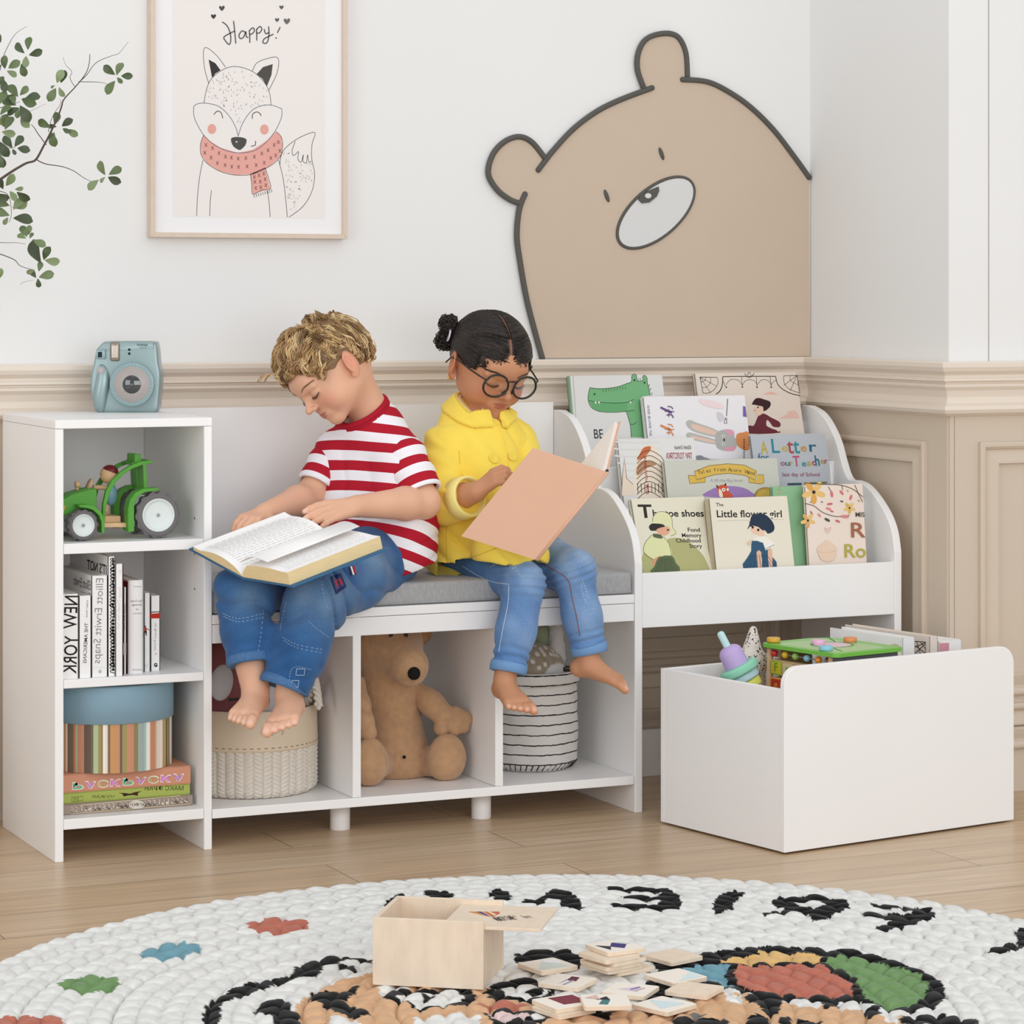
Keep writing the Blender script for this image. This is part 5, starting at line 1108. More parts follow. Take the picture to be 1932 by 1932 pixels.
std_book('tallest white book with curly black and white patterned spine edge', 203.4, 217.3, 1050, .014, .25, '#f2f1f0', lambda mb, sh, a, b, y0, z0, z1: (side_text(mb, a, y0 + .008, z1 - .034, "IT'S NOT", .026, '#1c1b1a', .125), [sh.line(mb, kz([(742 + random.uniform(-4, 4), y), (700 + random.uniform(-8, 8), y + 6), (706, y + 26), (735, y + 30), (748, y + 44)]), random.uniform(1.2, 2.6), '#151515', 4) for y in range(150, 1540, 40)], [sh.oval(mb, *kz([(735 + random.uniform(-6, 8), y)])[0], 1.6, 3.4, '#151515') for y in range(165, 1545, 46)]))
std_book('narrow white book with faint lettering and red back cover in the middle cubby', 217.6, 232.2, 1064, .010, .22, '#f1f0ef', lambda mb, sh, a, b, y0, z0, z1: (vt(mb, sh, 'Georgia O Keeffe New York', 828, 500, 6, '#d5d4d3', 80), sh.line(mb, kz([(795, 300), (830, 300)]), .7, '#b5b4b3', 0), sh.line(mb, kz([(795, 325), (830, 325)]), .7, '#b5b4b3', 0), mb.box((b + .00005, y0 + .002, z0), (b + .0012, y0 + .2, z1 - .0), '#8d2b1e')))
std_book('slim grey white book half hidden beside the round spined book', 233, 239, 1108, .030, .2, '#dedddc', lambda mb, sh, a, b, y0, z0, z1: (vt(mb, sh, 'notes and papers', 884, 700, 3, '#4a4a4a', 60), sh.fill(mb, kz([(856, 1180), (890, 1180), (890, 1325), (856, 1325)]), '#bdbcbb')))
std_book('red book with dark lower half wedged between two white books', 239.2, 242.8, 1098, .034, .2, '#8f2b2b', lambda mb, sh, a, b, y0, z0, z1: sh.fill(mb, kz([(900, 780), (917, 780), (917, 1440), (900, 1440)]), '#1b1a1c'))
std_book('thick white book with rounded spine and small mirrored title', 243.2, 271.5, 1095, .026, .17, '#efeeed', lambda mb, sh, a, b, y0, z0, z1: [sh.text(mb, t_, *kz([(x, y)])[0], h, '#6d6b6b', mirror=True, width=w_) for t_, x, y, h, w_ in (('The Great', 1092, 680, 4, 23), ('Strategy', 1080, 725, 4, 19), ('of', 1042, 780, 3.6, 6), ('Volume I', 1078, 828, 3, 17), ('History', 1068, 500, 2.2, 14), ('LONDON', 1085, 1512, 2.4, 18))], rounded=True)
std_book('slim white book with tiny red figure on its spine', 271.9, 283.7, 1119, .046, .18, '#ecebea', lambda mb, sh, a, b, y0, z0, z1: (sh.fill(mb, kz([(1105, 990), (1135, 990), (1138, 1030), (1104, 1035)]), '#a83a2a'), sh.fill(mb, kz([(1104, 1035), (1140, 1030), (1138, 1090), (1128, 1090), (1120, 1050), (1110, 1090), (1102, 1090)]), '#2a211e'), sh.line(mb, kz([(1135, 1005), (1168, 1020)]), 1.2, '#2a211e', 0), sh.oval(mb, *kz([(1118, 978)])[0], 1.7, 1.7, '#4a332a'), sh.line(mb, kz([(1115, 1455), (1133, 1435), (1152, 1455), (1133, 1475), (1115, 1455)]), .5, '#9a9998', 0)))
std_book('white book with red and black band across its spine, rightmost in the middle cubby', 284.1, 302.2, 1124, .050, .18, '#eeedec', lambda mb, sh, a, b, y0, z0, z1: (sh.fill(mb, kz([(1182, 800), (1302, 795), (1302, 880), (1182, 882)]), '#b8281c'), sh.fill(mb, kz([(1182, 800), (1302, 795), (1302, 815), (1182, 822)]), '#3a1512'), sh.fill(mb, kz([(1195, 812), (1290, 806), (1290, 816), (1195, 824)]), '#f2efee'), vt(mb, sh, 'W Bruce Prince', 1262, 935, 4.6, '#9b9998', 52), sh.oval(mb, *kz([(1248, 1447)])[0], 3.5, 3.8, '#1a1a1a'), sh.line(mb, kz([(1235, 1455), (1248, 1438), (1262, 1446)]), 1, '#eeedec'), sh.oval(mb, *kz([(1250, 1312)])[0], 1.2, 1.2, '#d26a4a')))
# ---------------------------------------------------------------- hat box on three books
hz_ = lambda L: zc(6.662, 110, 1280, L)
def lying(label, px, z0, z1, y0, dep, xr, col, deco=None, xl=.0165):
    t = thing('book', label, 'book', (.15, y0 + dep / 2, z0), 'books lying in the lower cubby'); m = mat('book_board_' + col.strip('#'), col, .55, .3); mb = MB()
    mb.box((xl, y0, z0), (xr, y0 + dep, z0 + .0016), m); mb.box((xl, y0, z1 - .0016), (xr, y0 + dep, z1), m); mb.box((xl, y0, z0 + .0017), (xr, y0 + .0016, z1 - .0017), m); mb.build('cover', t, .0005)
    MB().box((xl + .002, y0 + .002, z0 + .002), (xr - .003, y0 + dep - .003, z1 - .002), mat('paper_white', '#ece8e0', .8)).build('page_block', t)
    if deco: mb = MB(); deco(mb, Sheet(frame((0, y0 - .0001, 0), (1, 0, 0), (0, 0, 1)))); mb.build('spine_print', t)
def lace(mb, sh):
    for i in range(26):
        x = 165 + i * 57; y = 1655 - i * 5.1
        for k in range(3): sh.line(mb, hz_([(x + random.uniform(-20, 20), y - 40 + k * 35), (x + 22, y - 20 + k * 20), (x + 8, y + 10), (x - 14, y + 20 - k * 8), (x + 20, y + 34)]), .9, random.choice(['#efe8d4', '#d9ccb8', '#6a5a52']), 4)
    sh.line(mb, hz_([(150, 1700), (1650, 1575)]), 1.0, '#d8c79c', 0); sh.line(mb, hz_([(270, 1590), (1530, 1470)]), .9, '#e9dfb9', 0)
    for r in (1, .75, .5): sh.line(mb, hz_([(980 + 95 * r * math.cos(a), 1582 + 48 * r * math.sin(a)) for a in np.linspace(0, 6.28, 20)]), 1.2, '#f1ebe2', 0)
lying('taupe book with lacy patterned spine at the bottom of the stack under the round box', None, .0758, .0948, .040, .22, .2690, '#a08f84', lace)
lying('lime green book with small running dog on its spine, under the salmon pink book', None, .0950, .1150, .044, .21, .2650, '#a7b45a', lambda mb, sh: (sh.text(mb, 'МАКС ФРАЙ', *hz_([(1570, 1408)])[0], 8.5, '#2f3a1a', mirror=True, width=72), sh.text(mb, 'ЧУЖАК', *hz_([(700, 1505)])[0], 6, '#4a5526', mirror=True, width=42), sh.fill(mb, hz_([(760, 1440), (840, 1440), (900, 1450), (960, 1430), (1050, 1415), (1000, 1440), (1000, 1475), (975, 1470), (940, 1465), (880, 1470), (820, 1485), (810, 1455)]), '#3a1d12'), [sh.line(mb, hz_(L), .8, '#5b6a2c', 0) for L in ([(170, 1495), (310, 1480), (310, 1535), (170, 1550), (170, 1495)], [(250, 1490), (250, 1540)], [(190, 1510), (235, 1506)], [(190, 1528), (235, 1522)])]))
def rask(mb, sh):
    cols = ['#62b79a', '#c77fd6', '#b9a86a', '#dc7ad0', '#62b79a', '#c77fd6', '#b9a86a', '#dc7ad0', '#b77fd6']
    for i, ch in enumerate('РАСКРАСКА'):
        x = 185 + i * 158; y = 1318 - i * 13.5
        sh.text(mb, ch, *hz_([(x - 6, y - 9)])[0], 12.6, '#f3efe4', mirror=True, rot=PI, bold=.10, width=22); sh.text(mb, ch, *hz_([(x, y)])[0], 10.4, cols[i], mirror=True, rot=PI, bold=.05, width=19)
lying('salmon pink book with bubble lettering on its spine, topmost under the round box', None, .1152, .1480, .042, .215, .2655, '#cf9377', rask)
hb = thing('hat_box', 'round striped hat box with blue lid inside the lower cubby', 'box', (.126, .165, .1482))
HX, HY, HR = .1370, .132, .1190
stripes = ['#c9bd9a', '#a5785e', '#aebf9a', '#8fa7a5', '#c98f74', '#f0e8dc', '#a5654e', '#6b5a4c', '#a9c4c4', '#7d6c5c', '#a59560', '#b08d5c', '#8f7f55', '#e4ded0', '#7a6a58', '#9fc2c4', '#67594c', '#a2965f', '#bb8f62', '#93855a', '#e8e2d6', '#5f5248', '#e9dccb', '#c9b07a', '#9fb2ae', '#c9955f', '#f3ebdf', '#c47f62', '#6d5f54', '#a8c9c6', '#76695c', '#9ea58f', '#bfa06a', '#f0ece0', '#4f463f', '#dcdccb', '#b5c39a', '#b9e0cf', '#e2b59a', '#f4ead9', '#b57a5c', '#8a7b5c']
mb = MB(); n_ = 168; zt0, zt1 = .1484, .262
vs = []; fs = []
for k in range(n_): a = 2 * PI * k / n_; vs += [(HX + HR * .975 * math.cos(a), HY + HR * .975 * math.sin(a), zt0), (HX + HR * .975 * math.cos(a), HY + HR * .975 * math.sin(a), zt1)]
R_ = np.random.RandomState(12); seq = []
while len(seq) < n_: seq += [stripes[R_.randint(len(stripes))]] * R_.choice([1, 1, 2, 3])
for k in range(n_): q = (k + 1) % n_; mb.add([vs[2 * k], vs[2 * q], vs[2 * q + 1], vs[2 * k + 1]], [(0, 1, 2, 3)], flat(seq[k], .5), smooth=False)
mb.poly([(HX + HR * .97 * math.cos(a), HY + HR * .97 * math.sin(a)) for a in np.linspace(0, 2 * PI, 60, endpoint=False)], flat('#8a7b5c'), None, zt0 + .0002); mb.build('box_body', hb)
MB().lathe([(HR - .002, .236), (HR, .237), (HR, .3005), (HR - .0012, .303), (HR - .004, .304), (.002, .304)], mat('dusty_blue_card', '#86a6b8', .55, .35, noise=.02, nscale=30), Matrix.Translation((HX, HY, 0)), 72, caps=False).build('lid', hb)
# ================================================================ things in the bench compartments
def cyl_disp(mb, cx, cy, R, z0, z1, fn, m, nu=360, nv=80, ry=1.0):
    vs = []; fs = []
    for j in range(nv + 1):
        z = z0 + (z1 - z0) * j / nv
        for i in range(nu): a = 2 * PI * i / nu; r = R(a, z) + fn(a, z); vs.append((cx + r * math.cos(a), cy + r * ry * math.sin(a), z))
    for j in range(nv):
        for i in range(nu): q = (i + 1) % nu; fs.append((j * nu + i, j * nu + q, (j + 1) * nu + q, (j + 1) * nu + i))
    mb.add(vs, fs, m, smooth=True)
BX, BY, BR = .428, .178, .1255
bt = thing('woven_basket', 'round basket with beige leather rim and chunky woven rope body in the left bench compartment', 'basket', (BX, BY, .073))
rope = mat('cream_rope', '#d8d0c4', .85, .2, bump=.3, bscale=500, noise=.04, nscale=90); lea = mat('beige_leather', '#d5c3ab', .55, .35, noise=.02, nscale=20, bump=.1, bscale=200)
NC = 44
def weave(a, z):
    u = a / (2 * PI) * NC; i = math.floor(u); f = u - i; w = (z + (.0035 if i % 2 else 0) + (f - .5) * .0075 * (1 if i % 2 else -1)) / .0078; g = abs(math.sin(PI * w)); return .0062 * math.sqrt(max(0, 1 - (2 * f - 1) ** 2)) * (.35 + .65 * g ** .6) - .003
rad = lambda a, z: BR - .012 * max(0, (.088 - z) / .015) ** 2 if z < .088 else BR
mb = MB(); cyl_disp(mb, BX, BY, rad, .0735, .1625, weave, rope, 616, 84); mb.lathe([(.108, .0735), (.001, .0735)], rope, Matrix.Translation((BX, BY, 0)), 40, caps=False); mb.build('woven_body', bt)
mb = MB(); mb.lathe([(BR + .0005, .1600), (BR + .0035, .1615), (BR + .003, .166), (BR + .002, .20), (BR + .001, .2345), (BR - .001, .236), (BR - .003, .2345), (BR - .004, .165)], lea, Matrix.Translation((BX, BY, 0)), 96, caps=False)
for k in range(60): a = 2 * PI * k / 60; mb.box((-.003, -.0004, -.0006), (.003, .0006, .0006), '#6d5a45', Matrix.Translation((BX + (BR + .0030) * math.cos(a), BY + (BR + .0030) * math.sin(a), .168)) @ Matrix.Rotation(a + PI / 2, 4, 'Z'))
mb.build('leather_band', bt)
mb = MB(); hc_ = Vector((BX + BR * .80, BY - BR * .62, .236)); 
for ph in (0, PI * 2 / 3, PI * 4 / 3):
    P = []
    for k in range(60):
        t_ = k / 59; a = PI * t_; c = hc_ + Vector((-.002, .06 * (-.5 + t_), .052 * math.sin(a))); P.append(c + Vector((math.cos(t_ * 30 + ph) * .0045, 0, math.sin(t_ * 30 + ph) * .0045)))
    mb.tube(P, .0046, rope, 7)
mb.build('rope_handle', bt)
q = at(462, 1360, Y=BY - BR * 1.0)
mb = MB()                                             # raised script lettering on the leather, follows the curve
for i, ch in enumerate('BABY'):
    a = math.atan2(-1, -.20 + i * .10); P0 = Vector((BX + (BR + .0022) * math.cos(a), BY + (BR + .0022) * math.sin(a), .195 - .004 * (i % 2))); mb.text(ch, mat('pewter_letters', '#aaa49c', .4, metal=.3), frame(P0, (-math.sin(a), math.cos(a), 0), (0, 0, 1)), .019, 0, 0, .0008, shear=.3)
mb.build('lettering', bt)
def cushion_thing(label, cat, nm, c, r, m, Rt=None):
    S = SDF(); S.ell(c, r, .01, False, Rt); o = smooth_obj(nm, S, .003, m); tag(o, label, cat); return o
pkm = mat('dusty_pink_felt', '#a4666a', .9, .15, bump=.3, bscale=400); gym = mat('light_grey_felt', '#b5b3b6', .9, .15, bump=.3, bscale=400)
S = SDF(); S.ell((.430, .195, .285), (.105, .085, .085), .02); S.ell((.400, .20, .200), (.09, .07, .08), .04)
pt = thing('plush_toy', 'dusty pink stuffed toy with grey ear patches sitting inside the woven basket', 'stuffed toy', (.43, .19, .12)); smooth_obj('body', S, .0035, pkm, pt)
S = SDF(); e1 = J(418, 1288, .085); S.ell(e1, (.0225, .010, .034), .004, False, rotm('Y', .15)); smooth_obj('ear_patch', S, .002, gym, pt)
S = SDF(); e1 = J(512, 1330, .085); S.ell(e1, (.020, .009, .036), .004); smooth_obj('ear_patch', S, .002, gym, pt)
MB().box((*[c for c in J(432, 1321, .062)][:2], J(432, 1321, .062)[2] - .002), (J(450, 1321, .062)[0], .066, J(432, 1321, .062)[2] + .003), '#2c2326').build('label_tab', pt)
# plush animal with long snout
dgm = mat('camel_felt', '#bb9470', .92, .12, noise=.10, nscale=70, bump=.7, bscale=450, sheen=.3, bdist=.0012)
D = lambda a, b, Y: J(670 + a / 6.038, 1180 + b / 6.038, Y)
dog = thing('plush_animal', 'tan felt stuffed animal with long snout and big paws in the middle bench compartment', 'stuffed toy', (.735, .17, .073))
S = SDF(); S.cone(D(470, 1480, .20), D(400, 700, .20), .062, .050, .03); S.cone(D(580, 1560, .19), D(420, 1560, .20), .036, .036, .04); S.cone(D(395, 700, .20), D(385, 330, .20), .051, .055, .04)
S.cone(D(380, 230, .19), D(600, 440, .10), .062, .034, .03); S.ell(D(640, 480, .085), (.026, .028, .030), .03); S.ell(D(380, 150, .20), (.056, .05, .05), .03)
def dogcol(V): return np.tile(nL('#bb9470'), (len(V), 1))
S.disp = lambda p: .0002 * vnoise(p, 160, 2)
zb_ = .0728; S.half((0, 0, zb_), (0, 0, -1), .004)
smooth_obj('body', S, .003, dgm, dog)
S = SDF(); S.ell(D(672, 548, .052), (.0125, .010, .0125), .003); smooth_obj('nose', S, .0015, mat('black_felt', '#141414', .8, .2), dog)
for a, b in ((412, 118), (580, 112)): S = SDF(); S.ell(D(a, b, .128 if a < 500 else .118), (.0045, .004, .0042), .002); smooth_obj('eye', S, .001, mat('black_bead', '#0d0d0d', .2, .6), dog)
mb = MB(); mb.ball(D(560, 1500, .128), (.0035, .003, .0035), 'black_felt'); mb.build('belly_button', dog)
S = SDF(); S.cone(D(690, 40, .22), D(760, 130, .21), .020, .012, .01); S.ell(D(740, 90, .215), (.024, .010, .022), .01); smooth_obj('ear', S, .0025, mat('tan_ear_felt', '#b08662', .9, .1), dog)
S = SDF(); S.chain([D(690, 740, .17), D(860, 880, .145), D(990, 1010, .125)], [.018, .021, .023], .02)
for a, b in ((990, 1195), (1130, 1200), (1225, 1170), (1262, 1090)): S.cone(D(1000 + (a - 990) * .5, 1030 - (a - 990) * .12, .122), D(a - 8, b - 25, .118), .0135, .0150, .002)
smooth_obj('arm', S, .0024, dgm, dog)
S = SDF(); S.chain([D(60, 640, .17), D(75, 900, .14), D(110, 1080, .12)], [.010, .013, .016], .02); S.cone(D(110, 1080, .12), D(150, 1225, .115), .016, .0165, .01); smooth_obj('arm', S, .0024, dgm, dog)
for a, b, rx, rz, Y in ((1045, 1500, .0385, .0455, .108), (170, 1550, .034, .0455, .108)):
    S = SDF(); S.ell(D(a, b, Y), (rx, .024, rz), .01); S.cone(D(a, b, Y) + V3((0, .01, -.01)), D(a * .5 + 230, 1540, .17), .030, .030, .02); S.half((0, 0, zb_), (0, 0, -1), .003); smooth_obj('foot', S, .0026, dgm, dog)
# striped fabric basket with a knitted animal
CXb, CYb, CR = 1.023, .182, .0875
sb = thing('striped_basket', 'light grey fabric basket with thin dark stripes in the right bench compartment', 'basket', (CXb, CYb, .073))
fab = bpy.data.materials.new('striped_canvas'); MATS['fab'] = fab; fab.use_nodes = True; nt = fab.node_tree; N = nt.nodes; Lk = nt.links; b_ = N['Principled BSDF']; b_.inputs['Roughness'].default_value = .9; b_.inputs['Specular IOR Level'].default_value = .1
tc = N.new('ShaderNodeTexCoord'); sx_ = N.new('ShaderNodeSeparateXYZ'); Lk.new(tc.outputs['Object'], sx_.inputs[0]); ml = N.new('ShaderNodeMath'); ml.operation = 'MULTIPLY_ADD'; ml.inputs[1].default_value = 1 / .0195; ml.inputs[2].default_value = .28; nn_ = N.new('ShaderNodeTexNoise'); nn_.inputs['Scale'].default_value = 12
a2_ = N.new('ShaderNodeMath'); a2_.operation = 'MULTIPLY_ADD'; a2_.inputs[1].default_value = .004; Lk.new(nn_.outputs['Fac'], a2_.inputs[0]); Lk.new(sx_.outputs['Z'], a2_.inputs[2]); Lk.new(a2_.outputs[0], ml.inputs[0])
fr2 = N.new('ShaderNodeMath'); fr2.operation = 'FRACT'; Lk.new(ml.outputs[0], fr2.inputs[0]); gt = N.new('ShaderNodeMath'); gt.operation = 'GREATER_THAN'; gt.inputs[1].default_value = .87; Lk.new(fr2.outputs[0], gt.inputs[0])
mx = N.new('ShaderNodeMix'); mx.data_type = 'RGBA'; mx.inputs[6].default_value = lin('#cfcbc6'); mx.inputs[7].default_value = lin('#3a3433'); Lk.new(gt.outputs[0], mx.inputs[0]); Lk.new(mx.outputs[2], b_.inputs['Base Color'])
def brad(a, z): 
    t_ = (z - .073) / .20; return CR * (1 + .02 * math.sin(t_ * 3)) - .016 * max(0, (.092 - z) / .019) ** 2
mb = MB(); cyl_disp(mb, CXb, CYb, brad, .0735, .262, lambda a, z: .0010 * math.sin(a * 5 + z * 30) + .0006 * math.sin(a * 11 + z * 90), 'fab', 160, 50); mb.lathe([(CR - .016, .0736), (.001, .0736)], 'fab', Matrix.Translation((CXb, CYb, 0)), 60, caps=False); mb.build('basket_body', sb)
mb = MB(); mb.lathe([(CR + .001, .240), (CR + .0055, .243), (CR + .0062, .258), (CR + .004, .267), (CR - .001, .268), (CR - .003, .260)], 'fab', Matrix.Translation((CXb, CYb, 0)), 80, caps=False); mb.build('folded_rim', sb)
mb = MB()
for k in range(46): a = 2 * PI * k / 46; mb.tube([(CXb + (CR - .009) * math.cos(a), CYb + (CR - .009) * math.sin(a), .0765), (CXb + (CR + .0008) * math.cos(a + .05), CYb + (CR + .0008) * math.sin(a + .05), .0885)], .0012, flat('#3a3433'), 5)
mb.build('bottom_stitching', sb)
kn = attr_mat('knit', .95, .1, 1.0, 380, sheen=.3, bdist=.0015)
S = SDF(); kc = V3((CXb - .004, CYb - .004, .262)); S.ell(kc, (.068, .066, .058), .01); S.ell(kc - V3((0, 0, .07)), (.07, .066, .06), .03)
def knc(V):
    q = V - kc; C = np.tile(nL('#9d8f7c'), (len(V), 1)); C *= (1 + .12 * vnoise(V, 300, 4))[:, None]
    fc = kc + V3((.030, -.055, -.022)); w = sstep(.046, .042, np.linalg.norm((V - fc) * V3((1, 1, 1)), axis=1) + .001 * vnoise(V, 400, 5)); C = C * (1 - w[:, None]) + nL('#d3d2d1') * w[:, None]
    R_ = np.random.RandomState(4)
    for i in range(40):
        d = V3((R_.uniform(-1, .9), -abs(R_.uniform(.2, 1)), R_.uniform(-.3, 1))); d /= np.linalg.norm(d); p = kc + d * V3((.068, .066, .058)); 
        if np.linalg.norm(p - fc) < .052: continue
        w = sstep(.0042, .0030, np.abs(V - p).max(1)); C = C * (1 - w[:, None]) + nL('#d9d2c6') * w[:, None]
    return C
kt = thing('knitted_toy', 'taupe knitted toy with white dots and pale face inside the striped basket', 'stuffed toy', (CXb, CYb, .2)); smooth_obj('body', S, .0022, kn, kt, knc)
bpy.context.view_layer.update()
kb = [o for o in bpy.data.objects if o.parent == kt][0]; e_ = snap(kb, [(1064, 1263)], 0)[0]; mb = MB(); mb.ball(e_, .0048, 'black_bead'); mb.build('eye', kt)
for nm, c, r, m, lab in (('plush_toy', J(1049, 1194, .175), (.013, .012, .018), mat('pale_fleece', '#c9c6c4', .95, .1, bump=1, bscale=300), 'small pale fluffy toy tucked behind the knitted toy in the striped basket'),):
    S = SDF(); S.ell(c, r, .005); S.cone(c, c - V3((0, 0, .05)), .012, .02, .01); S.disp = lambda p: .0012 * vnoise(p, 250, 6); o = smooth_obj(nm, S, .0018, m); tag(o, lab, 'stuffed toy')
S = SDF(); S.ell(J(1022, 1198, .20), (.030, .02, .016), .005); S.cone(J(1022, 1198, .20), J(1022, 1240, .20), .02, .02, .01); o = smooth_obj('plush_toy', S, .002, mat('sage_fleece', '#96a184', .95, .1, bump=.6, bscale=300)); tag(o, 'sage green plush toy lying behind the knitted toy in the striped basket', 'stuffed toy')
# ================================================================ plant on the left
vz = lambda L: zc(3.22, 0, 0, L)
pl = thing('potted_plant', 'slender branching plant with small green leaves at the left edge', 'plant', (-.33, .16, 0))
bark = mat('dark_brown_bark', '#5d5148', .8, .2); YP = .18
br = MB(); PT = lambda L, dy=0: [V3(at(x, y, Y=YP + dy)) for x, y in vz(L)]
def branch(L, r0, r1, dy=0, n=5):
    P = arc_on(PT(L, dy), n); m_ = len(P); P = [V3(p) + V3((0, .012 * math.sin(i * .35 + dy * 30), 0)) for i, p in enumerate(P)]; br.tube(P, [r0 + (r1 - r0) * i / (m_ - 1) for i in range(m_)], bark, 6)
for L, a, b, dy in (([(-420, 1500), (-150, 1220), (20, 1075), (140, 998), (225, 968), (280, 870), (320, 760), (370, 650), (400, 600), (460, 525), (520, 430), (550, 328)], .0030, .0006, 0), ([(225, 968), (290, 995), (370, 1013), (450, 1045), (520, 1080), (595, 1115)], .0011, .0004, .01), ([(480, 495), (570, 495), (620, 505), (655, 525)], .0007, .0003, .01), ([(480, 500), (540, 450), (585, 380), (660, 345), (730, 320), (790, 252)], .0008, .0003, -.01), ([(460, 525), (435, 470), (430, 440), (395, 400), (392, 345)], .0006, .0003, .01), ([(275, 880), (255, 830), (220, 790), (180, 760)], .0010, .0006, -.02),
    ([(300, 800), (330, 700), (355, 640), (360, 600)], .0006, .0003, .02), ([(-200, 1420), (-60, 1520), (0, 1545), (80, 1580), (130, 1615), (215, 1640)], .0012, .0005, .0), ([(-180, 1450), (0, 1472), (90, 1475), (150, 1485)], .0007, .0003, .01), ([(-100, 640), (0, 450), (22, 330), (80, 215), (170, 158)], .0009, .0003, 0), ([(-160, 700), (0, 655), (60, 640), (110, 620)], .0009, .0004, -.01), ([(-150, 980), (-20, 900), (60, 900), (85, 895)], .0009, .0004, 0), ([(160, 690), (210, 665), (275, 632)], .0004, .0002, 0), ([(-200, 1100), (-60, 1150), (40, 1180), (60, 1300), (60, 1350)], .0009, .0004, 0), ([(-420, 1500), (-300, 1000), (-160, 700), (-100, 500)], .0026, .0010, .02), ([(-420, 1500), (-300, 1460), (-180, 1440)], .0020, .0014, 0), ([(130, 1730), (150, 1715), (205, 1700)], .0004, .0002, 0)): branch(L, a, b, dy)
trunk = [V3((-.33, .16, .40)), V3((-.335, .17, .8)), V3((-.30, .165, 1.0)), PT([(-420, 1500)])[0]]; br.tube(arc_on(trunk, 6), [.005] * 19, bark, 7)
br.build('branches', pl)
lf = bpy.data.materials.new('green_leaf'); MATS['leaf'] = lf; lf.use_nodes = True; b_ = lf.node_tree.nodes['Principled BSDF']; b_.inputs['Roughness'].default_value = .45; a_ = lf.node_tree.nodes.new('ShaderNodeAttribute'); a_.attribute_name = 'Col'; lf.node_tree.links.new(a_.outputs['Color'], b_.inputs['Base Color'])
mb = MB(); mb.col = []; R_ = np.random.RandomState(21)
LC = [nL(c) for c in ('#55673f', '#64764b', '#434f33', '#748559', '#4a5a3a', '#82936a')]
def leaf(cx_, cy_, ang, ln, wd_=.62, col=None, dy=0):   # base point, direction, length in the crop's pixels
    P0 = PT([(cx_, cy_)], dy)[0]; k = 1 / 3.22 / 1030; L_ = ln * k * 1.08; a = math.radians(ang); e1 = cb(math.cos(a), -math.sin(a), R_.uniform(-.3, .3)); e1 = unit(e1); s_ = unit(np.cross(e1, V3(-FW))); nn_ = np.cross(s_, e1); tw = R_.uniform(-.5, .5); s_ = s_ * math.cos(tw) + nn_ * math.sin(tw); nn_ = np.cross(s_, e1)
    vs = []; n = 8
    for i in range(n + 1):
        t_ = i / n; w_ = L_ * wd_ * .5 * (math.sin(PI * t_ ** 1.25) ** .62 if 0 < t_ < 1 else 0) * (.62 + .50 * t_) ; c = P0 + e1 * L_ * t_ + nn_ * L_ * .12 * math.sin(PI * t_); vs += [c - s_ * w_ + nn_ * w_ * .25, c, c + s_ * w_ + nn_ * w_ * .25]
    fs = []
    for i in range(n): a_ = 3 * i; fs += [(a_, a_ + 1, a_ + 4, a_ + 3), (a_ + 1, a_ + 2, a_ + 5, a_ + 4)]
    k0 = len(mb.v); mb.add(vs, fs, 'leaf', smooth=True); c = (LC[R_.randint(6)] if col is None else LC[col]) * R_.uniform(.85, 1.15); mb.col += [tuple(c) + (1,)] * (len(mb.v) - k0)
for L in ((170, 305, -82, 78), (150, 325, -130, 82), (175, 335, -20, 82), (158, 340, 92, 70), (130, 385, 75, 78), (30, 420, -85, 80), (50, 415, -30, 82), (40, 430, 30, 65), (10, 400, 180, 60), (20, 480, 80, 80), (-5, 520, -60, 60), (345, 505, -65, 85), (370, 505, -70, 78), (340, 535, 118, 90), (358, 528, 60, 65), (335, 520, 150, 30), (700, 455, -140, 85), (708, 460, -65, 85), (735, 462, 0, 72), (712, 470, 45, 50), (700, 490, 120, 95), (310, 775, -150, 85), (330, 760, -80, 80), (345, 770, 180, 50), (375, 768, -30, 80), (380, 780, 30, 50), (405, 785, 30, 75), (310, 800, 75, 90), (330, 800, 100, 60),
          (640, 1065, -110, 90), (660, 1062, -30, 85), (655, 1075, 22, 88), (640, 1075, 130, 45), (600, 1092, 135, 85), (110, 590, -130, 90), (120, 580, -50, 70), (130, 600, 20, 100), (120, 640, 60, 110), (100, 640, 200, 90), (115, 660, 100, 60), (130, 690, 60, 95), (90, 640, -110, 70), (150, 600, -10, 90), (80, 580, 160, 60), (60, 690, 150, 60), (120, 655, 150, 80), (30, 790, -60, 90), (5, 760, -120, 70), (10, 800, 10, 80), (0, 860, 60, 100), (75, 900, -125, 85), (88, 892, -55, 80), (105, 900, 12, 80), (75, 905, 60, 40), (0, 930, 100, 90), (10, 950, 80, 70), (35, 1130, -55, 85), (20, 1150, -120, 80), (60, 1160, 60, 70), (100, 1165, 30, 90), (30, 1180, 160, 60), (60, 1250, -160, 100), (75, 1260, -20, 90), (80, 1275, -50, 85), (60, 1310, 200, 90), (78, 1325, 10, 115), (50, 1320, 120, 50), (90, 1150, -10, 50),
          (165, 1440, -120, 75), (170, 1430, -80, 60), (160, 1450, 200, 60), (180, 1450, -60, 40), (200, 1460, 25, 80), (250, 1600, -110, 150), (265, 1580, -60, 90), (270, 1580, 5, 88), (235, 1650, -80, 60), (220, 1690, -130, 60), (235, 1685, -15, 90), (230, 1690, 85, 55), (210, 1640, 160, 50), (5, 260, -110, 60), (0, 1690, -80, 60), (-10, 640, -60, 90), (-20, 720, 20, 90), (0, 700, -40, 80), (-30, 1200, 0, 80)): leaf(*L, dy=R_.uniform(-.02, .02))
mb.build('leaves', pl)
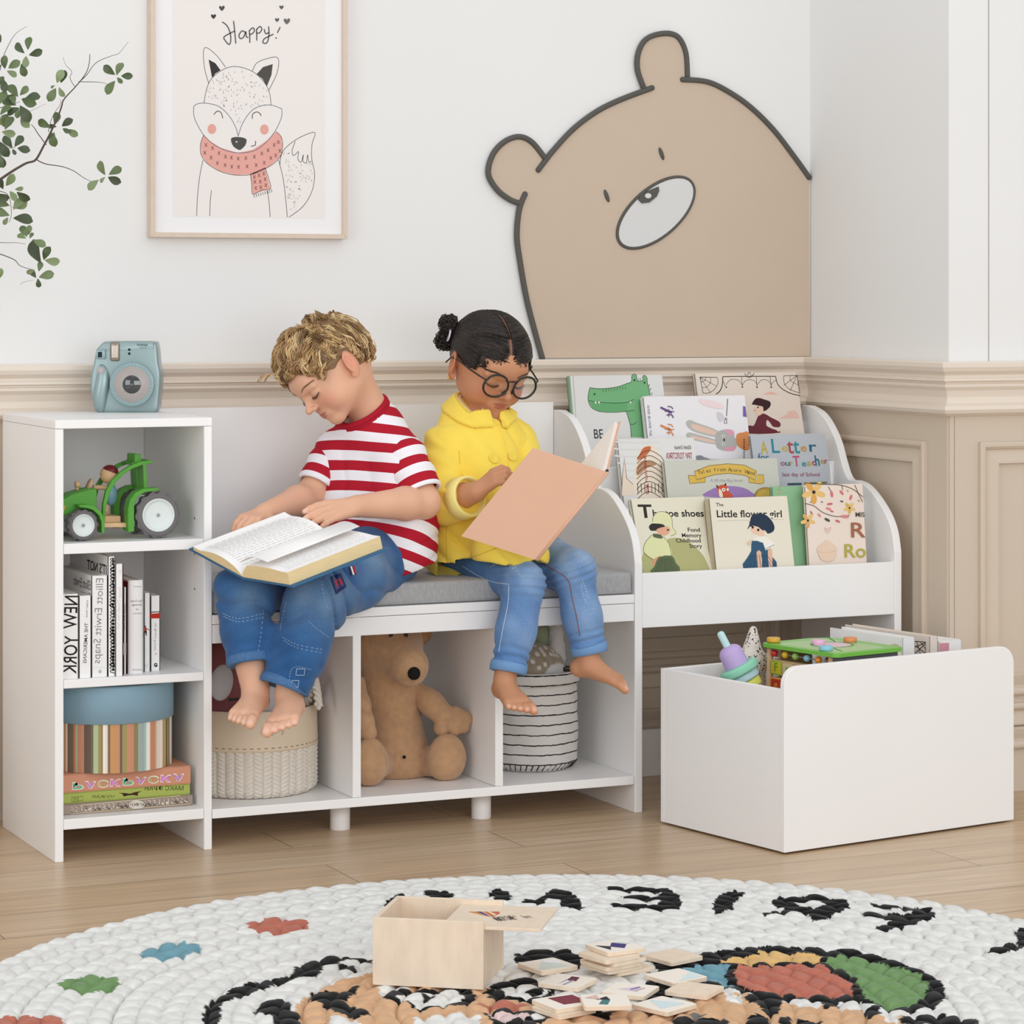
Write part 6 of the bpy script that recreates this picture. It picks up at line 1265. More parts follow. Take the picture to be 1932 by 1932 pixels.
mb = MB(); mb.lathe([(.055, 0), (.075, .01), (.085, .08), (.080, .20), (.045, .33), (.030, .38), (.035, .40), (.030, .40), (.026, .38), (.026, .30)], mat('white_ceramic', '#e4e0da', .35, .5), Matrix.Translation((-.33, .16, 0)), 48); mb.build('vase', pl)
# ================================================================ picture books on the bookshelf
pz = lambda L: zc(2.76, 1040, 680, L)          # first close crop of the shelf
qz = lambda L: zc(5.682, 1060, 690, L)
rz = lambda L: zc(5.222, 1290, 690, L)
sz = lambda L: zc(4.025, 1180, 900, L)
def cover_book(label, xl, xr, ytop, Y0, z0, tilt, th, col, deco, spine=None, pagec='#efe9e0', rnd=.003):
    t_ = math.radians(tilt); v = Vector((0, math.sin(t_), math.cos(t_))); M_ = frame((1.2, Y0, z0), (1, 0, 0), v); sh = Sheet(M_)
    a = sh.p(xl, ytop); b = sh.p(xr, ytop); x0, x1, h_ = a[0], b[0], (a[1] + b[1]) / 2
    t = thing('picture_book', label, 'book', tuple(M_ @ Vector(((x0 + x1) / 2, 0, 0))), 'picture books on the bookshelf'); m = mat('cover_' + col.strip('#'), col, .45, .35)
    mb = MB(); mb.prism(rr(x0, x1, 0, h_, rnd, 4), -.0016, 0, m, M_); mb.prism(rr(x0, x1, 0, h_, rnd, 4), -th, -th + .0016, m, M_); mb.box((x0, 0, -th), (x0 + .0016, h_, 0), MATS[spine] if spine in MATS else (mat('cover_' + spine.strip('#'), spine, .45, .35) if spine else m), M_); mb.build('cover', t, recalc=True)
    MB().box((x0 + .0018, .003, -th + .0018), (x1 - .003, h_ - .003, -.0018), mat('pages_' + pagec.strip('#'), pagec, .8), M_).build('page_block', t)
    mb = MB(); sh.box = (x0, x1, h_); deco(mb, sh); 
    if mb.v:
        X = [(a_, b_) for a_, b_ in []]; mb.build('cover_print', t)
    return t
def cro(mb, sh):
    g = '#74b07c'; K = '#2e4a36'
    sh.fill(mb, qz([(282, 370), (285, 300), (300, 235), (380, 245), (480, 243), (600, 225), (700, 190), (745, 170), (750, 110), (775, 90), (800, 105), (808, 160), (830, 170), (865, 160), (868, 115), (890, 105), (910, 130), (918, 190), (935, 260), (945, 320), (860, 330), (850, 380), (870, 560), (890, 768), (740, 768), (735, 650), (690, 495), (560, 500), (400, 495), (330, 460), (295, 410)]), g)
    sh.fill(mb, qz([(300, 380), (420, 392), (700, 400), (700, 480), (560, 490), (400, 485), (330, 450)]), '#65a86f')
    for L in ([(300, 235), (380, 245), (480, 243), (600, 225), (700, 190), (745, 170), (750, 110), (775, 90), (800, 105), (808, 160), (865, 160), (868, 115), (890, 105), (912, 130), (918, 190), (935, 260), (945, 320)], [(300, 235), (285, 300), (282, 370), (310, 440), (370, 480), (460, 498), (600, 498), (780, 478)], [(288, 375), (400, 390), (560, 400), (700, 392), (770, 360)], [(690, 495), (725, 600), (740, 700), (742, 768)], [(730, 625), (770, 628), (800, 605)]): sh.line(mb, qz(L), 1.0, K)
    for k in range(9): x = 440 + k * 30; sh.line(mb, qz([(x, 250 - k * 3.5), (x + 5, 285 - k * 4)]), .8, K, 0)
    for x in (362, 398, 735): sh.fill(mb, qz([(x - 12, 385), (x + 12, 385), (x + 2, 420)]), '#f4f4f0'); sh.line(mb, qz([(x - 12, 388), (x + 2, 420), (x + 12, 388)]), .6, K, 0)
    for c in ((350, 305), (778, 155), (886, 182)): sh.oval(mb, *qz([c])[0], 1.5, 2, '#1d2b20')
    for L in ([(815, 160), (822, 130), (832, 155), (840, 130), (850, 160)], [(920, 210), (942, 200), (928, 235)], [(932, 250), (958, 240), (940, 275)], [(945, 300), (970, 290), (955, 320)]): sh.line(mb, qz(L), .8, K, 0)
    sh.text(mb, 'BE', *qz([(348, 780)])[0], 18, '#26241f', width=17)
    sh.line(mb, qz([(120, 110), (150, 560)]), .9, '#b9b9b6', 0); sh.line(mb, qz([(78, 110), (112, 520)]), 3.0, '#86a98a', 0)
cover_book('tall pale picture book with a green crocodile on its cover', 1073, 1249, 708, .272, .573, 13, .014, '#dcdbd9', cro, spine='#8fb394')
def gothic(mb, sh):
    K = '#2a2422'
    for L, w_ in (([(385, 108), (640, 105), (905, 105)], 1.4), ([(385, 108), (380, 190), (355, 250), (318, 280)], 1.6), ([(905, 105), (925, 180), (980, 235), (1060, 275), (1148, 295)], 1.5), ([(160, 112), (330, 115)], 1.1), ([(160, 112), (190, 270)], 1.1), ([(160, 112), (265, 270)], .8), ([(160, 112), (320, 200)], .8), ([(330, 115), (338, 170), (300, 235), (240, 270), (190, 268)], .9), ([(260, 115), (265, 160), (225, 210), (180, 215)], .8), ([(215, 113), (215, 140), (172, 165)], .8), ([(1115, 95), (985, 100)], 1.0), ([(1115, 95), (1145, 270)], 1.0), ([(1115, 95), (1050, 245)], .8), ([(1115, 95), (985, 195)], .8), ([(985, 100), (990, 170), (1040, 230), (1145, 270)], .9), ([(1050, 98), (1055, 150), (1130, 190)], .8), ([(390, 150), (410, 210)], .9), ([(570, 110), (578, 210)], .9), ([(715, 108), (722, 212)], .9), ([(850, 106), (862, 210)], .9), ([(415, 190), (450, 145), (485, 135), (540, 145), (576, 190)], .8), ([(578, 190), (610, 148), (650, 138), (700, 150), (722, 190)], .8), ([(724, 190), (760, 145), (790, 137), (835, 150), (860, 190)], .8), ([(862, 190), (885, 155), (912, 145)], .8), ([(600, 75), (620, 105), (655, 115), (695, 75)], 1.1), ([(625, 95), (645, 65), (665, 95)], .9)): sh.line(mb, rz(L), w_, K, 4)
    for c in ((420, 212), (578, 210), (722, 212), (862, 212)): sh.oval(mb, *rz([c])[0], 1.4, 1.6, K)
    sh.fill(mb, rz([(780, 285), (820, 265), (850, 255), (890, 265), (930, 285)]), '#dfb3a6'); sh.fill(mb, rz([(935, 520), (1000, 490), (1040, 445), (1090, 440), (1130, 480), (1140, 518)]), '#e0b9ad')
    sh.fill(mb, rz([(640, 590), (690, 590), (730, 500), (760, 475), (800, 475), (860, 510), (930, 545), (955, 575), (940, 605), (880, 600), (850, 560), (820, 535), (815, 590), (870, 620), (950, 660), (640, 668)]), '#6a2733', 3)
    sh.fill(mb, rz([(705, 400), (785, 410), (785, 460), (740, 492), (705, 480), (695, 440)]), '#e7c6b3', 3)
    sh.fill(mb, rz([(672, 380), (700, 330), (740, 318), (800, 335), (850, 355), (852, 400), (810, 440), (785, 445), (780, 405), (740, 395), (700, 385)]), '#38161a', 3); sh.oval(mb, *rz([(730, 412)])[0], 1.6, 1.6, K); sh.oval(mb, *rz([(700, 440)])[0], 1.4, 1.6, '#d58c7c')
    sh.line(mb, rz([(900, 610), (915, 630), (935, 650)]), 2.0, '#ead5c4', 3)
cover_book('cream picture book with black spider web corners and a dark haired figure in maroon', 1310, 1502, 703, .282, .573, 15, .012, '#dfd2c6', gothic)
def bunny(mb, sh):
    sh.fill(mb, pz([(700, 330), (720, 310), (760, 325), (865, 365), (860, 400), (740, 370)]), '#b9b9b5', 4); sh.fill(mb, pz([(735, 330), (860, 370), (855, 390), (750, 362)]), '#e3c3b2', 3)
    sh.fill(mb, pz([(702, 392), (715, 375), (760, 385), (860, 415), (858, 438), (730, 412)]), '#b9b9b5', 4); sh.fill(mb, pz([(735, 392), (855, 420), (850, 432), (745, 408)]), '#e3c3b2', 3)
    sh.fill(mb, pz([(855, 385), (890, 362), (940, 362), (955, 400), (970, 425), (955, 465), (900, 470), (860, 450)]), '#b3b3af', 4); sh.fill(mb, pz([(905, 362), (945, 364), (952, 390), (925, 385)]), '#dea0b4', 3); sh.fill(mb, pz([(900, 470), (950, 470), (955, 450), (920, 450)]), '#dea0b4', 3)
    sh.fill(mb, pz([(965, 385), (1000, 375), (1028, 375), (1030, 465), (990, 460), (965, 435)]), '#d98e56', 2)
    for c in ((895, 395), (895, 435)): sh.oval(mb, *pz([c])[0], 2.4, 2.4, '#f3f3f1'); sh.oval(mb, *pz([c])[0], 1.1, 1.1, '#3a3a3a')
    sh.oval(mb, *pz([(900, 414)])[0], 1.5, 3, '#2d2a2a')
    sh.fill(mb, pz([(770, 200), (860, 215), (900, 245), (860, 250), (790, 230)]), '#efd9da', 4); sh.line(mb, pz([(918, 200), (912, 290)]), 1.2, '#5b5658', 0); sh.line(mb, pz([(905, 300), (915, 325), (900, 325), (908, 300), (918, 310)]), 1.0, '#7b767a'); sh.fill(mb, pz([(862, 270), (885, 275), (900, 300), (880, 320), (866, 300)]), '#d3cdd8', 3)
    sh.fill(mb, pz([(998, 238), (1010, 240), (1018, 295), (998, 292)]), '#7b62a4'); sh.fill(mb, pz([(750, 500), (780, 495), (830, 515), (1000, 518), (760, 520)]), '#8c8d95', 2)
    sh.text(mb, '괴괴한 꿈나라로 가요', *pz([(498, 232)])[0], 4.2, '#33302f', width=58, rot=-PI / 2)
    for y, c in ((245, '#6a4a86'), (338, '#d98a50')):
        for L, w_ in (([(568, y), (600, y + 15), (628, y + 28)], 3.6), ([(590, y + 20), (640, y + 22)], 1.4), ([(605, y - 5), (625, y - 2), (632, y + 10)], 1.8), ([(600, y + 40), (625, y + 38), (635, y + 55)], 2.2), ([(612, y + 8), (612, y + 50)], 1.2)): sh.line(mb, pz(L), w_, c, 3)
    for k in range(8): sh.line(mb, pz([(1000, 410 + k * 13), (1006, 416 + k * 13)]), 1.6, '#2d2826', 0)
cover_book('white picture book with a grey bunny lying sideways and upright Korean lettering', 1213, 1405, 747, .2490, .573, 13, .016, '#ebe9ec', bunny, pagec='#bfe0d2')
def castle(mb, sh):
    for k in range(7): sh.line(mb, pz([(300 + k * 15, 420 + k * 38), (420, 430 + k * 36), (560 + k * 10, 425 + k * 34)]), 3, '#d8d8d6', 4)
    sh.fill(mb, pz([(440, 705), (437, 560), (450, 490), (480, 450), (510, 440), (550, 465), (585, 530), (595, 600), (600, 705)]), '#e8dccb', 4); sh.fill(mb, pz([(455, 500), (480, 455), (520, 450), (500, 490), (450, 520)]), '#c46e45', 3); sh.fill(mb, pz([(445, 560), (480, 520), (550, 540), (500, 560), (450, 600)]), '#b58a68', 3)
    for k in range(9): y = 470 + k * 27; sh.line(mb, pz([(446, y + 40), (480, y + 8), (520, y), (570, y + 30), (590, y + 60)]), 1.2, '#5b4032', 4)
    for k in range(8): sh.line(mb, pz([(450 + k * 18, 640), (452 + k * 18, 690)]), 1.3, '#4a3328', 0)
    sh.fill(mb, pz([(365, 705), (370, 610), (380, 520), (390, 610), (425, 640), (430, 705)]), '#e6d6c4'); sh.line(mb, pz([(365, 705), (370, 610), (380, 505), (392, 615), (425, 645)]), 1.0, '#6a5243', 0)
    sh.text(mb, 'ТРИ ТОЛСТЯКА', *pz([(735, 512)])[0], 11, '#a3354a', width=49, mirror=True, bold=.03); sh.text(mb, 'Юрий Олеша', *pz([(728, 462)])[0], 7, '#4a4543', width=31, mirror=True, shear=.3)
    sh.text(mb, 'три толстяка', *pz([(508, 700)])[0], 6, '#a02a34', width=72, rot=PI / 2, mirror=False, bold=.02)
cover_book('pale grey picture book with a brown domed castle and mirrored red title', 1164, 1309, 827, .150, .483, 13, .014, '#dfdfdd', castle)
def letter(mb, sh):
    def word(L, H, y0=0):
        for ch, x, y, h_, w_, c in L: sh.text(mb, ch, *rz([(x, y)])[0], h_, c, width=w_, bold=.03)
    word([('A', 762, 872, 25, 14, '#b6a540'), ('L', 872, 858, 27, 15, '#2f8291'), ('e', 968, 845, 15, 12, '#b8a94f'), ('t', 1025, 862, 29, 12, '#a8484e'), ('t', 1085, 862, 29, 12, '#2f8a94'), ('e', 1155, 845, 15, 11, '#c08c3f'), ('r', 1240, 845, 20, 14, '#1f6276')], 0)
    word([('o', 957, 985, 11, 8, '#a04a68'), ('u', 1003, 985, 11, 8, '#2f6f88'), ('r', 1048, 985, 11, 6, '#b09a45'), ('T', 1080, 990, 20, 13, '#b55472'), ('e', 1165, 992, 12, 8, '#2d8792'), ('a', 1212, 985, 12, 9, '#b3a24c'), ('c', 1265, 980, 12, 7, '#a3424c'), ('h', 1298, 985, 20, 8, '#28657c'), ('e', 1350, 965, 11, 7, '#b09a45'), ('r', 1388, 965, 11, 6, '#a04a68')], 0)
    sh.text(mb, 'last day of School', *rz([(975, 1090)])[0], 7.5, '#9a4258', width=70); sh.text(mb, 'for', *rz([(735, 935)])[0], 14, '#24667e', width=20)
    sh.fill(mb, rz([(1022, 1158), (1160, 1155), (1160, 1175), (1022, 1178)]), '#2c4a5c'); sh.fill(mb, rz([(1185, 1152), (1408, 1145), (1408, 1160), (1185, 1168)]), '#6f7038')
cover_book('grey blue picture book titled in colourful capitals A Letter to Your Teacher', 1414, 1557, 819, .150, .483, 15, .006, '#b6bcc3', letter)
MBt = frame((1.2, .135, .483), (1, 0, 0), (0, math.sin(.12), math.cos(.12))); sh = Sheet(MBt); a = sh.p(*rz([(1440, 970)])[0]); b = sh.p(*rz([(1468, 1150)])[0])
lf_t = thing('leaflet', 'thin white folded leaflet standing beside the grey blue picture book', 'leaflet', tuple(MBt @ Vector((a[0], 0, 0)))); MB().box((a[0], 0, -.003), (b[0], a[1], 0), mat('white_card', '#e3e2e1', .6), MBt).build('card', lf_t)
def acorn(mb, sh):
    Y_ = '#d9b655'; K = '#7a5a2a'
    sh.fill(mb, rz([(205, 1290), (260, 1225), (340, 1195), (460, 1185), (580, 1200), (660, 1240), (690, 1300)]), '#9c7cb6', 3)
    sh.fill(mb, rz([(45, 1085), (110, 1080), (105, 1150), (215, 1150), (210, 1090), (170, 1120), (110, 1105), (60, 1170)]), '#c59f45')
    sh.fill(mb, rz([(45, 1080), (120, 1085), (130, 1130), (210, 1095), (210, 1150), (90, 1160), (60, 1165)]), Y_); sh.fill(mb, rz([(640, 1100), (720, 1130), (720, 1080), (785, 1075), (790, 1155), (760, 1165), (640, 1150)]), Y_)
    sh.fill(mb, rz([(105, 1040), (250, 985), (400, 968), (440, 965), (600, 980), (720, 1040), (705, 1130), (600, 1080), (440, 1060), (300, 1075), (160, 1120), (125, 1125)]), Y_)
    for L in ([(105, 1040), (250, 985), (430, 966), (600, 980), (720, 1040), (705, 1130), (600, 1080), (440, 1060), (300, 1075), (125, 1125), (105, 1040)], [(45, 1080), (110, 1082)], [(45, 1080), (60, 1165), (95, 1158), (212, 1148), (208, 1095)], [(725, 1075), (785, 1072), (790, 1155), (760, 1165), (640, 1150), (640, 1100)]): sh.line(mb, rz(L), .9, K, 0)
    s_ = 'Tales from Acorn Wood'; n = len(s_)
    for i, ch in enumerate(s_):
        if ch == ' ': continue
        f = i / (n - 1); x = 145 + 530 * f; y = 1080 - 52 * math.sin(PI * (.12 + .76 * f)) + 12; sh.text(mb, ch, *rz([(x, y)])[0], 7.5, '#5a4a34', rot=.32 * math.cos(PI * f), bold=.01)
    sh.text(mb, 'A lift-the-flap book', *rz([(262, 1145)])[0], 6.5, '#a2a2ac', width=62)
    sh.fill(mb, rz([(340, 1190), (370, 1175), (420, 1180), (445, 1240), (485, 1292), (360, 1292), (335, 1230)]), '#cf5636', 3); sh.fill(mb, rz([(345, 1215), (372, 1235), (385, 1292), (350, 1290)]), '#efe3d3', 2); sh.oval(mb, *rz([(392, 1222)])[0], 3.4, 3.4, '#f1ece4'); sh.oval(mb, *rz([(392, 1222)])[0], 1.2, 1.2, '#2a2020'); sh.oval(mb, *rz([(432, 1220)])[0], 2.2, 2.6, '#f1ece4')
    for L in ([(318, 1170), (325, 1205), (345, 1195)], [(412, 1152), (395, 1180), (420, 1180)]): sh.fill(mb, rz(L), '#3a2620')
    sh.fill(mb, rz([(695, 1290)] + [(802 + 108 * math.cos(a), 1290 - 92 * math.sin(a)) for a in np.linspace(PI, 0, 14)]), '#8a6a32'); sh.fill(mb, rz([(802 + 98 * math.cos(a), 1290 - 84 * math.sin(a)) for a in np.linspace(PI, 0, 14)]), '#cfae52')
    s_ = 'CELEBRATING'
    for i, ch in enumerate(s_): f = i / (len(s_) - 1); a = PI * (.93 - .86 * f); sh.text(mb, ch, *rz([(802 + 76 * math.cos(a) - 5, 1294 - 68 * math.sin(a))])[0], 3.4, '#6a4c22', rot=a - PI / 2)
cover_book('grey green picture book with yellow ribbon title Tales from Acorn Wood', 1252, 1466, 867, .132, .483, 12, .012, '#cbccc1', acorn)
def toe(mb, sh):
    sh.fill(mb, sz([(320, 470), (440, 470), (540, 540), (600, 610), (640, 700), (650, 720), (200, 735), (130, 700), (140, 560), (300, 560)]), '#b3b27c', 2)
    sh.text(mb, 'T', *sz([(104, 308)])[0], 25, '#2b2724', width=26, bold=.05); sh.text(mb, 'he toe shoes', *sz([(210, 300)])[0], 13, '#2b2724', width=97, bold=.05)
    for t_, x, y, w_ in (('Fond', 475, 415, 23), ('Memory', 430, 457, 37), ('Childhood', 385, 497, 47), ('Story', 487, 538, 24)): sh.text(mb, t_, *sz([(x, y)])[0], 7.6, '#2b2724', width=w_, bold=.04)
    sh.fill(mb, sz([(180, 370), (230, 345), (300, 370), (270, 400), (225, 408), (190, 405)]), '#2a2827', 3); sh.fill(mb, sz([(240, 395), (330, 375), (335, 420), (300, 445), (250, 430)]), '#e3ac8c', 3); sh.fill(mb, sz([(158, 345), (205, 340), (210, 300), (250, 265), (310, 270), (350, 310), (358, 380), (384, 425), (340, 445), (345, 400), (290, 360), (200, 352)]), '#e2e2b4', 3); sh.line(mb, sz([(205, 340), (212, 300), (250, 266), (310, 270), (350, 310), (358, 380), (384, 425), (345, 448)]), .8, '#6a6c44')
    sh.fill(mb, sz([(200, 440), (270, 440), (330, 510), (350, 600), (255, 620), (205, 620), (140, 570), (150, 500)]), '#e0e2ae', 3); sh.line(mb, sz([(200, 440), (150, 500), (140, 570), (205, 625)]), .9, '#6f7142'); sh.line(mb, sz([(285, 450), (330, 510), (350, 600)]), .9, '#6f7142'); sh.fill(mb, sz([(210, 430), (270, 440), (280, 468), (215, 458)]), '#59664f', 2)
    sh.fill(mb, sz([(210, 630), (260, 600), (278, 620), (260, 660), (220, 678)]), '#dd9c7c', 3); sh.fill(mb, sz([(250, 610), (350, 598), (380, 650), (412, 718), (190, 732), (220, 680)]), '#5c6b49', 2)
    for k in range(8): sh.line(mb, sz([(265 + k * 11, 615), (225 + k * 23, 722)]), .8, '#3f4a33', 0)
    sh.oval(mb, *sz([(322, 402)])[0], 2, 1.6, '#3a302c')
cover_book('ivory picture book titled The toe shoe with a child in a pale hat', 1189, 1328, 939, .026, .3745, 20, .012, '#e5e0cb', toe, pagec='#d5ccb4')
def flower(mb, sh):
    sh.text(mb, 'The', *sz([(688, 222)])[0], 6.5, '#1f1d1c', width=14, bold=.03); sh.text(mb, 'Little flower girl', *sz([(695, 305)])[0], 13.5, '#1f1d1c', width=124, bold=.04); sh.line(mb, sz([(700, 332), (1208, 322)]), .6, '#b8b3a6', 0)
    sh.fill(mb, sz([(945, 350), (955, 300), (1000, 280), (1060, 285), (1110, 330), (1132, 380), (1120, 415), (1080, 430), (1060, 405), (1020, 410), (960, 370), (925, 400)]), '#22344a', 3)
    sh.fill(mb, sz([(955, 370), (1010, 380), (1060, 405), (1050, 430), (1060, 455), (1020, 460), (1010, 440), (970, 430), (950, 400)]), '#ecc7ad', 3); sh.fill(mb, sz([(940, 345), (985, 290), (1050, 300), (1060, 405), (1015, 385), (985, 330), (960, 380)]), '#22344a', 2)
    for c in ((966, 382), (1008, 402)): sh.oval(mb, *sz([c])[0], 2.2, 2.6, '#2a1d1a')
    sh.fill(mb, sz([(975, 475), (1000, 450), (1060, 450), (1130, 505), (1120, 540), (1062, 558), (1040, 500), (975, 485)]), '#efece2'); sh.line(mb, sz([(1128, 515), (1060, 548), (1040, 495)]), .8, '#2a3f58', 0); sh.fill(mb, sz([(915, 500), (960, 475), (975, 490), (935, 525)]), '#d8c7b0')
    sh.fill(mb, sz([(960, 485), (1040, 500), (1062, 556), (1095, 545), (1110, 600), (1150, 685), (895, 695), (920, 620), (955, 560)]), '#2f5673', 2); sh.fill(mb, sz([(995, 570), (1030, 570), (1035, 690), (1005, 690)]), '#e2b79d', 2); sh.fill(mb, sz([(1080, 560), (1110, 545), (1115, 680), (1090, 688)]), '#e2b79d', 2)
    for k in range(9): sh.line(mb, sz([(960 + k * 14, 590), (915 + k * 28, 690)]), .8, '#1f3d55', 0)
cover_book('ivory picture book titled Little flower girl with a child in a blue dress', 1337, 1485, 938, .022, .3745, 12, .022, '#e8e1cf', flower, spine='#cbbfa4', pagec='#cfc4a9')
cover_book('plain green picture book half hidden behind the floral one', 1456, 1540, 917, .056, .3745, 9, .010, '#8fbd93', lambda mb, sh: [sh.line(mb, sz([(1155 + random.uniform(-6, 12), 70 + k * 14), (1180, 66 + k * 14)]), 1.2, random.choice(['#cfe0cc', '#c99b72', '#7aa981']), 0) for k in range(5)], pagec='#d9d3c0')
def rosie(mb, sh):
    for x, y, r, c in ((1430, 115, 24, '#e0aa5a'), (1385, 330, 15, '#e0aa6a'), (1700, 235, 12, '#d8b45c')):
        for k in range(5): a = k * 1.257 + .3; q = sz([(x + r * 2.2 * math.cos(a), y + r * 2.2 * math.sin(a))])[0]; sh.oval(mb, *q, r * .42, r * .24, c if k % 2 else '#e9c27a', rot=a)
        sh.oval(mb, *sz([(x, y)])[0], r * .14, r * .14, '#33261f')
    for L in ([(1370, 45), (1500, 55), (1620, 60), (1720, 90), (1800, 150)], [(1540, 75), (1560, 110)], [(1360, 200), (1430, 220), (1500, 270), (1600, 300), (1700, 290)], [(1640, 60), (1650, 100)], [(1740, 60), (1770, 130), (1800, 190)]): sh.line(mb, sz(L), 1.0, '#3d2e2b')
    for x, y, a, l_, c in ((1565, 130, 1.4, 50, '#d9757c'), (1640, 118, .9, 44, '#d9757c'), (1710, 155, 1.9, 44, '#d9757c'), (1550, 205, -.1, 44, '#cc6f78'), (1540, 240, .3, 44, '#dd8a8c'), (1410, 270, 1.0, 30, '#cc6f78'), (1470, 290, .9, 34, '#dd8a8c'), (1565, 260, .3, 30, '#cc6f78'), (1665, 300, .1, 60, '#dd8a8c'), (1610, 335, .4, 40, '#cc6f78'), (1530, 325, .5, 46, '#4a4442'), (1640, 185, .3, 26, '#4a4442'), (1490, 190, .1, 18, '#4a4442'), (1685, 105, .6, 20, '#b5a14a'), (1770, 180, .7, 22, '#b5a14a'), (1405, 190, -.4, 16, '#4a4442')): sh.oval(mb, *sz([(x, y)])[0], l_ * .125 * 1.0, l_ * .05, c, rot=a)
    sh.line(mb, sz([(1530, 400), (1512, 385), (1515, 410), (1535, 425), (1558, 385), (1540, 390), (1528, 412)]), .7, '#d9a79a')
    sh.fill(mb, sz([(1455, 540), (1500, 500), (1525, 480), (1560, 500), (1600, 540), (1585, 580), (1600, 575), (1570, 635), (1495, 635), (1465, 590)]), '#ead0b8', 3); sh.line(mb, sz([(1460, 565), (1520, 575), (1600, 560)]), .8, '#d9b79c')
    for x, y, t_, h_, w_, c in ((1745, 302, 'MIS', 9, 17, '#4b4644'), (1712, 458, 'R', 29, 27, '#a4684a'), (1662, 610, 'Ro', 26, 40, '#b4ab45')): sh.text(mb, t_, *sz([(x, y)])[0], h_, c, width=w_, bold=.02)
cover_book('pale pink picture book with pink and yellow watercolour leaves, right end of the front row', 1518, 1627, 914, .040, .3745, 6, .010, '#eedfd3', rosie)
# ================================================================ toys and books in the floor bin
def bl(x, y, z): return MBIN @ Vector((x, y, z))
def bin_book(label, xs, ztop, yb, col, deco=None, lab=None, th=None):
    """xs = spine edges in the photograph's columns; the book stands parallel to the bin's sides, spine to the front"""
    shf = Sheet(MBIN @ frame((0, .10, 0), (1, 0, 0), (0, 0, 1))); a = shf.p(xs[0], ztop)[0]; b = shf.p(xs[1], ztop)[0]; zt_ = shf.p((xs[0] + xs[1]) / 2, ztop)[1]; m = mat('cover_' + col.strip('#'), col, .45, .35)
    t = thing('picture_book', label, 'book', tuple(bl((a + b) / 2, .1, .026)), 'books standing in the floor bin'); mb = MB(); z0 = .0225
    mb.box((a, .10, z0), (a + .0016, yb, zt_), m, MBIN); mb.box((b - .0016, .10, z0), (b, yb, zt_), m, MBIN); mb.box((a, .10, z0), (b, .1016, zt_), m, MBIN); mb.build('cover', t, recalc=False)
    MB().box((a + .0018, .102, z0 + .003), (b - .0018, yb - .004, zt_ - .004), MATS['paper_white'], MBIN).build('page_block', t)
    if deco: mb = MB(); deco(mb, shf, Sheet(MBIN @ Matrix(((0, 0, -1, a - .0002), (-1, 0, 0, 0), (0, 1, 0, 0), (0, 0, 0, 1)))), a); mb.build('cover_print', t)
tzb = lambda L: zc(6.9, 1560, 1160, L)
def burst(mb, sd, c, R1):
    for k in range(17): a = PI * k / 16; q = tzb([(c[0] + R1 * math.cos(a), c[1] - R1 * math.sin(a))])[0]; sd.line(mb, [tzb([c])[0], q], .8, '#bfa348', 0)
bin_book('tall white book with gold sunburst standing in the floor bin', (1703, 1726), 1203, .31, '#e9e8e8', lambda mb, sh, sd, a: burst(mb, sd, (880, 460), 85))
bin_book('cream book with black lattice corner standing in the floor bin', (1754, 1769), 1200.5, .345, '#e0d4c9', lambda mb, sh, sd, a: ([sd.line(mb, tzb(L), 1.1, '#2a2422', 0) for L in ([(1148, 345), (1285, 355), (1283, 545), (1148, 560)], [(1150, 420), (1285, 360)], [(1150, 500), (1280, 380)], [(1170, 350), (1230, 545)], [(1150, 400), (1280, 500)], [(1220, 350), (1280, 440)])]))
bin_book('white book with pink spine label standing at the right end of the floor bin', (1771, 1814), 1208.5, .33, '#ecebea', lambda mb, sh, sd, a: sh.fill(mb, tzb([(1465, 368), (1592, 365), (1592, 560), (1465, 560)]), '#cf8f9b'))
bin_book('low grey white book with gold sunburst beside the activity cube', (1671, 1688.5), 1231, .30, '#e3e3e4', lambda mb, sh, sd, a: burst(mb, sd, (635, 615), 72))
bin_book('low cream book between the two sunburst books in the floor bin', (1689, 1702.6), 1231.5, .26, '#e8e2cf')
# activity cube
ZT = .345; Q = [at(x, y, Z=ZT) for x, y in ((1424.5, 1211), (1577, 1234), (1633, 1210), (1490, 1197))]
cw = (Q[0] - Q[1]).normalized(); ce = Vector((-cw.y, cw.x, 0)); ce = ce if ce.dot(Q[2] - Q[1]) > 0 else -ce; s1 = .165; s2 = .150
O_ = Q[1]; MQ = Matrix.Translation(O_) @ Matrix(((cw.x, ce.x, 0, 0), (cw.y, ce.y, 0, 0), (0, 0, 1, 0), (0, 0, 0, 1)))
s1 = .212; s2 = .175
print('CUBE', s1, s2, (MBIN.inverted() @ O_)[:], (MBIN.inverted() @ (O_ + cw * s1))[:], (MBIN.inverted() @ (O_ + ce * s2))[:], (MBIN.inverted() @ (O_ + ce * s2 + cw * s1))[:])
ac = thing('activity_cube', 'wooden activity cube with green top, letter blocks and beads inside the floor bin', 'toy', (O_.x, O_.y, .03)); gtop = mat('lime_green_lacquer', '#76bd45', .35, .5); LH = .0225
def rrect(x0, x1, y0, y1, r, n=5):
    L = []
    for cx_, cy_, a0 in ((x1 - r, y1 - r, 0), (x0 + r, y1 - r, 1), (x0 + r, y0 + r, 2), (x1 - r, y0 + r, 3)):
        for k in range(n + 1): a = PI / 2 * (a0 + k / n); L.append((cx_ + r * math.cos(a), cy_ + r * math.sin(a)))
    return L
FL = MQ.determinant() < 0
mb = MB(); mb.prism(rrect(0, s1, 0, s2, .012)[6:] + [(s1, s2 - .05), (s1 - .012, s2 - .022), (s1 - .035, s2)], -.0075, 0, gtop, MQ); mb.prism(rrect(.012, s1 - .03, .012, s2 - .03, .02), 0, .0004, mat('pale_top_print', '#a9c98a', .4), MQ)
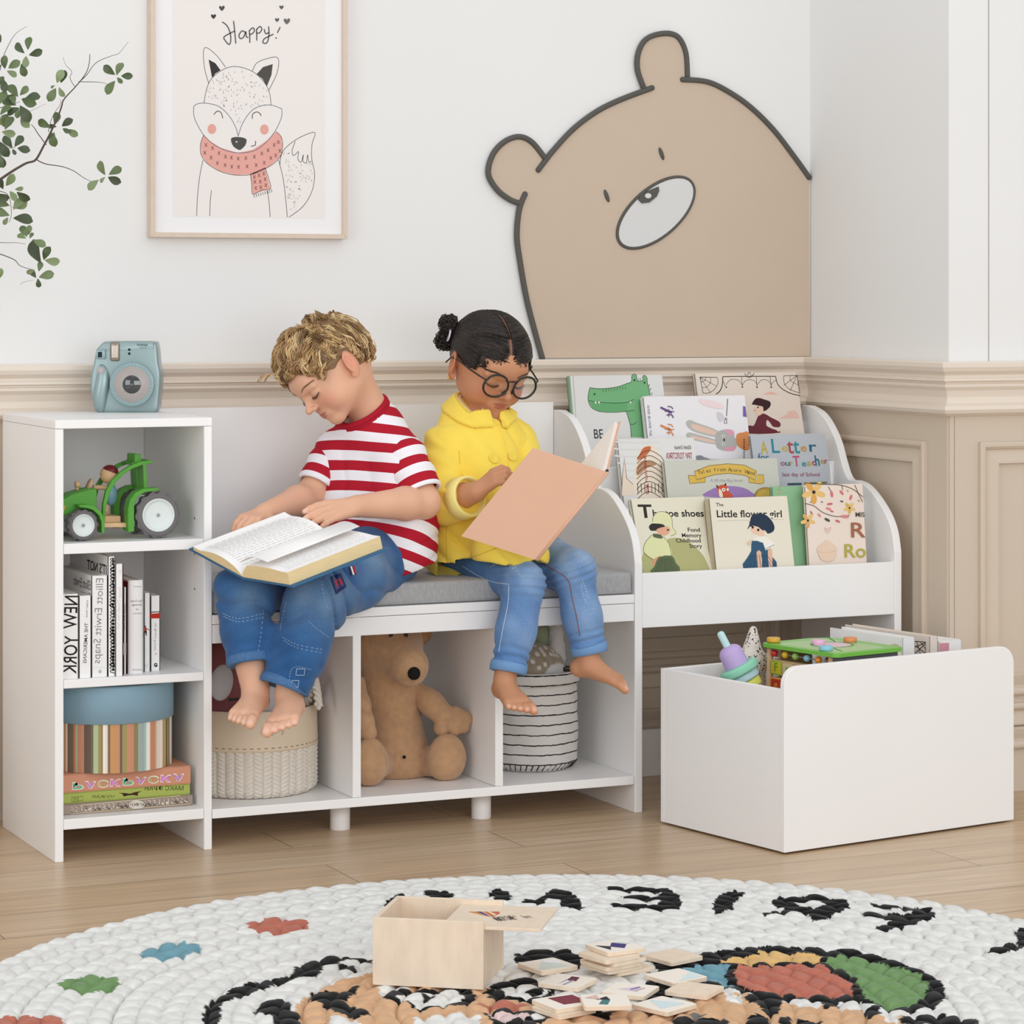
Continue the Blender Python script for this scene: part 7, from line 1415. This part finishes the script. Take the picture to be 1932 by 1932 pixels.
mb.prism([(s1 * .5 + .035 * math.cos(a), s2 * .5 + .035 * math.sin(a)) for a in np.linspace(0, 2 * PI, 30, endpoint=False)], .0004, .0008, '#e4c7d0', MQ); mb.stroke([(s1 * .5 + .04 * math.cos(a), s2 * .5 + .04 * math.sin(a)) for a in np.linspace(0, 2 * PI, 30, endpoint=False)], .0025, '#4f9a30', MQ, .0009, True); mb.stroke([(s1 * .9, s2 * .9), (s1 * .7, s2 * .75), (s1 * .62, s2 * .68)], .003, '#4f9a30', MQ, .0009); mb.stroke([(s1 * .1, s2 * .2), (s1 * .3, s2 * .3)], .003, '#4f9a30', MQ, .0009)
mb.build('top_plate', ac, .001, recalc=True)
for px, py, c, nm in ((1459.5, 1212, '#dba637', 1), (1543.5, 1216, '#e3b3cf', 2), (1558, 1227.5, '#8cc6da', 3), (1604, 1211.5, '#dd8b54', 4)):
    q = MQ.inverted() @ at(px, py, Z=ZT); mb = MB(); mb.lathe([(.0125, 0.0009), (.0130, .002), (.0130, .008), (.0118, .0095), (.001, .0096)], mat('peg_' + c.strip('#'), c, .35, .5), MQ @ Matrix.Translation((q.x, q.y, 0)), 28, caps=False); mb.build('sliding_peg', ac)
mb = MB(); mb.box((.004, .012, LH - ZT), (.006, s2 - .01, -.008), wd, MQ)
MB().box((.006, .006, LH + .001 - ZT), (s1 * .0 + .014, s2 - .012, -.0078), mat('charcoal_board', '#55565a', .6), MQ).build('chalk_board', ac)
MB().box((s1 - .02, .035, LH + .001 - ZT), (s1 - .012, s2 - .06, -.0078), wd, MQ).build('side_board', ac)
MB().box((.02, s2 - .02, LH + .001 - ZT), (s1 - .06, s2 - .012, -.0078), wd, MQ).build('side_board', ac)
mb = MB(); mb.lathe([(.007, LH + .001 - ZT), (.007, -.0078)], wd, MQ @ Matrix.Translation((.024, .012, 0)), 16); mb.build('corner_post', ac)
mb = MB(); mb.lathe([(.006, LH + .001 - ZT), (.006, -.0078)], wd, MQ @ Matrix.Translation((s1 - .014, .012, 0)), 16); mb.build('corner_post', ac)
bw_ = (s1 - .046) / 5
blocks = [[('F', '#cfc02a', '#7cb53c', '#5d8f2a'), ('p', '#cdbd92', '#b9a36f', '#6aa33c'), ('l', '#c9a789', '#b48f70', '#8a6a4c'), ('x', '#dd6a25', '#e6a02c', '#f1b04a'), ('t', '#8cc3dc', '#3f6f90', '#3f7fa8')], [('e', '#c23a1e', '#e0922c', '#f0a63c'), ('k', '#b9a1d3', '#a58cc2', '#7a62a4'), ('m', '#dd6a25', '#e6a02c', '#b5431c'), ('a', '#cfc02a', '#7cb53c', '#5d8f2a'), ('s', '#8cc3dc', '#3f6f90', '#3f7fa8')], [('o', '#c9a789', '#b48f70', '#8a6a4c'), ('r', '#dd6a25', '#e6a02c', '#b5431c'), ('n', '#dd8a25', '#e6a02c', '#f1b04a'), ('h', '#b9a1d3', '#a58cc2', '#7a62a4'), ('c', '#c23a1e', '#e0922c', '#f0a63c')]]
MQf = MQ @ Matrix(((-1, 0, 0, s1), (0, 0, -1, .005), (0, 1, 0, 0), (0, 0, 0, 1)))
for r_ in range(3):
    for c_ in range(5):
        ch, c1_, c2_, c3_ = blocks[r_][c_]; x = s1 - .024 - (c_ + 1) * bw_; z1_ = -.030 - r_ * .033; mb = MB()
        mb.rbox((x + .0005, .004, z1_ - .028), (x + bw_ - .0005, .030, z1_), .0015, wd, MQ, 2)
        mb.box((x + .001, .0038, z1_ - .027), (x + bw_ - .001, .0042, z1_ - .001), c2_, MQ); mb.box((x + .003, .0034, z1_ - .025), (x + bw_ - .003, .0039, z1_ - .003), c1_, MQ)
        mb.text(ch, c3_, MQf, .022, s1 - x - bw_ * .5, z1_ - .020, .0020, 'CENTER', bold=.03); mb.build('letter_block', ac)
for r_ in range(3): mb = MB(); mb.tube([MQ @ Vector((.022, .017, -.044 - r_ * .033)), MQ @ Vector((s1 - .018, .017, -.044 - r_ * .033))], .002, '#3b332e', 6); mb.build('block_rod', ac)
for k, c in enumerate(('#c32a2a', '#dcb42c', '#8fba5a', '#8c2a2a', '#86bcd4', '#dd8a2c', '#7a3a22')):
    f = (.03, .22, .40, .52, .60, .80, .90)[k]; mb = MB(); mb.ball(MQ @ Vector((s1 - .024 - f * (s1 - .05), .010 if k not in (3, 6) else .020, -.018)), .0068, mat('bead_' + c.strip('#'), c, .25, .6)); mb.build('bead', ac)
mb = MB(); mb.tube([MQ @ Vector((.022, .012, -.018)), MQ @ Vector((s1 - .018, .012, -.018))], .0012, '#8d8d8d', 6); mb.build('bead_wire', ac)
# tilted stacking toy
y6 = lambda a, b: (1340 + a / 6.0375, 1170 + b / 6.0375)
def Bl(px, py, ly): 
    s_ = Sheet(MBIN @ frame((0, ly, 0), (1, 0, 0), (0, 0, 1))); a, b = s_.p(px, py); return s_.M @ Vector((a, b, 0))
P0, P1 = Bl(*y6(115, 150), .25), Bl(*y6(560, 1000), .205); dax = (P1 - P0).normalized(); Mst = frame(P0, dax.orthogonal(), dax.cross(dax.orthogonal())); kk = 1 / 6.0375 / 975
st_ = thing('stacking_toy', 'pastel ring stacking toy leaning inside the left end of the floor bin', 'toy', tuple(P1))
for nm, r0, r1, a, b, c in (('rod', 42, 42, -20, 190, '#bfe0e0'), ('capsule', 135, 140, 165, 420, '#bda6d8'), ('ring', 225, 225, 400, 500, '#8fd2b3'), ('ring', 180, 185, 500, 590, '#b9d7dc'), ('ring', 165, 165, 590, 690, '#dfdf6a'), ('ring', 150, 150, 690, 780, '#d8a4cf'), ('ring', 190, 190, 780, 880, '#e6b48f')):
    L = (b - a) * kk; rA, rB = r0 * kk, r1 * kk; e_ = min(.35 * L, .006) if nm != 'capsule' else .016; z_ = a * kk; mb = MB()
    prof_ = [(.0005, z_)] + [(rA - e_ + e_ * math.sin(t_), z_ + e_ - e_ * math.cos(t_)) for t_ in np.linspace(0, PI / 2, 7)] + [(rB - min(e_, .004) + min(e_, .004) * math.cos(t_), z_ + L - min(e_, .004) + min(e_, .004) * math.sin(t_)) for t_ in np.linspace(0, PI / 2, 6)] + [(.0005, z_ + L)]
    mb.lathe(prof_, mat('pastel_' + c.strip('#'), c, .5, .4), Mst, 40, caps=False); mb.build(nm, st_)
# speckled star cushion
trz = mat('terrazzo_fabric', '#ddd6cc', .85, .2); nt = trz.node_tree; N = nt.nodes; Lk = nt.links; vo = N.new('ShaderNodeTexVoronoi'); vo.inputs['Scale'].default_value = 210; vo.inputs['Randomness'].default_value = 1; tc = N.new('ShaderNodeTexCoord'); Lk.new(tc.outputs['Object'], vo.inputs['Vector'])
n5 = N.new('ShaderNodeTexNoise'); n5.inputs['Scale'].default_value = 150; Lk.new(tc.outputs['Object'], n5.inputs['Vector']); ms = N.new('ShaderNodeMath'); ms.operation = 'SUBTRACT'; Lk.new(n5.outputs['Fac'], ms.inputs[0]); Lk.new(vo.outputs['Distance'], ms.inputs[1]); g_ = N.new('ShaderNodeMath'); g_.operation = 'GREATER_THAN'; g_.inputs[1].default_value = .18; Lk.new(ms.outputs[0], g_.inputs[0])
mx = N.new('ShaderNodeMix'); mx.data_type = 'RGBA'; mx.inputs[6].default_value = lin('#ddd5cb'); mx.inputs[7].default_value = lin('#4a3f38'); Lk.new(g_.outputs[0], mx.inputs[0]); Lk.new(mx.outputs[2], N['Principled BSDF'].inputs['Base Color'])
S = SDF(); cen = Bl(*y6(470, 480), .315)
for a, b in ((490, 110), (760, 470), (600, 900), (300, 850), (250, 520)):
    e_ = Bl(*y6(a, b), .315); S.cone(V3(cen), V3(e_), .026, .0075, .008)
o = smooth_obj('star_cushion', S, .0025, trz); tag(o, 'cream star shaped cushion with dark speckles behind the stacking toy', 'cushion')
# ================================================================ rug
RC_, RR = (.3781, -1.3616), .900
nr_, na_ = 300, 1900; r = np.linspace(.0, RR + .004, nr_); a = np.linspace(0, 2 * PI, na_, endpoint=False); Rg, Ag = np.meshgrid(r, a, indexing='ij')
row = .0325; jr = np.clip((Rg / row).astype(int), 0, 40); u = (Rg / row - jr) * 2 - 1; nst = np.maximum(6, np.round(2 * PI * (jr + .5) * row / .045)); sg_ = np.where(jr % 2 == 0, 1, -1); ph = np.random.RandomState(1).rand(60)[jr]
sv = Ag / (2 * PI) * nst + ph + sg_ * u * .28; fv = (sv - np.floor(sv)) * 2 - 1
hh = np.sqrt(np.clip(1 - np.abs(u) ** 2.4, 0, 1)) * np.sqrt(np.clip(1 - np.abs(fv) ** 2.6, 0, 1)); X = RC_[0] + Rg * np.cos(Ag); Yg = RC_[1] + Rg * np.sin(Ag)
P_ = np.stack([X, Yg, 0 * X], -1).reshape(-1, 3); Zg = .0075 + .0108 * hh ** .75 + .0010 * (vnoise(P_, 90, 3).reshape(X.shape)) * hh
Zg[-1, :] = .0005; vv = np.stack([X, Yg, np.maximum(Zg, .0006)], -1).reshape(-1, 3)
colr = np.tile(nL('#dcdbd7'), (len(vv), 1)) * (1 + .05 * vnoise(vv, 170, 9))[:, None]
# a design woven in: outlines given by where they lie on the floor
def gpt(L): return np.array([at(x, y, Z=.015)[:2] for x, y in L])
def inside(poly, P):
    c = np.zeros(len(P), bool); n = len(poly); j = n - 1
    for i in range(n):
        xi, yi = poly[i]; xj, yj = poly[j]; m = ((yi > P[:, 1]) != (yj > P[:, 1])); 
        if yj != yi: c ^= m & (P[:, 0] < (xj - xi) * (P[:, 1] - yi) / (yj - yi) + xi)
        j = i
    return c
jit = np.stack([vnoise(vv, 330, 31), vnoise(vv, 330, 32)], -1) * .0022; PJ = vv[:, :2] + jit
def paint(L, c, f): 
    pl_ = gpt(f(L)); mn, mx_ = pl_.min(0) - .01, pl_.max(0) + .01; s_ = np.where((PJ > mn).all(1) & (PJ < mx_).all(1))[0]; k = s_[inside(pl_, PJ[s_])]; colr[k] = nL(c) * (1 + .06 * vnoise(vv[k], 120, 8))[:, None]
z6 = lambda L: zc(2.477, 640, 1640, L); z7 = lambda L: zc(2.542, 0, 1640, L); z8 = lambda L: zc(2.792, 1240, 1600, L)
BK, CO, BLU, GR, TN, WH, YT = '#131313', '#b56c59', '#6d99a6', '#6e905c', '#cfa680', '#dcdbd7', '#d5ae72'
for L in ([(205, 165), (240, 135), (300, 118), (330, 150), (250, 175), (215, 178)], [(395, 108), (450, 99), (520, 113), (540, 135), (480, 150), (400, 130)], [(690, 106), (740, 97), (800, 108), (805, 140), (740, 150), (700, 130)], [(840, 160), (880, 140), (940, 130), (1000, 95), (1060, 99), (1120, 140), (1145, 187), (1080, 192), (1040, 170), (1020, 137), (980, 140), (950, 165), (900, 165)],
    [(1255, 82), (1340, 92), (1400, 85), (1500, 90), (1580, 108), (1604, 160), (1580, 192), (1470, 196), (1380, 192), (1265, 172), (1300, 160), (1480, 172), (1500, 157), (1330, 142), (1312, 126), (1490, 130), (1505, 114), (1380, 112), (1260, 104)], [(1738, 185), (1770, 125), (1850, 99), (1897, 120), (1860, 142), (1840, 182), (1770, 210)]): paint(L, BK, z6)
for L in ([(595, 300), (640, 256), (700, 270), (800, 248), (900, 262), (1000, 285), (1012, 322), (940, 345), (880, 385), (820, 392), (800, 352), (700, 345), (560, 362), (548, 345), (680, 330)], [(1130, 300), (1300, 308), (1440, 322), (1467, 360), (1420, 387), (1330, 412), (1240, 437), (1148, 437), (1160, 410), (1240, 395), (1160, 372), (1088, 366), (1088, 340), (1300, 352), (1350, 338), (1300, 328), (1140, 312)], [(1735, 562), (1735, 538), (1830, 513), (1900, 508), (1880, 432), (1990, 420), (1990, 520), (1850, 548)]): paint(L, BK, z8)
paint([(722, 296), (800, 283), (895, 298), (880, 312), (760, 312)], WH, z8)
paint([(230, 590), (300, 550), (430, 532), (600, 516), (860, 535), (1020, 540), (1200, 585), (1380, 635), (1495, 710), (1525, 785), (1480, 835), (1350, 865), (1230, 865), (1060, 805), (900, 815), (640, 800), (450, 765), (350, 740), (200, 745), (80, 700), (20, 650)], BK, z8)
for L, c in (([(325, 592), (360, 560), (540, 547), (700, 558), (905, 570), (820, 608), (640, 608), (440, 622), (340, 608)], YT), ([(85, 620), (160, 603), (375, 622), (350, 680), (405, 748), (250, 700), (120, 650)], BLU), ([(420, 625), (620, 622), (860, 618), (930, 660), (1010, 700), (1030, 765), (960, 795), (700, 780), (560, 768), (430, 725), (405, 665)], CO), ([(865, 610), (960, 568), (1150, 598), (1360, 658), (1430, 712), (1405, 805), (1240, 860), (1100, 800), (1075, 745), (1045, 690), (960, 640)], GR)): paint(L, c, z8)
paint([(170, 800), (350, 762), (470, 770), (560, 850), (700, 812), (1000, 842), (1290, 890), (1300, 1300), (-2000, 1300), (-1700, 860), (-1000, 880), (-300, 860), (0, 880)], TN, z8)
paint([(1420, 655), (1500, 590), (1640, 535), (1790, 500), (2100, 560), (2300, 620), (2600, 760), (1500, 1000), (1400, 720)], TN, z7)
paint([(700, 560), (860, 600), (1000, 640), (1200, 660), (1600, 640), (1760, 600), (2000, 1000), (0, 1000), (0, 540)], TN, z6)
for L in ([(355, 762), (450, 775), (440, 820), (370, 805)], [(530, 812), (600, 815), (590, 850), (540, 845)], [(700, 815), (800, 800), (870, 835), (760, 850)], [(930, 820), (1060, 815), (1110, 850), (980, 852)], [(1170, 870), (1260, 880), (1270, 925), (1190, 905)]): paint(L, WH, z8)
for L in ([(455, 795), (560, 760), (660, 810), (640, 880), (570, 875), (520, 825)], [(480, 890), (560, 880), (605, 910), (590, 940), (465, 940)], [(70, 903), (330, 898), (400, 940), (80, 940)], [(840, 790), (930, 780), (960, 840), (880, 850)], [(1075, 850), (1160, 840), (1190, 885), (1110, 895)], [(1280, 900), (1500, 880), (1690, 905), (1700, 940), (1290, 940)], [(730, 905), (860, 915), (850, 940), (720, 940)], [(640, 905), (700, 900), (720, 940), (640, 940)]): paint(L, BK, z8)
paint([(165, 880), (230, 868), (262, 890), (200, 900)], '#6a6a68', z8)
for L, c in (([(968, 705), (1000, 640), (1100, 588), (1200, 548), (1340, 528), (1400, 505), (1420, 468), (1500, 438), (1640, 418), (1790, 438), (1790, 462), (1700, 440), (1560, 462), (1525, 510), (1440, 530), (1350, 548), (1200, 602), (1120, 622), (1060, 662), (1055, 760), (985, 760)], BK), ([(1620, 455), (1700, 470), (1715, 495), (1640, 490)], BK), ([(1213, 692), (1240, 650), (1350, 623), (1400, 640), (1390, 680), (1445, 705), (1430, 760), (1320, 760), (1300, 700)], BK), ([(1478, 622), (1500, 590), (1720, 573), (1700, 612), (1640, 640), (1775, 692), (1700, 714), (1600, 690), (1560, 662)], BK), ([(1560, 740), (1620, 730), (1660, 760), (1560, 770)], BK), ([(1183, 270), (1290, 233), (1480, 253), (1478, 290), (1330, 318), (1220, 297)], CO), ([(668, 400), (780, 370), (885, 350), (968, 375), (962, 402), (830, 440), (700, 427)], BLU), ([(268, 555), (390, 513), (530, 513), (583, 545), (560, 577), (440, 604), (300, 572)], GR), ([(-200, 760), (-150, 722), (80, 708), (200, 706), (295, 715), (310, 760)], CO)): paint(L, c, z7)
for L, c in (([(820, 395), (950, 378), (1130, 392), (1160, 430), (1110, 480), (880, 440), (820, 450)], BK), ([(760, 470), (860, 455), (990, 490), (900, 540), (740, 535), (720, 500)], WH), ([(1150, 430), (1400, 440), (1500, 470), (1440, 520), (1200, 520)], WH), ([(1460, 430), (1640, 400), (1740, 395), (1960, 370), (1960, 400), (1720, 440), (1500, 500)], BK), ([(1450, 520), (1560, 520), (1560, 610), (1480, 660), (1380, 600)], BK), ([(170, 545), (330, 555), (300, 590), (200, 600)], WH), ([(203, 592), (260, 560), (380, 570), (600, 560), (645, 600), (600, 635), (360, 660), (300, 622), (220, 618)], BK), ([(262, 600), (330, 578), (560, 572), (585, 610), (500, 643), (370, 648), (290, 612)], WH), ([(380, 588), (440, 588), (452, 610), (400, 618)], BK), ([(675, 575), (740, 530), (900, 515), (1005, 560), (1005, 602), (900, 633), (820, 612), (700, 612)], BK), ([(735, 560), (880, 537), (980, 568), (950, 605), (800, 602)], WH), ([(872, 570), (952, 566), (957, 590), (880, 592)], BK), ([(636, 642), (760, 618), (905, 640), (760, 668)], CO), ([(670, 680), (780, 655), (900, 668), (990, 700), (900, 740), (740, 740)], BK), ([(700, 682), (830, 668), (885, 690), (800, 712), (720, 708)], '#dcc3c0'), ([(890, 690), (960, 665), (985, 690), (920, 705)], WH), ([(360, 700), (560, 680), (660, 690), (660, 760), (330, 760)], WH), ([(-40, 690), (60, 700), (140, 760), (-60, 760)], WH), ([(1050, 640), (1160, 660), (1300, 672), (1260, 700), (1100, 690), (1000, 690)], BK)): paint(L, c, z6)
idx = np.arange(nr_ * na_).reshape(nr_, na_); q0 = idx[:-1, :]; q1 = idx[1:, :]; F_ = np.stack([q0, q1, np.roll(q1, -1, 1), np.roll(q0, -1, 1)], -1).reshape(-1, 4)
me = bpy.data.meshes.new('rug'); me.vertices.add(len(vv)); me.vertices.foreach_set('co', vv.astype(np.float32).ravel()); me.loops.add(F_.size); me.loops.foreach_set('vertex_index', F_.astype(np.int32).ravel()); me.polygons.add(len(F_)); me.polygons.foreach_set('loop_start', np.arange(0, F_.size, 4, dtype=np.int32)); me.update(calc_edges=True)
me.polygons.foreach_set('use_smooth', [True] * len(F_)); ca = me.color_attributes.new('Col', 'FLOAT_COLOR', 'POINT'); ca.data.foreach_set('color', np.concatenate([np.clip(colr, 0, 1), np.ones((len(vv), 1))], 1).astype(np.float32).ravel()); me.materials.append(attr_mat('braided_cotton', .95, .1, .5, 350, sheen=.1, noise=.05, nscale=110))
rug = bpy.data.objects.new('round_rug', me); COL.objects.link(rug); tag(rug, 'large round braided white rug with black letters and a colourful animal design', 'rug')
# ================================================================ wooden box and memory tiles on the rug
ZR = .0190; BA, BB, BCc = [at(x, y, Z=ZR) for x, y in ((703, 1858), (912, 1868), (968, 1822))]
plyw = mat('birch_plywood', '#e4d2bc', .55, .3, noise=.05, nscale=14, stretch=(5, 5, 1.2)); plye = mat('plywood_edge', '#cdb798', .6)
ax_ = (BA - BB).normalized(); by_ = Vector((-ax_.y, ax_.x, 0)); by_ = by_ if by_.dot(BCc - BB) > 0 else -by_; MW = Matrix.Translation(BB) @ Matrix(((ax_.x, by_.x, 0, 0), (ax_.y, by_.y, 0, 0), (0, 0, 1, 0), (0, 0, 0, 1)))
s1 = (BA - BB).length; s2 = .150; HB = .0965; tk = .007
wb = thing('wooden_box', 'open birch wooden box with sliding lid standing on the rug', 'box', tuple(BB)); 
MB().box((0, 0, 0), (s1, tk, HB), plyw, MW).build('side_wall', wb, .0008, recalc=True)
MB().box((0, s2 - tk, 0), (s1, s2, HB), plyw, MW).build('side_wall', wb, .0008, recalc=True)
MB().box((s1 - tk, tk + .0002, 0), (s1, s2 - tk - .0002, HB), plyw, MW).build('end_wall', wb, .0008, recalc=True)
MB().box((.001, tk + .0002, 0), (tk, s2 - tk - .0002, HB - .012), plyw, MW).build('end_wall', wb, .0008, recalc=True)
MB().box((tk, tk, .002), (s1 - tk, s2 - tk, .007), plyw, MW).build('bottom', wb, recalc=True)
mb = MB(); LZ = HB - .0115; mb.box((-.082, .0035, LZ), (.062, s2 - .0035, LZ + .0045), plyw, MW); mb.build('sliding_lid', wb, .0006, recalc=True)
sh = Sheet(Matrix.Translation((0, 0, ZR + LZ + .0047)) @ Matrix.Identity(4)); mb = MB()
for L, c in (([(605, 198), (745, 198), (752, 205), (720, 222), (690, 218)], '#c9604a'), ([(605, 198), (640, 198), (690, 218), (660, 212)], '#d88a3c'), ([(640, 198), (660, 198), (700, 219), (690, 218)], '#35449a'), ([(690, 198), (705, 198), (735, 212), (725, 218)], '#e5d3a8'), ([(665, 198), (675, 198), (712, 220), (705, 220)], '#d5c08a')): sh.fill(mb, z6(L), c)
sh.text(mb, 'MEMORY GAME', *z6([(745, 243)])[0], 8, '#3d3833', width=38, rot=.42, bold=.02, shear=0); sh.text(mb, 'nordic', *z6([(805, 226)])[0], 3.6, '#3d3833', width=11, rot=.42); sh.text(mb, 'ferm', *z6([(870, 230)])[0], 6, '#6a625a', width=15, rot=.42)
mb.build('lid_print', wb)
# tiles
def tile(label, c, z, ang, art=(), s=.066, tint=None):
    p = at(*z6([c])[0], Z=z + .006); M_ = Matrix.Translation((p.x, p.y, z)) @ Matrix.Rotation(math.radians(ang), 4, 'Z'); t = thing('memory_tile', label, 'game tile', (p.x, p.y, z), 'wooden memory tiles on the rug')
    mb = MB(); mb.prism(rrect(-s / 2, s / 2, -s / 2, s / 2, .005, 4), 0, .006, plyw, M_); mb.build('wood_base', t, .0004, recalc=True)
    if art:
        mb = MB(); mb.prism(rrect(-s / 2 + .001, s / 2 - .001, -s / 2 + .001, s / 2 - .001, .0045, 4), .006, .0062, '#efe6da', M_); k = 0
        for L, cl in art: k += 1; mb.poly([(x * s, y * s) for x, y in L], cl, M_, .0063 + k * .0001)
        mb.build('printed_face', t)
zb1 = ZR; tri = lambda a, b, c, col: ([a, b, c], col)
tile('pale tile with mint and white triangles nearest the wooden box', (975, 445), zb1, 10, [tri((-.45, -.3), (.1, .4), (.3, -.4), '#d3ddd6'), tri((.0, .3), (.42, .35), (.3, -.2), '#eceeee')])
tile('tile with purple and maroon bars in front of the mint triangle tile', (1068, 520), zb1, 38, [tri((-.42, .05), (.3, .0), (.3, .06), '#8a7fa4'), ([(.0, -.2), (.35, -.12), (.35, .08), (.0, .0)], '#5e2a3a'), ([(-.4, -.12), (.05, -.14), (.05, -.08), (-.4, -.06)], '#a9a0b4')])
tile('tile with a small lilac striped triangle in the middle of the scattered tiles', (1360, 560), zb1, 42, [tri((-.1, .25), (.3, -.1), (-.2, -.25), '#d8c9d6'), ([(-.05, .0), (.25, -.12), (.22, -.17), (-.08, -.06)], '#6b5a94'), ([(-.1, -.12), (.2, -.24), (.18, -.28), (-.13, -.18)], '#c9a6ae')])
tile('blank cream tile at the right edge of the scattered tiles', (1660, 557), zb1, 38)
tile('pale blue tinted tile touching the rug blue patch', (1575, 497), zb1 + .0005, 12, [tri((-.3, -.45), (.45, .1), (.4, -.4), '#d3e2e4')])
tile('blank cream tile behind the others, right of the tile stack', (1558, 402), zb1, 15)
tile('pale tile with light blue triangle at the front right of the scattered tiles', (1520, 630), zb1, 22, [tri((-.35, -.2), (.0, .42), (.3, -.3), '#cfe0e2'), tri((.0, .42), (.45, .1), (.3, -.3), '#e3e6e2')])
tile('bottom tile under the burgundy square tile', (1050, 645), zb1, 12)
tile('tile with a large burgundy square, lying on another tile', (1048, 617), zb1 + .0062, 8, [([(-.15, -.25), (.42, -.3), (.45, .35), (-.15, .38)], '#7d3040')])
tile('tile with teal, black and pink shapes, topmost of the front tiles', (1245, 612), zb1 + .0125, 70, [([(-.38, .0), (.0, -.1), (.05, .06), (-.33, .18)], '#3f7a78'), tri((.0, -.1), (.3, -.05), (.05, .2), '#1f2024'), tri((.05, .1), (.45, .15), (.2, .42), '#dcb9ae')])
for i, (c, a_, l_) in enumerate((((1330, 448), 8, 'lowest tile of the tall tile stack'), ((1272, 440), 14, 'second tile from the bottom of the tall tile stack'), ((1268, 425), 12, 'third tile from the bottom of the tall tile stack'), ((1292, 405), 16, 'fourth tile from the bottom of the tall tile stack'), ((1262, 392), 14, 'tile just below the top one of the tall tile stack'))): tile(l_, (c[0], c[1] - 0 * i), zb1 + .0063 * i, a_)
tile('tile with navy and black diamonds on top of the tall tile stack', (1290, 358), zb1 + .0063 * 5, 6, [tri((-.38, .25), (-.12, .0), (-.3, -.3), '#26303a'), ([(-.15, -.02), (.08, .28), (.3, .0), (.05, -.3)], '#3a3474'), tri((.1, .3), (.42, .3), (.42, .0), '#dfe6e8')])
# ================================================================ camera and light
cam = bpy.data.cameras.new('camera'); co = bpy.data.objects.new('camera', cam); COL.objects.link(co)
co.location = CAM; co.rotation_euler = (PI / 2, 0, -YAW); cam.sensor_width = 36; cam.lens = FPX / 1932 * 36; cam.shift_y = -(966 - HOR) / 1932; cam.clip_start = .05
SC.camera = co
w = bpy.data.worlds.new('world'); SC.world = w; w.use_nodes = True
w.node_tree.nodes['Background'].inputs[0].default_value = (.955, .975, 1, 1); w.node_tree.nodes['Background'].inputs[1].default_value = .78
def area(name, loc, target, sx, sy, e, c=(1, 1, 1)):
    l = bpy.data.lights.new(name, 'AREA'); l.shape = 'RECTANGLE'; l.size = sx; l.size_y = sy; l.energy = e; l.color = c
    o = bpy.data.objects.new(name, l); COL.objects.link(o); o.location = loc
    d = Vector(target) - Vector(loc); o.rotation_euler = d.to_track_quat('-Z', 'Y').to_euler(); return o
area('window_light', (2.6, -3.4, 2.9), (.9, 0, .6), 1.9, 1.9, 13, (1, .995, .99))
area('ceiling_light', (.2, -1.6, 3.4), (.7, 0, .3), 2.6, 2.0, 6, (1, .99, .98))
area('front_fill_light', (.0, -5.6, 1.5), (.7, 0, .5), 3.8, 2.2, 78, (.98, .99, 1))  # added soft fill from behind the camera, brightens fronts and cubby interiors
area('side_fill_light', (-3.6, -2.6, 1.5), (.8, 0, .5), 2.2, 2.0, 34, (.98, .99, 1))  # added fill from the left for the left-facing sides, no window there
vs = SC.view_settings; vs.view_transform = 'Standard'; vs.look = 'None'; vs.gamma = 1; vs.exposure = 0; vs.use_curve_mapping = False
SC.cycles.max_bounces = 12; SC.cycles.diffuse_bounces = 8; SC.cycles.use_denoising = True
for m in bpy.data.materials: m.use_backface_culling = False
